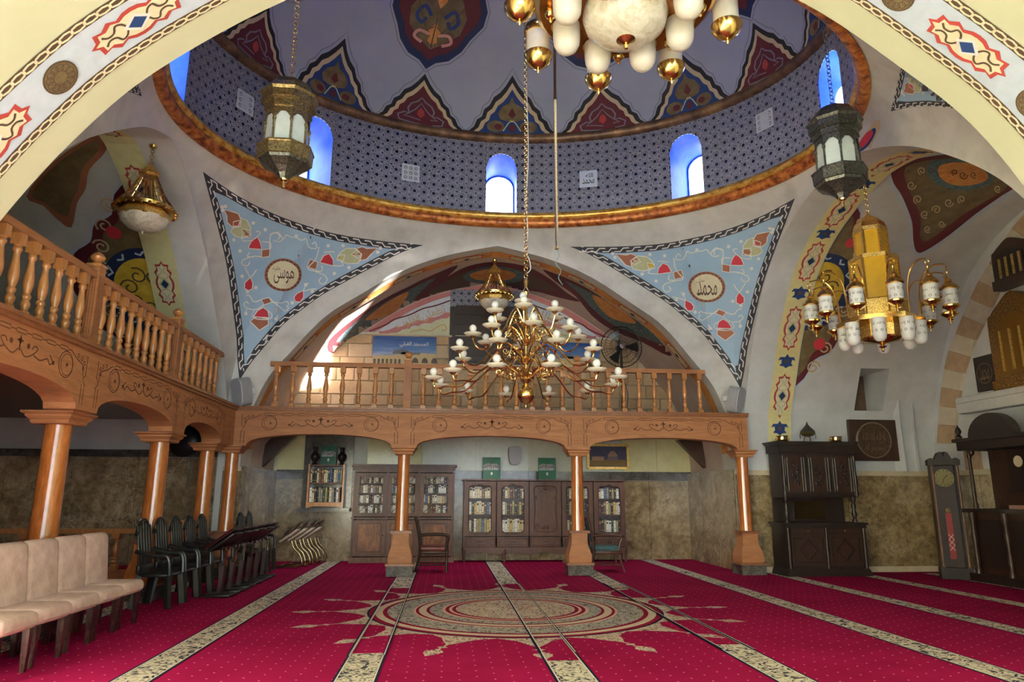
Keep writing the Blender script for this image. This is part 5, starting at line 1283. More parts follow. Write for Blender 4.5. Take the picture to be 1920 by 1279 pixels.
for s in (-1, 1):
    decal('lunette_ribbon', stroke([(CX+s*p[0], p[1]) for p in crom([(2.75, 5.44), (2.2, 5.6), (1.9, 5.72), (1.5, 5.82), (1.0, 6.0)], 4)], [0.09 if i % 3 else 0.16 for i in range(17)]), pl, ROSE, WALLB, None, 0.008)
    decal('lunette_lower_field', [[(CX+s*p[0], p[1]) for p in ((1.0, 5.44), (2.6, 5.44), (2.2, 5.54), (1.5, 5.76), (1.0, 5.93))]], pl, PLG, WALLB, None, 0.007)
    decal('lunette_scroll', stroke([(CX+s*p[0], p[1]) for p in crom([(2.0, 5.5), (1.7, 5.58), (1.5, 5.54), (1.3, 5.66), (1.14, 5.72), (1.08, 5.6), (1.2, 5.56)], 4)], 0.035), pl, GOLDLET, WALLB, None, 0.010)
    decal('lunette_edge', stroke([(CX+s*p[0], p[1]) for p in crom([(3.0, 5.5), (2.6, 5.68), (2.4, 5.82), (2.0, 5.96), (1.7, 6.12), (1.35, 6.22), (1.0, 6.36)], 4)], 0.035), pl, MAROON, WALLB, None, 0.010)
decal('lunette_lettering', [text2d('تطمئن', CX-1.42, 6.02, 0.62, 0.3, 0.36), text2d('القلوب', CX-2.05, 5.76, 0.62, 0.28, 0.36), text2d('ألا بذكر', CX+1.95, 5.8, 0.66, 0.28, -0.36), text2d('الله', CX+1.35, 6.02, 0.4, 0.3, -0.36)], pl, GOLDLET, WALLB, None, 0.010)
bxY('string_course', CX-3.1, CX+3.1, YW-0.03, YW, 5.40, 5.45, BEIGE, WALLB)
W9 = struct(G().box(WX0, WX1, YW-0.02, YW-0.012, WZ0, WZ1).build('window_9', woodm('window_board', S(38, 28, 26), S(52, 38, 34), S(64, 48, 42)), smooth=False), 'shuttered window above the rear gallery')  # flat backing; its dark colour stands in for the shaded depth behind the shutters
tl_ = G().box(WX0, WX1, YW-0.028, YW-0.02, 6.2, WZ1).build('tile_panel', TILES, W9, smooth=False)
uvl = tl_.data.uv_layers.new(name='uv')
for li, lp in enumerate(tl_.data.loops):
    co = tl_.data.vertices[lp.vertex_index].co; uvl.data[li].uv = (co.x, co.z)
DKW = woodm('shutter_wood', S(38, 28, 26), S(52, 38, 34), S(64, 48, 42), (3, 3, 0.6), 0.5, 4)
for a in (WX0+0.06, WX0+0.99):
    g = G(); b = a+0.88
    g.box(a, a+0.09, YW-0.07, YW-0.03, WZ0+0.05, 6.18).box(b-0.09, b, YW-0.07, YW-0.03, WZ0+0.05, 6.18).box(a+0.09, b-0.09, YW-0.07, YW-0.03, 6.08, 6.18).box(a+0.09, b-0.09, YW-0.07, YW-0.03, WZ0+0.05, WZ0+0.14)
    g.build('shutter', DKW, W9, smooth=False)
    for k in range(5): zz = WZ0+0.2+0.27*k; G().box(a+0.09, b-0.09, YW-0.06, YW-0.035, zz, zz+0.235).build('shutter_panel', DKW, W9, smooth=False)
def banner(label, x0, x1, z0, z1, txt):
    t = thing('banner', label, 'poster', ((x0+x1)/2, YW-0.12, z0)); w, h = (x1-x0)/2, z1-z0
    sky = N('banner_sky_'+str(int(x0*10)), 0.25); v = sky.coord('Object', (0.6, 1, 3)); sep = sky.n('ShaderNodeSeparateXYZ'); sky.l(sky.coord('Object'), sep.inputs[0])
    nz = sky.noise(v, 3, 4, 0.6, 0.6); f = sky.math('ADD', sky.math('MULTIPLY', sep.outputs['Z'], 0.8/h), sky.math('MULTIPLY', nz, 0.5))
    sky.col(sky.ramp(f, [(0.35, S(196, 208, 226)), (0.7, S(92, 130, 190)), (1.0, S(42, 80, 150))]))
    G().box(-w, w, -0.006, 0.006, 0, h).build('sheet', sky.m, t, smooth=False)
    pr = plane_proj((0, -0.006, 0), (1, 0, 0), (0, 0, 1))
    decal('printed_building', [[(-w, 0), (w, 0), (w, h*0.42), (w*0.55, h*0.44), (w*0.4, h*0.4), (-w*0.1, h*0.42), (-w*0.3, h*0.36), (-w, h*0.32)]], pr, plain('print_stone', S(196, 176, 132), 0.4), t, None, 0.002)
    decal('printed_dome', [disc((-w*0.1, h*0.4), w*0.28, 16, h*0.16, 0, PI), rect(-w*0.1, w*0.5, h*0.38, h*0.46)], pr, plain('print_lead', S(96, 98, 108), 0.4), t, None, 0.003)
    decal('printed_arches', [rect(-w+0.03+w*0.13*i, -w+0.03+w*0.13*i+w*0.07, 0.0, h*0.22) for i in range(7)] + [disc((w*(0.35+0.3*i), h*0.1), w*0.1, 12, h*0.18, 0, PI) for i in range(3)], pr, plain('print_brown', S(86, 74, 60), 0.5), t, None, 0.004, 'stuff')
    if txt: decal('printed_title', [text2d(txt, w*0.3, h*0.72, w*0.9, h*0.2)], pr, WHITEP, t, None, 0.004)
    for q in ((-w+0.03, h-0.03), (w-0.03, h-0.03)): G().ball((q[0], -0.01, q[1]), 0.014).build('pin', CHROME, t)
a, b = at(700, 630, 'y', YW-0.12), at(817, 684, 'y', YW-0.12)
banner('blue sky banner with a stone mosque, beside the shuttered window and the sunlit corner', a.x, b.x, b.z-0.05, a.z, 'المسجد القبلي')
a, b = at(1010, 642, 'y', YW-0.12), at(1125, 690, 'y', YW-0.12)
banner('blue sky banner with a mosque on the wall behind the fan', a.x, b.x, b.z-0.05, a.z, None)
# ------------------------------------------------------------------ hanging lamps
def chain(par, p0, p1, mt, link=0.055, r=0.006, nm='chain', w=0.42):
    p0, p1 = Vector(p0), Vector(p1); L = (p1-p0).length; n = max(2, int(L/(link*0.8))); d = (p1-p0)/n; g = G()
    u = d.normalized(); s1 = u.cross(Vector((1, 0.3, 0))).normalized(); s2 = u.cross(s1)
    for i in range(n):
        c = p0+d*(i+0.5); s = s1 if i % 2 else s2
        g.tube([c+u*(link*0.5*math.cos(2*PI*k/8))+s*(link*w*math.sin(2*PI*k/8)) for k in range(8)], r, 4, closed=True)
    o = g.build(nm, mt, par); o['kind'] = 'stuff'; return o
# --- tiered brass chandelier
CH = thing('chandelier', 'large tiered brass chandelier with opal dishes and round bulbs', 'chandelier', (1.12, 9.95, 2.72))
Z = lambda z: z-2.72
G().lathe([(0, 0), (0.012, 0.02), (0.012, 0.05), (0.03, 0.07), (0.09, 0.1), (0.125, 0.17), (0.13, 0.21), (0.11, 0.28), (0.06, 0.33), (0.035, 0.36), (0.05, 0.38), (0.08, 0.42), (0.06, 0.46), (0.09, 0.5), (0.07, 0.55), (0.03, 0.6)], 24).build('ball_pendant', BRASS, CH)
G().lathe([(0.022, 0.55), (0.022, 1.55)], 12).build('stem', BRASS, CH)
for z in (0.72, 1.0, 1.26): G().lathe([(0.022, z-0.08), (0.06, z-0.05), (0.085, z), (0.05, z+0.03), (0.03, z+0.07), (0.022, z+0.08)], 16).build('hub', BRASS, CH)
G().lathe([(0.02, 1.55), (0.04, 1.6), (0.02, 1.66), (0.05, 1.74), (0.02, 1.82), (0.035, 1.9), (0.015, 1.98)], 14).build('top_knop', BRASS, CH)
DISH = G().lathe([(0.02, 0.0), (0.06, 0.006), (0.1, 0.02), (0.128, 0.042), (0.132, 0.05), (0.1, 0.03), (0.03, 0.015)], 18).mesh('drip_dish', OPAL)
CUP = G().lathe([(0.0, -0.05), (0.014, -0.045), (0.014, -0.03), (0.035, -0.01), (0.05, 0.005), (0.0, 0.01)], 12).mesh('cup', BRASS)
BLB = G().lathe([(0.02, 0.02), (0.02, 0.055), (0.032, 0.07), (0.05, 0.1), (0.055, 0.125), (0.045, 0.155), (0.022, 0.175), (0, 0.18)], 14).mesh('bulb', BULB)
def arm_mesh(R_, zh, zd):
    g = G(); d = zd-zh
    pts = crom([(0.05, 0.02), (0.16*R_+0.03, 0.16), (0.34*R_, 0.22), (0.52*R_, 0.08), (0.7*R_, -0.12), (0.86*R_, -0.14), (0.97*R_, d-0.1), (R_, d-0.03)], 5)
    g.tube([(p[0], 0, p[1]) for p in pts], 0.013, 6)
    for c, r, a in (((0.16*R_+0.06, 0.05), 0.06, 1.0), ((0.22*R_+0.1, 0.1), 0.05, 3.0)): g.tube([(p[0], 0, p[1]) for p in curl(c, r, a, 1.2, 0, 12)], 0.009, 5)
    return g.mesh('arm', BRASS)
for R_, zh, zd, n, ph in ((1.34, 0.42, 0.36, 12, 0.13), (1.02, 0.72, 0.76, 8, 0.3), (0.78, 1.0, 1.04, 8, 0.02), (0.5, 1.26, 1.36, 6, 0.35)):
    am = arm_mesh(R_, zh, zd)
    for k in range(n):
        a = inst('arm', am, CH, (0, 0, zh), (0, 0, ph+2*PI*k/n))
        for nm, me in (('drip_dish', DISH), ('cup', CUP), ('bulb', BLB)): inst(nm, me, a, (R_, 0, zd-zh))
inst('drip_dish', DISH, CH, (-0.05, -0.08, 1.54)); inst('bulb', BLB, CH, (-0.05, -0.08, 1.54))
chain(CH, (0, 0, 1.96), (0, 0, 9.85), BRASS, 0.07, 0.007)
G().tube(crom([(0.0, 0, 2.02), (0.07, 0, 2.1), (0.05, 0, 2.25), (0, 0.02, 2.4), (0.03, 0, 2.7), (0.0, 0, 3.2), (0.04, 0, 4), (0.01, 0, 5.5), (0.05, 0, 6.4), (0.01, 0, 7.6)], 4), 0.007, 5).build('cable', WHITEPL, CH)
# --- brass rod from the dome
RD = thing('ceiling_rod', 'long brass rod hanging from the dome with a loose wire', 'rod', (1.6, 10.0, 5.17))
G().lathe([(0.03, 0), (0.032, 0.02), (0.024, 0.05), (0.024, 2.5), (0.03, 2.51), (0.03, 2.56), (0.024, 2.57), (0.024, 7.35)], 12).build('rod', BRASS, RD)
G().tube(crom([(0, 0, 0.02), (0.03, 0, -0.1), (-0.02, 0, -0.22), (0.06, 0, -0.34), (0.02, 0, -0.45), (0.08, 0, -0.56)], 4), 0.006, 4).build('wire', plain('teal_wire', S(120, 160, 160), 0.5), RD)
# --- chandelier with frosted cups (mostly above the frame)
GC = thing('chandelier', 'wide golden chandelier with frosted cups round an alabaster bowl', 'chandelier', (1.76, 6.3, 6.18))
G().lathe([(0.9, 0.36), (0.96, 0.42), (0.96, 0.5), (0.7, 0.62), (0.3, 0.7), (0.1, 0.8), (0.05, 1.0), (0.03, 1.1)], 40).build('canopy_plate', GOLDM, GC)
G().lathe([(0.4, 0.34), (0.9, 0.36)], 40, cap=False).build('plate_underside', plain('bronze_plate', S(150, 100, 52), 0.3, 0.9), GC)
G().lathe([(0.02, -0.04), (0.16, -0.03), (0.3, 0.02), (0.41, 0.12), (0.445, 0.24), (0.43, 0.36), (0.38, 0.46)], 36).build('bowl', ALAB, GC)
G().lathe([(0, -0.15), (0.02, -0.14), (0.03, -0.11), (0.015, -0.09), (0.05, -0.07), (0.1, -0.04), (0.08, -0.02)], 18).build('bowl_finial', GOLDM, GC)
CUPG = G().lathe([(0, -0.36), (0.06, -0.35), (0.11, -0.31), (0.14, -0.25), (0.15, -0.16), (0.15, 0.0)], 20).mesh('glass_cup', FROST)
RIMG = G().lathe([(0.15, 0.0), (0.17, -0.03), (0.175, 0.0), (0.16, 0.03), (0.12, 0.05)], 20).mesh('cup_rim', GOLDM)
for k in range(8):
    a = 2*PI*(k+0.3)/8; p = (0.66*math.cos(a), 0.66*math.sin(a), 0.36)
    c = inst('glass_cup', CUPG, GC, p); inst('cup_rim', RIMG, c)
    a += PI/8; G().ball((0.78*math.cos(a), 0.78*math.sin(a), 0.32), 0.07).lathe([(0, 0.2), (0.02, 0.22), (0.02, 0.27)], 8, (0.78*math.cos(a), 0.78*math.sin(a), 0)).build('knob', GOLDM, GC)
TUB = G().lathe([(0.135, 0.0), (0.135, 0.34)], 20).mesh('glass_tube', FROST)
CAPB = G().lathe([(0, -0.2), (0.012, -0.19), (0.02, -0.16), (0.01, -0.14), (0.06, -0.125), (0.12, -0.08), (0.16, -0.01), (0.165, 0.03), (0.14, 0.05)], 20).mesh('lower_cap', GOLDM)
CAPT = G().lathe([(0.15, 0.3), (0.165, 0.34), (0.15, 0.4), (0.08, 0.46), (0.03, 0.5), (0.02, 0.56)], 20).mesh('upper_cap', GOLDM)
for k in range(8):
    a = 2*PI*(k+0.05)/8; q = (1.12*math.cos(a), 1.12*math.sin(a), 0.22)
    t = inst('glass_tube', TUB, GC, q); inst('lower_cap', CAPB, t); inst('upper_cap', CAPT, t)
    G().tube([(0.9*math.cos(a), 0.9*math.sin(a), 0.46), (1.0*math.cos(a), 1.0*math.sin(a), 0.52), (1.0*math.cos(a), 1.0*math.sin(a), 0.6), (q[0], q[1], 0.78)], 0.02, 6).build('bracket', GOLDM, GC)
G().lathe([(0.03, 1.05), (0.03, 4.9)], 10).build('stem', GOLDM, GC)
# --- gold tower chandelier with lettered lanterns
TC = thing('chandelier', 'golden mosque lamp chandelier, stepped amber tower ringed by lettered lanterns', 'chandelier', (6.68, 10.0, 3.68))
hexr = lambda prof, nm, mt, par=TC: G().lathe(prof, 6, rot=PI/6).build(nm, mt, par, smooth=False)
G().lathe([(0, 0), (0.02, 0.02), (0.02, 0.06), (0.06, 0.09), (0.02, 0.11), (0.05, 0.14), (0.26, 0.18), (0.3, 0.22)], 18).build('finial', GOLDM, TC)
hexr([(0.3, 0.2), (0.32, 0.22), (0.32, 0.4), (0.3, 0.42)], 'lower_drum', GOLDF)
hexr([(0.36, 0.4), (0.62, 0.43), (0.62, 0.5), (0.4, 0.52)], 'gallery_plate', GOLDM)
hexr([(0.42, 0.5), (0.42, 0.78), (0.4, 0.8)], 'pierced_drum', GOLDF)
hexr([(0.33, 0.76), (0.33, 1.5), (0.3, 1.54)], 'amber_body', AMBER)
hexr([(0.22, 1.5), (0.22, 1.98)], 'amber_lantern', AMBER)
g = G()
for r, z0, z1 in ((0.34, 0.76, 1.52), (0.23, 1.5, 2.0)):
    for k in range(6):
        a, b = PI/6+PI*k/3, PI/6+PI*(k+1)/3; P = lambda an, z: (r*math.cos(an), r*math.sin(an), z)
        g.obox(P(a, z0), P(a, z1), 0.035, 0.035); g.obox(P(a, z1-0.02), P(b, z1-0.02), 0.03, 0.06); g.obox(P(a, z0+0.02), P(b, z0+0.02), 0.03, 0.05)
g.build('lattice_frame', GOLDF, TC, smooth=False)
hexr([(0.24, 1.98), (0.245, 2.02), (0.22, 2.1), (0.15, 2.18), (0.06, 2.23), (0.02, 2.28)], 'cap', GOLDM)
chain(TC, (0, 0, 2.26), (0, 0, 3.06), GOLDM, 0.06, 0.006)
LT = G().lathe([(0.1, 0.0), (0.1, 0.24)], 18).mesh('lantern_glass', WHITEPL)
LB = G().lathe([(0, -0.17), (0.015, -0.16), (0.02, -0.13), (0.01, -0.11), (0.05, -0.1), (0.02, -0.08), (0.06, -0.06), (0.12, -0.02), (0.125, 0.0), (0.1, 0.02)], 16).mesh('lantern_base', GOLDM)
LC = G().lathe([(0.1, 0.24), (0.13, 0.26), (0.12, 0.29), (0.07, 0.34), (0.04, 0.37), (0.05, 0.39), (0.02, 0.42), (0.012, 0.5), (0.02, 0.52), (0.008, 0.54), (0, 0.56)], 16).mesh('lantern_cap', GOLDM)
LCR = G().tube([(0.03*math.cos(a), 0, 0.585+0.03*math.sin(a)) for a in [PI/2+0.5+i*(2*PI-1)/10 for i in range(11)]], 0.007, 4).mesh('crescent', GOLDM)
def cylproj(x, z): return Vector((0.1*math.sin(x/0.1), -0.1*math.cos(x/0.1), z)), Vector((math.sin(x/0.1), -math.cos(x/0.1), 0))
tmp = decal('lantern_lettering', [text2d(s, 0.155*i, 0.16, 0.12, 0.055) for i, s in ((0, 'لا إله'), (1, 'إلا الله'), (2, 'محمد'), (3, 'رسول'))]+[q for i in range(8) for q in ringp((i*0.0785, 0.06), 0.014, 0.02, 8)], cylproj, BLACKP, None, 0.02, 0.002)
tmp['kind']='stuff'; LLM = tmp.data; bpy.data.objects.remove(tmp)
ARMG = G().tube([(p[0], 0, p[1]) for p in crom([(0.58, 0.5), (0.6, 0.9), (0.68, 1.12), (0.82, 1.22), (0.97, 1.2)], 5)], 0.012, 6).mesh('arm', GOLDM)
for k in range(12):
    a = 2*PI*(k+0.35)/12; ar = inst('arm', ARMG, TC, (0, 0, 0), (0, 0, a))
    l = inst('lantern_glass', LT, ar, (0.98, 0, 0.56), (0, 0, -a+k*0.7))
    l2 = [inst(nm, me, ar, (0.98, 0, 0.56), (0, 0, -a+k*0.7)) for nm, me in (('lantern_base', LB), ('lantern_cap', LC), ('crescent', LCR), ('lantern_lettering', LLM))]; l2[-1]['kind'] = 'stuff'
CPW = G().lathe([(0, -0.2), (0.05, -0.19), (0.085, -0.15), (0.1, -0.09), (0.1, 0.16)], 16).mesh('white_cup', WHITEPL)
for k in range(8):
    a = 2*PI*(k+0.2)/8; c = inst('white_cup', CPW, TC, (0.52*math.cos(a), 0.52*math.sin(a), 0.27), (0, 0, k*0.9)); inst('cup_lettering', LLM, c, (0, 0, -0.1))['kind'] = 'stuff'
# --- octagonal lanterns
def lantern(label, loc, mt, ztop):
    t = thing('lantern', label, 'lantern', loc)
    o8 = lambda prof, nm, m: G().lathe(prof, 8, rot=PI/8).build(nm, m, t, smooth=False)
    G().lathe([(0, 0), (0.02, 0.01), (0.022, 0.09), (0.05, 0.1), (0.06, 0.13)], 12).build('finial', BRASS, t)
    o8([(0.06, 0.12), (0.1, 0.18), (0.18, 0.24), (0.29, 0.3), (0.31, 0.34)], 'lower_bowl', PEWTER if mt is OLDBRASS else mt)
    o8([(0.3, 0.33), (0.325, 0.34), (0.335, 0.47), (0.345, 0.48), (0.345, 0.5), (0.27, 0.51)], 'tray', mt)
    o8([(0.245, 0.5), (0.245, 0.9)], 'glass', plain('lantern_pane_'+mt.name, S(196, 206, 202), 0.25))
    g = G()
    for k in range(8):
        a = PI/8+PI*k/4; p = (0.262*math.cos(a), 0.262*math.sin(a)); g.lathe([(0.022, 0.5), (0.013, 0.55), (0.013, 0.76), (0.024, 0.79), (0.016, 0.83)], 8, (p[0], p[1], 0))
    g.build('colonnette', mt, t)['kind'] = 'stuff'
    g = G()                                                # arched spandrels above the panes
    for k in range(8):
        a0, a1 = PI/8+PI*k/4, PI/8+PI*(k+1)/4; r = 0.268; A = Vector((r*math.cos(a0), r*math.sin(a0), 0)); B = Vector((r*math.cos(a1), r*math.sin(a1), 0))
        top = [A.lerp(B, i/8)+Vector((0, 0, 0.96)) for i in range(9)]; ow = lambda u: 0.79+0.11*(1-abs(2*u-1)**1.6)
        low = [A.lerp(B, i/8)+Vector((0, 0, ow(i/8))) for i in range(9)]; g.grid([low, top])
    g.build('arcade', mt, t, smooth=False)
    o8([(0.27, 0.95), (0.285, 0.96), (0.285, 1.04), (0.31, 1.05), (0.31, 1.06), (0.33, 1.07), (0.33, 1.16), (0.355, 1.19), (0.355, 1.2), (0.3, 1.21)], 'upper_frieze', mt)
    o8([(0.31, 1.2), (0.29, 1.28), (0.23, 1.36), (0.14, 1.42), (0.03, 1.45)], 'cupola', mt)
    chain(t, (0, 0, 1.44), (0, 0, ztop-loc[2]), BRASS if mt is OLDBRASS else PEWTER, 0.07, 0.006)
lantern('octagonal old brass lantern on a chain beside the drum windows', (-2.03, 8.0, 5.08), OLDBRASS, 11.2)
lantern('octagonal dark pewter lantern on a chain above the golden tower chandelier', (5.02, 8.0, 5.14), PEWTER, 10.4)
# --- basket lamps
def basket(label, loc, ztop):
    t = thing('pendant_lamp', label, 'lamp', loc)
    G().lathe([(0, 0), (0.012, 0.01), (0.015, 0.05), (0.1, 0.06), (0.22, 0.1), (0.31, 0.18), (0.34, 0.26)], 24).build('glass_bowl', ALAB, t)
    G().lathe([(0.34, 0.24), (0.36, 0.26), (0.36, 0.33), (0.34, 0.34)], 8, rot=PI/8).build('octagon_band', GOLDF, t, smooth=False)
    g = G(); g.lathe([(0.36, 0.33), (0.42, 0.37), (0.43, 0.42), (0.38, 0.45)], 24)
    for k in range(24): a = 2*PI*k/24; g.ball((0.43*math.cos(a), 0.43*math.sin(a), 0.37), 0.03, n=6, m=4)
    g.build('crown_ring', GOLDM, t)
    g = G()
    for k in range(24):
        a = 2*PI*k/24; g.tube([(r*math.cos(a), r*math.sin(a), z) for r, z in ((0.4, 0.44), (0.28, 0.6), (0.18, 0.78), (0.11, 0.95))], 0.009, 4)
        for z, r in ((0.52, 0.34), (0.62, 0.27), (0.72, 0.21), (0.82, 0.165)): g.ball((r*math.cos(a), r*math.sin(a), z), 0.016, n=5, m=3)
    o = g.build('crystal_strands', BRASS, t); o['kind'] = 'stuff'
    G().lathe([(0.1, 0.93), (0.14, 0.97), (0.13, 1.02), (0.08, 1.06), (0.04, 1.12), (0.015, 1.15)], 16).build('crown', GOLDF, t)
    chain(t, (0, 0, 1.14), (0, 0, ztop-loc[2]), GOLDM, 0.06, 0.006)
    G().lathe([(0.05, ztop-loc[2]-0.06), (0.06, ztop-loc[2]-0.03), (0.02, ztop-loc[2])], 12).build('ceiling_hook', GOLDM, t)
basket('golden basket lamp with white bowl under the side gallery arch', (-4.62, 10.35, 5.3), 6.78)
basket('golden basket lamp hanging behind the brass chandelier', (1.0, 15.3, 5.55), 6.83)
# --- loudspeakers at the corners, and the fan
speaker('grey loudspeaker in the corner by the sunlit gallery end', (-3.98, 13.98, 3.5), -0.75, 1.0, 0.25)
speaker('grey loudspeaker above the gallery end by the cream painted arch', (5.93, 13.98, 3.5), 0.75, 1.0, 0.25)
FN = thing('fan', 'black pedestal fan standing on the gallery', 'fan', (3.9, 15.3, 3.11)); fz = 1.7; fr = 0.47
G().lathe([(0.26, 0), (0.26, 0.03), (0.05, 0.05), (0.03, 0.06)], 20).build('base', BLACKM, FN)
G().lathe([(0.025, 0.05), (0.025, fz-0.1)], 10).build('pole', BLACKM, FN)
fm = lambda r, a, y: (r*math.cos(a), y, fz+r*math.sin(a))
G().lathe([(0, -0.06), (0.05, -0.05), (0.08, 0.02), (0.09, 0.2), (0.05, 0.26)], 16, frame=lambda p: (p[0], p[2]-0.05, fz+p[1])).build('motor', BLACKM, FN)
G().lathe([(0, -0.16), (0.06, -0.155), (0.065, -0.13)], 16, frame=lambda p: (p[0], p[2], fz+p[1])).build('badge', CHROME, FN)
for k in range(3):
    a = 0.0+2*PI*k/3; g = G(); rows = []
    for i in range(5):
        r = 0.09+0.3*i/4; w = 0.26+0.02*i
        rows.append([fm(r, a-w+2*w*j/4, -0.06+0.05*(j/4-0.5)) for j in range(5)])
    g.grid(rows); o = g.build('blade', BLACKPL, FN)
g = G()
for y, rs in ((-0.14, (0.12, 0.25, 0.38)), (0.04, (0.25, 0.38))):
    for r in rs: g.tube([fm(r, 2*PI*k/28, y) for k in range(28)], 0.004, 4, closed=True)
g.tube([fm(fr, 2*PI*k/36, -0.05) for k in range(36)], 0.012, 6, closed=True)
for k in range(36):
    a = 2*PI*k/36; g.tube([fm(0.06, a, -0.15), fm(0.38, a, -0.13), fm(fr, a, -0.05)], 0.003, 4); g.tube([fm(fr, a, -0.05), fm(0.38, a, 0.05), fm(0.1, a, 0.08)], 0.003, 4)
o = g.build('wire_guard', BLACKM, FN); o['kind'] = 'stuff'
G().tube(crom([(0.02, 0.05, fz-0.2), (0.1, 0.1, 0.9), (0.16, 0.1, 0.6), (0.12, 0.05, 0.3), (0.3, 0.1, 0.02)], 5), 0.008, 5).build('cable', BLACKM, FN)
# ------------------------------------------------------------------ seating
def rbox(x0, x1, y0, y1, z0, z1, bev, seg=3, name='m', mt=None, shear=None):
    bm = bmesh.new(); bmesh.ops.create_cube(bm, size=1)
    for v in bm.verts: v.co = ((x0+x1)/2+v.co.x*(x1-x0), (y0+y1)/2+v.co.y*(y1-y0), (z0+z1)/2+v.co.z*(z1-z0))
    bmesh.ops.bevel(bm, geom=bm.edges[:]+bm.verts[:], offset=bev, segments=seg, profile=0.5, affect='EDGES')
    if shear:
        for v in bm.verts: v.co = shear(v.co)
    me = bpy.data.meshes.new(name); bm.to_mesh(me); bm.free(); me.materials.append(mt)
    me.polygons.foreach_set('use_smooth', [True]*len(me.polygons)); me.set_sharp_from_angle(angle=1.0); return me
# upholstered chairs, facing +x
UC = thing('upholstered_chair', 'x', 'chair', (0, 0, 0), 0, 'upholstered chairs pushed together in a row')
inst('seat', rbox(-0.26, 0.27, -0.29, 0.29, 0.35, 0.50, 0.065, 4, 'seat', FABRIC), UC)
inst('backrest', rbox(-0.28, -0.15, -0.285, 0.285, 0.40, 1.05, 0.068, 4, 'backrest', FABRIC, lambda c: Vector((c.x-0.10*max(0, c.z-0.45), c.y, c.z))), UC)
for x, y, l in ((0.21, 0.22, 0), (0.21, -0.22, 0), (-0.2, 0.22, 1), (-0.2, -0.22, 1)):
    g = G(); g.lathe([(0.028, 0), (0.045, 0.36)], 4, (x, y, 0), rot=PI/4); g.build('leg', LEGDK, UC, smooth=False)
inst('front_seam', G().tube([(0.272, -0.22, 0.4), (0.272, 0.22, 0.4)], 0.005, 4).mesh('front_seam', FABRIC), UC)
LB_ = ['upholstered blush velvet chair at the end of its row beside the black plastic chairs', 'upholstered blush velvet chair, second in its row from the black plastic chairs', 'upholstered blush velvet chair, third in its row from the black plastic chairs',
       'upholstered blush velvet chair, fourth in its row from the black plastic chairs', 'upholstered blush velvet chair, fifth in its row from the black plastic chairs']
for i, Y in enumerate((9.02, 8.42, 7.82, 7.22, 6.62)):
    o = UC if i == 0 else dup(UC); o.location = (-3.88+0.02*i, Y, 0); o.rotation_euler = (0, 0, -0.02*(i % 2)); o['label'] = LB_[i]
# black plastic chairs with slatted backs
PC = thing('plastic_chair', 'x', 'chair', (0, 0, 0), 0, 'black plastic chairs in a row')
inst('seat', rbox(-0.2, 0.22, -0.24, 0.24, 0.40, 0.44, 0.015, 2, 'seat', BLACKPL), PC)
BSL = rbox(-0.015, 0.015, -0.038, 0.038, 0, 0.62, 0.014, 2, 'back_slat', BLACKPL)
for k in range(5):
    y = -0.18+0.09*k; inst('back_slat', BSL, PC, (-0.2, y, 0.52), (0, -0.14, 0), (1, 1, 1.0-0.09*abs(k-2)/2))
inst('back_rail', rbox(-0.23, -0.18, -0.24, 0.24, 0.44, 0.56, 0.015, 2, 'back_rail', BLACKPL), PC)
inst('top_rail', G().tube(crom([(-0.275, -0.23, 0.95), (-0.29, -0.12, 1.1), (-0.295, 0, 1.15), (-0.29, 0.12, 1.1), (-0.275, 0.23, 0.95)], 4), 0.026, 8).mesh('top_rail', BLACKPL), PC)
for s in (-1, 1):
    inst('armrest', G().tube(crom([(-0.25, s*0.25, 0.74), (0, s*0.26, 0.68), (0.18, s*0.26, 0.66), (0.22, s*0.25, 0.42)], 4), 0.028, 8).mesh('armrest', BLACKPL), PC)
    for x, dx in ((0.19, 0.05), (-0.18, -0.06)):
        g = G(); g.obox((x, s*0.22, 0.42), (x+dx, s*0.25, 0.0), 0.06, 0.07); inst('leg', g.mesh('leg', BLACKPL, False), PC)
nm5 = ['first in its row, beside the velvet chairs', 'second in its row from the velvet chairs', 'third in its row from the velvet chairs', 'fourth in its row from the velvet chairs', 'fifth in its row from the velvet chairs', 'farther along the wall, past the folding seats', 'last by the marble pier, next to the chrome chairs']
for i, (X, Y) in enumerate(((-3.92, 10.55), (-3.92, 11.15), (-3.92, 11.75), (-3.92, 12.35), (-3.92, 12.95), (-3.7, 14.5), (-3.7, 15.12))):
    o = PC if i == 0 else dup(PC); o.location = (X, Y, 0); o['label'] = 'black plastic chair with slatted back, '+nm5[i]
# folding tip-up seats
FS = thing('folding_seat', 'x', 'folding chair', (0, 0, 0), 0, 'dark folding seats with tilted pads')
inst('base_plate', rbox(-0.2, 0.22, -0.18, 0.18, 0.01, 0.05, 0.015, 2, 'base_plate', BLACKM), FS)
for x in (-0.17, 0.2):
    for y in (-0.15, 0.15): inst('foot', G().lathe([(0.018, 0), (0.018, 0.02)], 8, (x, y, 0)).mesh('foot', CHROME), FS)
g = G(); g.obox((0, 0, 0.05), (0.03, 0, 0.45), 0.09, 0.06); inst('post', g.mesh('post', DKFAB, False), FS)
g = G(); g.obox((0.03, 0, 0.45), (0.05, 0, 0.66), 0.05, 0.035); inst('inner_post', g.mesh('inner_post', CHROMEG, False), FS)
RT = Matrix.Translation((0.05, 0, 0.78)) @ Matrix.Rotation(-0.62, 4, 'Y')
def rot_mesh(me): me.transform(RT); return me
inst('seat_pad', rot_mesh(rbox(-0.22, 0.22, -0.2, 0.2, 0.0, 0.045, 0.018, 2, 'seat_pad', BLACKPL)), FS)
inst('back_pad', rot_mesh(rbox(-0.24, 0.24, -0.21, 0.21, 0.06, 0.105, 0.018, 2, 'back_pad', DKFAB)), FS)
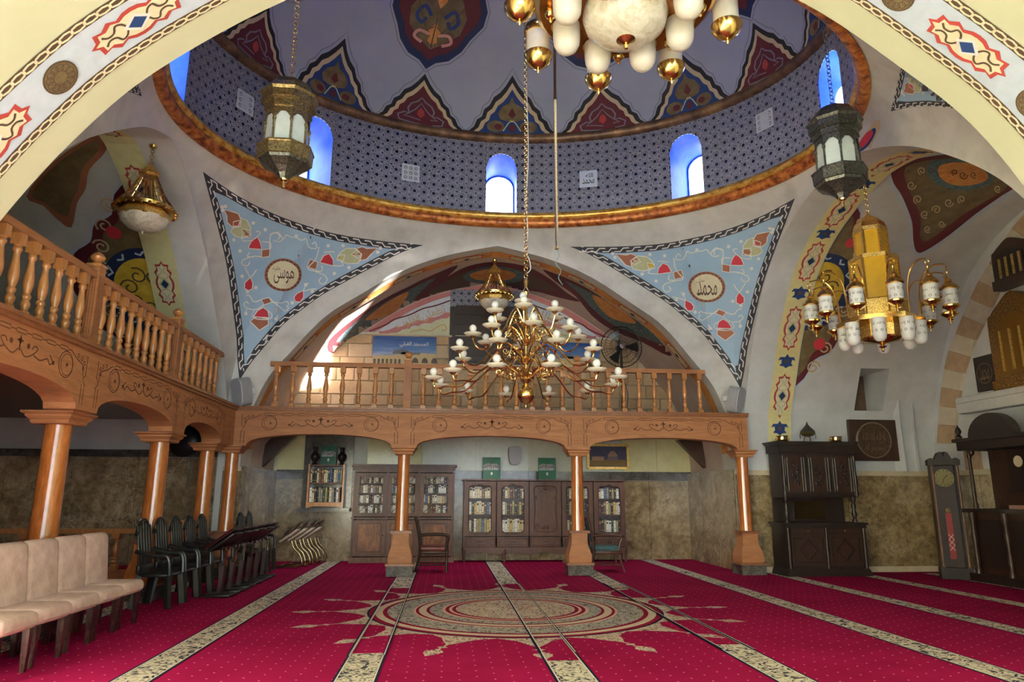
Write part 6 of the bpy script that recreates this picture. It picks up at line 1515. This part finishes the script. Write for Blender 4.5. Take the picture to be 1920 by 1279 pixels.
for s in (-1, 1): inst('edge_trim', rot_mesh(G().tube([(-0.24, s*0.21, 0.085), (0.24, s*0.21, 0.085)], 0.012, 6).mesh('edge_trim', CHROME)), FS)
for s in (-1, 1): inst('hinge', G().lathe([(0, -0.03), (0.03, -0.03), (0.03, 0.03), (0, 0.03)], 10, frame=lambda p: (0.05+p[0], s*0.08+p[2], 0.7+p[1])).mesh('hinge', CHROME), FS)
nm6 = ['at the velvet chair end of the row', 'second in the row from the velvet chairs', 'third in the row from the velvet chairs', 'fourth in the row from the velvet chairs', 'fifth in the row from the velvet chairs', 'at the chrome chair end of the row']
for i in range(6):
    o = FS if i == 0 else dup(FS); o.location = (-3.36, 11.45+0.5*i, 0); o.rotation_euler = (0, 0, -0.08+0.05*(i % 3)); o['label'] = 'dark folding seat with tilted pad, '+nm6[i]
# cantilever chairs with bronze chrome frames
CC = thing('cantilever_chair', 'x', 'chair', (0, 0, 0), 0, 'chrome cantilever chairs')
for s in (-1, 1):
    inst('side_tube', G().tube(crom([(-0.25, s*0.17, 0.02), (0.15, s*0.17, 0.02), (0.3, s*0.17, 0.03), (0.34, s*0.17, 0.12), (0.28, s*0.17, 0.28), (0.16, s*0.17, 0.4), (0.1, s*0.17, 0.55)], 5), 0.014, 8).mesh('side_tube', CHROMEG), CC)
inst('floor_tube', G().tube([(-0.25, -0.17, 0.02), (-0.25, 0.17, 0.02)], 0.014, 8).mesh('floor_tube', CHROMEG), CC)
RT = Matrix.Translation((0.02, 0, 0.62)) @ Matrix.Rotation(-0.6, 4, 'Y')
inst('seat_pad', rot_mesh(rbox(-0.2, 0.24, -0.165, 0.165, 0, 0.05, 0.02, 2, 'seat_pad', plain('cream_pad', S(206, 194, 176), 0.7))), CC)
inst('back_loop', rot_mesh(G().tube(crom([(-0.1, -0.15, 0.06), (0.2, -0.155, 0.1), (0.36, -0.09, 0.12), (0.38, 0, 0.12), (0.36, 0.09, 0.12), (0.2, 0.155, 0.1), (-0.1, 0.15, 0.06)], 4), 0.016, 8).mesh('back_loop', CHROME)), CC)
inst('back_pad', rot_mesh(rbox(-0.05, 0.28, -0.12, 0.12, 0.085, 0.12, 0.015, 2, 'back_pad', BLACKPL)), CC)
nm4 = ['nearest the folding seats', 'second from the folding seats', 'third from the folding seats', 'closest to the wall with the book niche']
for i in range(4):
    o = CC if i == 0 else dup(CC); o.location = (-3.3+0.09*i, 15.76+0.38*i, 0); o['label'] = 'bronze chrome cantilever chair stacked in a row, '+nm4[i]
# two wooden armchairs below the gallery, facing +x
def armchair(label, loc, rz, wood, cloth, turned):
    t = thing('armchair', label, 'chair', loc, rz)
    inst('seat', rbox(-0.27, 0.3, -0.26, 0.26, 0.40, 0.5, 0.03, 2, 'seat', cloth), t)
    inst('seat_rail', rbox(-0.28, 0.31, -0.27, 0.27, 0.35, 0.41, 0.008, 1, 'seat_rail', wood), t)
    for s in (-1, 1):
        inst('back_post', G().tube(crom([(-0.36, s*0.25, 0), (-0.29, s*0.25, 0.25), (-0.27, s*0.25, 0.45), (-0.31, s*0.25, 0.8), (-0.38, s*0.25, 1.06)], 4), 0.026, 8).mesh('back_post', wood), t)
        if turned: inst('leg', G().lathe([(0.03, 0), (0.02, 0.05), (0.032, 0.09), (0.018, 0.14), (0.03, 0.2), (0.018, 0.26), (0.032, 0.3), (0.03, 0.66), (0.02, 0.7)], 10, (0.27, s*0.24, 0)).mesh('leg', wood), t)
        else: inst('leg', G().tube(crom([(0.36, s*0.25, 0), (0.29, s*0.24, 0.2), (0.27, s*0.24, 0.38)], 4), [0.016]*4+[0.024]*5, 8).mesh('leg', wood), t)
        inst('armrest', G().tube(crom([(-0.3, s*0.26, 0.7), (-0.05, s*0.28, 0.72), (0.22, s*0.28, 0.71), (0.3, s*0.28, 0.66), (0.27, s*0.27, 0.56), (0.24, s*0.26, 0.42)], 4), 0.022, 8).mesh('armrest', wood), t)
        inst('side_stretcher', G().tube([(-0.32, s*0.25, 0.14), (0.28, s*0.24, 0.14)], 0.014, 6).mesh('side_stretcher', wood), t)
    inst('back_panel', G().grid([[(-0.28-0.08*max(0, z-0.55), y, z) for y in (-0.23, 0, 0.23)] for z in (0.58, 0.75, 0.95)]).mesh('back_panel', cloth), t)
    inst('crest_rail', G().tube([(-0.36, -0.25, 1.0), (-0.375, -0.1, 1.05), (-0.375, 0.1, 1.05), (-0.36, 0.25, 1.0)], 0.028, 8).mesh('crest_rail', wood), t)
armchair('dark carved armchair with oxblood leather, standing before the lattice bookcase', (-0.22, 14.9, 0), 0, EBONYR, REDLEATH, True)
armchair('mahogany armchair with teal upholstered seat beside the knotty column', (3.28, 14.75, 0), 0, MAHOG, TEALFAB, False)
# ------------------------------------------------------------------ bay with the clocks
YR = PSR[-1][0]                                            # plane of its north wall
x = XR+0.02
while x < XE-0.05:
    w = min(1.06, XE-x); par = o_sr if x < XR+0.9 else o_vr
    bxY('marble_slab', x+0.003, x+w-0.003, YR-0.05, YR+0.06, 0.11, 1.93, MARBLE2, par); x += w
bxY('dado_cap', XR+0.02, XE, YR-0.07, YR+0.06, 1.93, 1.98, BEIGE, o_vr); bxY('dado_cap_lip', XR+0.02, XE, YR-0.09, YR+0.06, 1.98, 2.03, BEIGE, o_vr)
bxY('baseboard', XR+0.02, XE, YR-0.08, YR+0.06, 0, 0.11, BEIGE, o_vr)
for i in range(7): bxY('marble_slab', XE-0.05, XE, 6.2+i*1.14, 6.2+i*1.14+1.133, 0.11, 1.93, MARBLE2, WALLE)
bxY('dado_cap', XE-0.08, XE, 6.0, YR, 1.93, 2.03, BEIGE, WALLE)
# north wall of the side bay under the gallery
YL = PSL[-1][0]; x = -11.9
while x < XL-0.15:
    w = min(1.2, XL-0.12-x); bxY('marble_slab', x+0.003, x+w-0.003, YL-0.05, YL+0.06, 0.2, 2.2, MARBLE, o_vl); bxY('marble_frieze', x+0.003, x+w-0.003, YL-0.06, YL+0.06, 2.205, 2.34, DMARBLE, o_vl); x += w
FR = thing('wall_fan', 'round black wall fan half hidden behind an oak column', 'fan', (-5.02, YL-0.25, 2.5))
G().lathe([(0, -0.1), (0.08, -0.1), (0.2, -0.09), (0.3, -0.02), (0.3, 0.02), (0.2, 0.08), (0, 0.09)], 24, frame=lambda p: (p[0], p[2], p[1])).build('cage', BLACKM, FR)
G().obox((0, 0.08, 0), (0, 0.24, -0.05), 0.08, 0.08).build('bracket', BLACKM, FR)
G().tube(crom([(0.1, 0.1, -0.1), (0.12, 0.15, -0.5), (0.06, 0.15, -0.9)], 4), 0.01, 5).build('cord', BLACKM, FR)
# plaster pilaster on the north wall
def pil(x0, x1, z1, lean): 
    g = G(); P = [(x0, YR-0.14), (x0-0.12, YR+0.05), (x1+0.05, YR+0.05), (x1, YR-0.12)]
    g.grid([[(q[0]+lean*z, q[1]-0.1*max(0, z-3), z) for q in P] for z in (2.03, 3.0, 4.0, z1)]); struct(g.build('trim_8', PLASTER_SIDE, fixn=False), 'plaster rib at the foot of the vault')
pil(9.72, 10.05, 5.0, -0.03)
# striped arch on the east wall: separate voussoirs
VL = [(1762, 832), (1767, 752), (1778, 673), (1796, 630), (1814, 583), (1839, 529), (1868, 483), (1900, 432), (1930, 398)]
VR = [(1794, 832), (1800, 760), (1814, 688), (1832, 641), (1855, 594), (1879, 544), (1905, 505), (1935, 465), (1970, 430)]
PL, PR = [at(p[0], p[1], 'x', XE) for p in VL], [at(p[0], p[1], 'x', XE) for p in VR]
rl, _ = polyat([(p.y, p.z) for p in PL], 13); rr, _ = polyat([(p.y, p.z) for p in PR], 13)
VM = [mottle('voussoir_tan', [(0.3, S(160, 132, 104)), (0.7, S(182, 154, 124))], 6, 0.8), mottle('voussoir_beige', [(0.3, S(196, 182, 160)), (0.7, S(212, 200, 180))], 6, 0.8)]
for i in range(13):
    q = [rl[i], rl[i+1], rr[i+1], rr[i]]; c = (sum(a[0] for a in q)/4, sum(a[1] for a in q)/4)
    G().prism([(c[0]+(a[0]-c[0])*0.985, c[1]+(a[1]-c[1])*0.985) for a in q], 'x', XE-0.07, XE).build('voussoir', VM[i % 2], WALLE, smooth=False)
G().box(XE-0.06, XE, YR-1.3, YR-0.9, 2.03, 2.5).build('voussoir', VM[0], WALLE, smooth=False)
# --- sideboard
SB = thing('sideboard', 'tall dark carved oak sideboard with a mirror and brass bowls on top', 'sideboard', (7.38, 13.85, 0))
sb = lambda g, nm, mt=EBONY, sm=False: rel(SB, g.build(nm, mt, SB, smooth=sm))
X0, X1, Y0, Y1 = 6.6, 8.2, 13.5, 14.12
sb(G().prism([(X0-0.06, 0), (X1+0.06, 0), (X1+0.03, 0.1), (X1, 0.14), (X0, 0.14), (X0-0.03, 0.1)], 'y', Y0-0.05, Y1), 'plinth')
sb(G().box(X0, X1, Y0, Y1, 0.14, 0.96), 'lower_cabinet')
sb(G().box(X0-0.06, X1+0.06, Y0-0.06, Y1, 0.96, 1.0).box(X0-0.03, X1+0.03, Y0-0.03, Y1, 0.9, 0.96), 'counter_top')
for a, b in ((X0+0.08, (X0+X1)/2-0.03), ((X0+X1)/2+0.03, X1-0.08)):
    d = sb(G().box(a, b, Y0-0.02, Y0, 0.2, 0.78), 'door', EBONYR); m, h = (a+b)/2, 0.49
    g = G()
    for p, q in (((a+0.06, 0.26), (b-0.06, 0.26)), ((b-0.06, 0.26), (b-0.06, 0.72)), ((b-0.06, 0.72), (a+0.06, 0.72)), ((a+0.06, 0.72), (a+0.06, 0.26))): g.obox((p[0], Y0-0.025, p[1]), (q[0], Y0-0.025, q[1]), 0.02, 0.03, (0, 1, 0))
    for p, q in (((m, h-0.2), (m+0.18, h)), ((m+0.18, h), (m, h+0.2)), ((m, h+0.2), (m-0.18, h)), ((m-0.18, h), (m, h-0.2))): g.obox((p[0], Y0-0.025, p[1]), (q[0], Y0-0.025, q[1]), 0.02, 0.03, (0, 1, 0))
    sb(g, 'door_moulding', EBONY); dr = sb(G().box(a, b, Y0-0.02, Y0, 0.8, 0.89), 'drawer', EBONYR)
    sb(G().ball((m, Y0-0.04, 0.845), 0.02), 'knob', BRASS, True)
for xx in (X0+0.03, (X0+X1)/2, X1-0.03): sb(G().lathe([(0.035, 0.14), (0.03, 0.3), (0.04, 0.5), (0.03, 0.7), (0.035, 0.9)], 10, (xx, Y0-0.02, 0)), 'turned_stile', EBONY, True)
sb(G().box(X0+0.05, X1-0.05, Y1-0.06, Y1, 1.0, 2.5), 'back_board')
sb(G().box(X0+0.48, X1-0.48, Y1-0.075, Y1-0.06, 1.06, 1.4), 'mirror', plain('sideboard_mirror', S(120, 120, 112), 0.08, 1.0))
for xx in (X0+0.1, X1-0.1): sb(G().lathe([(0.05, 1.0), (0.05, 1.05), (0.03, 1.08), (0.055, 1.16), (0.03, 1.24), (0.05, 1.32), (0.03, 1.38), (0.05, 1.42), (0.05, 1.48)], 12, (xx, Y0+0.12, 0)), 'turned_post', EBONY, True)
sb(G().box(X0+0.03, X1-0.03, Y0+0.06, Y1-0.06, 1.48, 2.36), 'upper_cabinet')
w3 = (X1-X0-0.1)/3
for i in range(3):
    a = X0+0.05+w3*i+0.03; b = a+w3-0.06; sb(G().box(a, b, Y0+0.04, Y0+0.06, 1.56, 2.3), 'carved_door', EBONYR)
    g = G()
    for p in (a+0.02, a+0.07, b-0.02, b-0.07): g.tube([(p, Y0+0.035, 1.6), (p, Y0+0.035, 2.26)], 0.012, 6)
    sb(g, 'reeding', EBONY, True)['kind'] = 'stuff'
    g = G(); m = (a+b)/2; r_ = random.Random(i)
    for k in range(14): g.ball((m+r_.uniform(-0.08, 0.08), Y0+0.035, 1.75+0.028*k), r_.uniform(0.02, 0.04), (1, 0.6, 1), 7, 5)
    sb(g, 'carved_relief', EBONY, True)['kind'] = 'stuff'
for xx in (X0+0.06, X1-0.06): sb(G().lathe([(0.03, 1.48), (0.045, 1.55), (0.025, 1.65), (0.04, 1.75), (0.025, 2.0), (0.03, 2.3)], 10, (xx, Y0+0.03, 0)), 'half_column', EBONY, True)
sb(G().box(X0, X1, Y0+0.02, Y1, 2.36, 2.5).prism([(X0-0.0, 2.5), (X1, 2.5), (X1+0.08, 2.58), (X0-0.08, 2.58)], 'y', Y0-0.02, Y1), 'cornice')
def bowl(label, loc):
    t = thing('brass_bowl', label, 'bowl', loc)
    G().lathe([(0.09, 0), (0.1, 0.01), (0.11, 0.05), (0.11, 0.11), (0.125, 0.125), (0.115, 0.125), (0.1, 0.11), (0.1, 0.03), (0, 0.02)], 24).build('body', BRASS, t)
    for s in (-1, 1): G().tube([(s*(0.11+0.03*math.sin(a)), 0, 0.06+0.03*math.cos(a)) for a in [PI*k/8 for k in range(9)]], 0.006, 5).build('handle', BRASS, t)
bowl('small brass bowl on the sideboard near the cream painted arch', (6.83, 13.82, 2.581)); bowl('small brass bowl on the sideboard near the framed calligraphy', (7.98, 13.82, 2.581))
SM = thing('incense_burner', 'silver domed incense burner standing between the brass bowls', 'urn', (7.4, 13.85, 2.583))
for k in range(3): a = 2*PI*k/3+0.5; G().tube([(0.1*math.cos(a), 0.1*math.sin(a), 0), (0.06*math.cos(a), 0.06*math.sin(a), 0.12), (0.08*math.cos(a), 0.08*math.sin(a), 0.16)], 0.01, 6).build('leg', OLDBRASS, SM)
G().lathe([(0.02, 0.12), (0.1, 0.14), (0.14, 0.18), (0.15, 0.21), (0.14, 0.22)], 20).build('bowl', OLDBRASS, SM)
G().lathe([(0.15, 0.215), (0.13, 0.25), (0.07, 0.31), (0.03, 0.36), (0.015, 0.38), (0.02, 0.4), (0, 0.43)], 20).build('lid', PEWTER, SM)
for s in (-1, 1): G().tube([(s*0.15, 0, 0.2), (s*0.17, 0, 0.14), (s*0.165, 0, 0.08)], 0.008, 5).build('pendant', PEWTER, SM)
# --- framed calligraphy disc
a, b = at(1590, 787, 'y', YR-0.1), at(1687, 865, 'y', YR-0.1); cx, cz = (a.x+b.x)/2, (a.z+b.z)/2; w, h = (b.x-a.x)/2, (a.z-b.z)/2
FC = thing('framed_calligraphy', 'dark wooden frame with a round calligraphy disc above the marble dado', 'picture', (cx, YR-0.05, cz))
G().box(-w, w, -0.05, 0.03, -h, h).build('frame', EBONYR, FC, smooth=False)
G().lathe([(0, -0.055), (h*0.8, -0.055), (h*0.84, -0.065), (h*0.88, -0.05)], 40, frame=lambda p: (p[0]*1.05, p[2], p[1])).build('disc', mottle('bronze_disc', [(0.4, S(64, 50, 40)), (0.6, S(90, 72, 56))], 20, 0.4, metal=0.4), FC)
pp = plane_proj((0, -0.067, 0), (1, 0, 0), (0, 0, 1))
decal('disc_rim', ringp((0, 0), h*0.83, h*0.88, 40), pp, plain('bronze_rim', S(136, 118, 96), 0.4, 0.4), FC, None, 0.002)
decal('lettering', [text2d('لا إله إلا الله', 0, h*0.1, h*1.2, h*0.5), text2d('محمد رسول الله', 0, -h*0.38, h*0.95, h*0.35)], pp, plain('bronze_letters', S(124, 104, 84), 0.4, 0.4), FC, None, 0.002)
# --- tall case clock
CK = thing('longcase_clock', 'slender dark longcase clock with brass dial and red pennant', 'clock', (9.62, 12.98, 0), -0.45)
wk = 0.21
G().box(-wk-0.05, wk+0.05, -0.16, 0.14, 0, 0.2).build('base', EBONY, CK, smooth=False)
G().box(-wk, wk, 0.06, 0.12, 0.2, 2.1).build('back_board', EBONYR, CK, smooth=False)
for s in (-1, 1): G().box(s*wk-0.03, s*wk+0.03, -0.14, 0.12, 0.2, 2.1).build('side', EBONYR, CK, smooth=False)
for s in (-1, 1): G().lathe([(0.018, 0.22), (0.012, 0.3), (0.012, 2.0), (0.018, 2.08)], 8, (s*wk, -0.15, 0)).build('corner_rod', BURL, CK)
G().prism([(-wk-0.06, 2.1), (wk+0.06, 2.1), (wk+0.06, 2.2), (wk, 2.24), (wk-0.06, 2.2), (0.08, 2.34), (0.03, 2.36), (0, 2.26), (-0.03, 2.36), (-0.08, 2.34), (-wk+0.06, 2.2), (-wk, 2.24), (-wk-0.06, 2.2)], 'y', -0.16, 0.12).build('crest', EBONY, CK, smooth=False)
G().lathe([(0, -0.02), (0.17, -0.02), (0.175, 0)], 28, frame=lambda p: (p[0], 0.02+p[2], 1.86+p[1])).build('dial', plain('dial_brass', S(150, 140, 84), 0.3, 0.6), CK)
cp_ = plane_proj((0, 0, 0), (1, 0, 0), (0, 0, 1))
decal('dial_marks', [q for k in range(12) for q in stroke([(0.13*math.sin(k*PI/6), 1.86+0.13*math.cos(k*PI/6)), (0.155*math.sin(k*PI/6), 1.86+0.155*math.cos(k*PI/6))], 0.012)]+stroke([(0, 1.86), (0.07, 1.92)], 0.014)+stroke([(0, 1.86), (-0.04, 1.75)], 0.01), cp_, BLACKP, CK, None, 0.004)
G().box(-0.05, 0.05, 0.02, 0.03, 0.35, 1.2).build('pennant', plain('red_pennant', S(150, 40, 44), 0.7), CK, smooth=False)
decal('pennant_pattern', [q for k in range(3) for q in ([[(-0.045, 0.5+0.1*k), (0.045, 0.6+0.1*k), (0.045, 0.61+0.1*k), (-0.045, 0.51+0.1*k)]]+[[(0.045, 0.5+0.1*k), (-0.045, 0.6+0.1*k), (-0.045, 0.61+0.1*k), (0.045, 0.51+0.1*k)]])], plane_proj((0, 0.02, 0), (1, 0, 0), (0, 0, 1)), WHITEP, CK, None, 0.003)
G().lathe([(0, 0), (0.05, 0.0), (0.05, 0.01), (0, 0.012)], 18, frame=lambda p: (p[0], -0.02+p[2], 1.25+p[1])).build('pendulum', BRASS, CK)
G().box(-wk+0.03, wk-0.03, -0.135, -0.13, 0.24, 2.06).build('glass_door', SHELFGLASS, CK, smooth=False)
# --- hall dresser with a wall clock, against the east wall
HD = thing('hall_dresser', 'massive dark carved dresser with turned columns, arched crest and a clock', 'dresser', (10.0, 11.85, 0))
hd = lambda g, nm, mt=EBONY, sm=False: rel(HD, g.build(nm, mt, HD, smooth=sm))
Y0, Y1, XF_, XB = 10.9, 12.62, 9.72, XE-0.1
hd(G().box(XF_-0.06, XB, Y0-0.05, Y1+0.05, 0, 0.14), 'plinth'); hd(G().box(XF_+0.12, XB, Y0, Y1, 0.14, 1.22), 'lower_body', EBONYR)
hd(G().box(XF_-0.05, XB, Y0-0.06, Y1+0.06, 1.22, 1.29), 'counter_top')
for yy in (Y0+0.08, (Y0+Y1)/2, Y1-0.08): hd(G().lathe([(0.06, 0.14), (0.06, 0.22), (0.035, 0.26), (0.05, 0.4), (0.035, 0.6), (0.055, 0.8), (0.035, 1.0), (0.06, 1.1), (0.06, 1.22)], 12, (XF_+0.03, yy, 0)), 'turned_leg', EBONYR, True)
for yy in (Y0+0.15, (Y0+Y1)/2+0.07): hd(G().box(XF_+0.1, XF_+0.12, yy, yy+0.68, 0.25, 1.1), 'door', EBONY)
hd(G().box(XB-0.08, XB, Y0+0.05, Y1-0.05, 1.29, 2.45), 'back_board', EBONYR)
for yy in (Y0+0.1, Y1-0.1): hd(G().lathe([(0.05, 1.29), (0.05, 1.36), (0.03, 1.4), (0.035, 1.5), (0.028, 2.2), (0.045, 2.26), (0.03, 2.3), (0.05, 2.36)], 12, (XF_+0.12, yy, 0)), 'turned_column', EBONYR, True)
hd(G().box(XF_+0.0, XB, Y0-0.04, Y1+0.04, 2.36, 2.52).box(XF_-0.06, XB, Y0-0.08, Y1+0.08, 2.52, 2.58), 'canopy')
ym = (Y0+Y1)/2+0.1
hd(G().prism([(ym-0.55*math.cos(PI*k/16), 2.58+0.42*math.sin(PI*k/16)) for k in range(17)], 'x', XF_+0.06, XF_+0.2), 'arched_crest')
for yy in (Y0, Y1): hd(G().lathe([(0.05, 2.58), (0.06, 2.62), (0.03, 2.66), (0.06, 2.72), (0.05, 2.76), (0.015, 2.82), (0, 2.86)], 12, (XF_+0.04, yy, 0)), 'finial', EBONY, True)
for yy in (Y0+0.02, Y1-0.3): hd(G().lathe([(0, 2.24), (0.04, 2.28), (0.05, 2.32), (0.03, 2.36)], 10, (XF_+0.02, yy, 0)), 'drop_pendant', EBONY, True)
hd(G().box(XB-0.3, XB-0.08, ym-0.62, ym+0.02, 1.62, 2.34), 'clock_case'); hd(G().lathe([(0, 0), (0.095, 0), (0.1, -0.01)], 24, frame=lambda p: (XB-0.31+p[2], ym-0.25+p[0], 2.12+p[1])), 'clock_face', plain('ivory_dial', S(206, 196, 166), 0.5), True)
hd(G().box(XB-0.34, XB-0.08, ym-0.7, ym+0.06, 1.58, 1.62), 'clock_shelf'); hd(G().box(XB-0.36, XB-0.16, ym-0.5, ym+0.05, 1.291, 1.36), 'writing_box', plain('pinkish_box', S(150, 110, 100), 0.5))
OLM = thing('oil_lamp', 'glass oil lamp with a fluted rim on top of the dresser', 'lamp', (XF_+0.16, 11.0, 2.581))
G().lathe([(0.07, 0), (0.08, 0.02), (0.03, 0.06), (0.05, 0.1), (0.07, 0.14), (0.03, 0.18)], 16).build('font', OLDBRASS, OLM)
G().lathe([(0.03, 0.18), (0.05, 0.22), (0.035, 0.3), (0.06, 0.36), (0.08, 0.38)], 16, cap=False).build('glass_chimney', glassm('lamp_glass', (0.8, 0.78, 0.7, 1), 0.5), OLM)
# --- things on the east wall
AC = thing('air_conditioner', 'long white wall air conditioner above the dresser', 'air conditioner', (XE-0.14, 12.2, 3.12))
inst('casing', rbox(-0.13, 0.13, -0.95, 0.95, 0, 0.33, 0.05, 3, 'casing', WHITEPL), AC)
G().box(-0.12, -0.05, -0.88, 0.88, -0.004, 0.006).build('vent', GREYPL, AC, smooth=False); G().box(-0.134, -0.13, -0.9, 0.9, 0.2, 0.21).build('panel_seam', GREYPL, AC, smooth=False)
a, b = at(1828, 672, 'x', XE-0.05), at(1868, 730, 'x', XE-0.05)
DP = thing('framed_emblem', 'small dark square frame with a calligraphic emblem beside the gilt cabinet', 'picture', (XE-0.04, (a.y+b.y)/2, (a.z+b.z)/2)); w = abs(a.y-b.y)/2+0.03; h = abs(a.z-b.z)/2
G().box(-0.03, 0.02, -w, w, -h, h).build('frame', EBONY, DP, smooth=False)
ep = plane_proj((-0.03, 0, 0), (0, -1, 0), (0, 0, 1))
decal('emblem', [text2d('محمد', 0, 0, w*1.0, h*0.8)]+ringp((0, 0), w*0.78, w*0.84, 24), ep, plain('emblem_bronze', S(120, 96, 70), 0.5, 0.3), DP, None, 0.003)
def shrine(label, yc, z0, w, h, mtf, inner):
    t = thing('wall_cabinet', label, 'cabinet', (XE-0.1, yc, z0))
    o_ = crom([(-w, 0.0), (-w, h*0.7), (-w*0.85, h*0.8), (-w*0.5, h*0.9), (0, h), (w*0.5, h*0.9), (w*0.85, h*0.8), (w, h*0.7), (w, 0.0)], 3)
    G().prism(o_, 'x', -0.1, 0.08).build('carved_frame', mtf, t, smooth=False)
    G().prism([(p[0]*0.72, h*0.12+p[1]*0.66) for p in o_], 'x', -0.115, -0.1).build('panel', inner, t, smooth=False)
    g = G()
    for k in range(4): y = -w*0.55+w*1.1*k/3; g.box(-0.13, -0.115, y-0.025, y+0.025, h*0.16, h*0.6)
    g.build('slat', GOLDF, t, smooth=False)['kind'] = 'stuff'
    G().box(-0.14, 0.08, -w*1.06, w*1.06, -0.06, 0.12).build('ledge', mtf, t, smooth=False)
shrine('large gilt carved wall cabinet with an arched crest, above the air conditioner', 11.48, 3.5, 0.62, 1.72, mottle('antique_gilt', [(0.35, S(70, 46, 18)), (0.55, S(126, 88, 34)), (0.7, S(170, 126, 56))], 30, 0.4, metal=0.5, bump=0.5), plain('gilt_panel', S(120, 84, 24), 0.35, 0.6))
shrine('dark carved wooden wall cabinet hung above the gilt one', 11.35, 5.35, 0.42, 0.85, EBONYR, EBONY)

# marble on the fronts of the corner piers
for X0_, X1_, par in ((XL, PB[0][0]+0.03, 'wall_pier_1'), (PB[-1][0]-0.03, XR+0.02, 'wall_pier_2')):
    bxY('marble_slab', X0_, X1_, YB-0.03, YB+0.02, 0, 1.95, MARBLE2 if X0_ > 0 else MARBLE, bpy.data.objects[par]); bxY('pier_cap', X0_, X1_, YB-0.04, YB+0.02, 1.95, 2.03, BEIGE, bpy.data.objects[par])
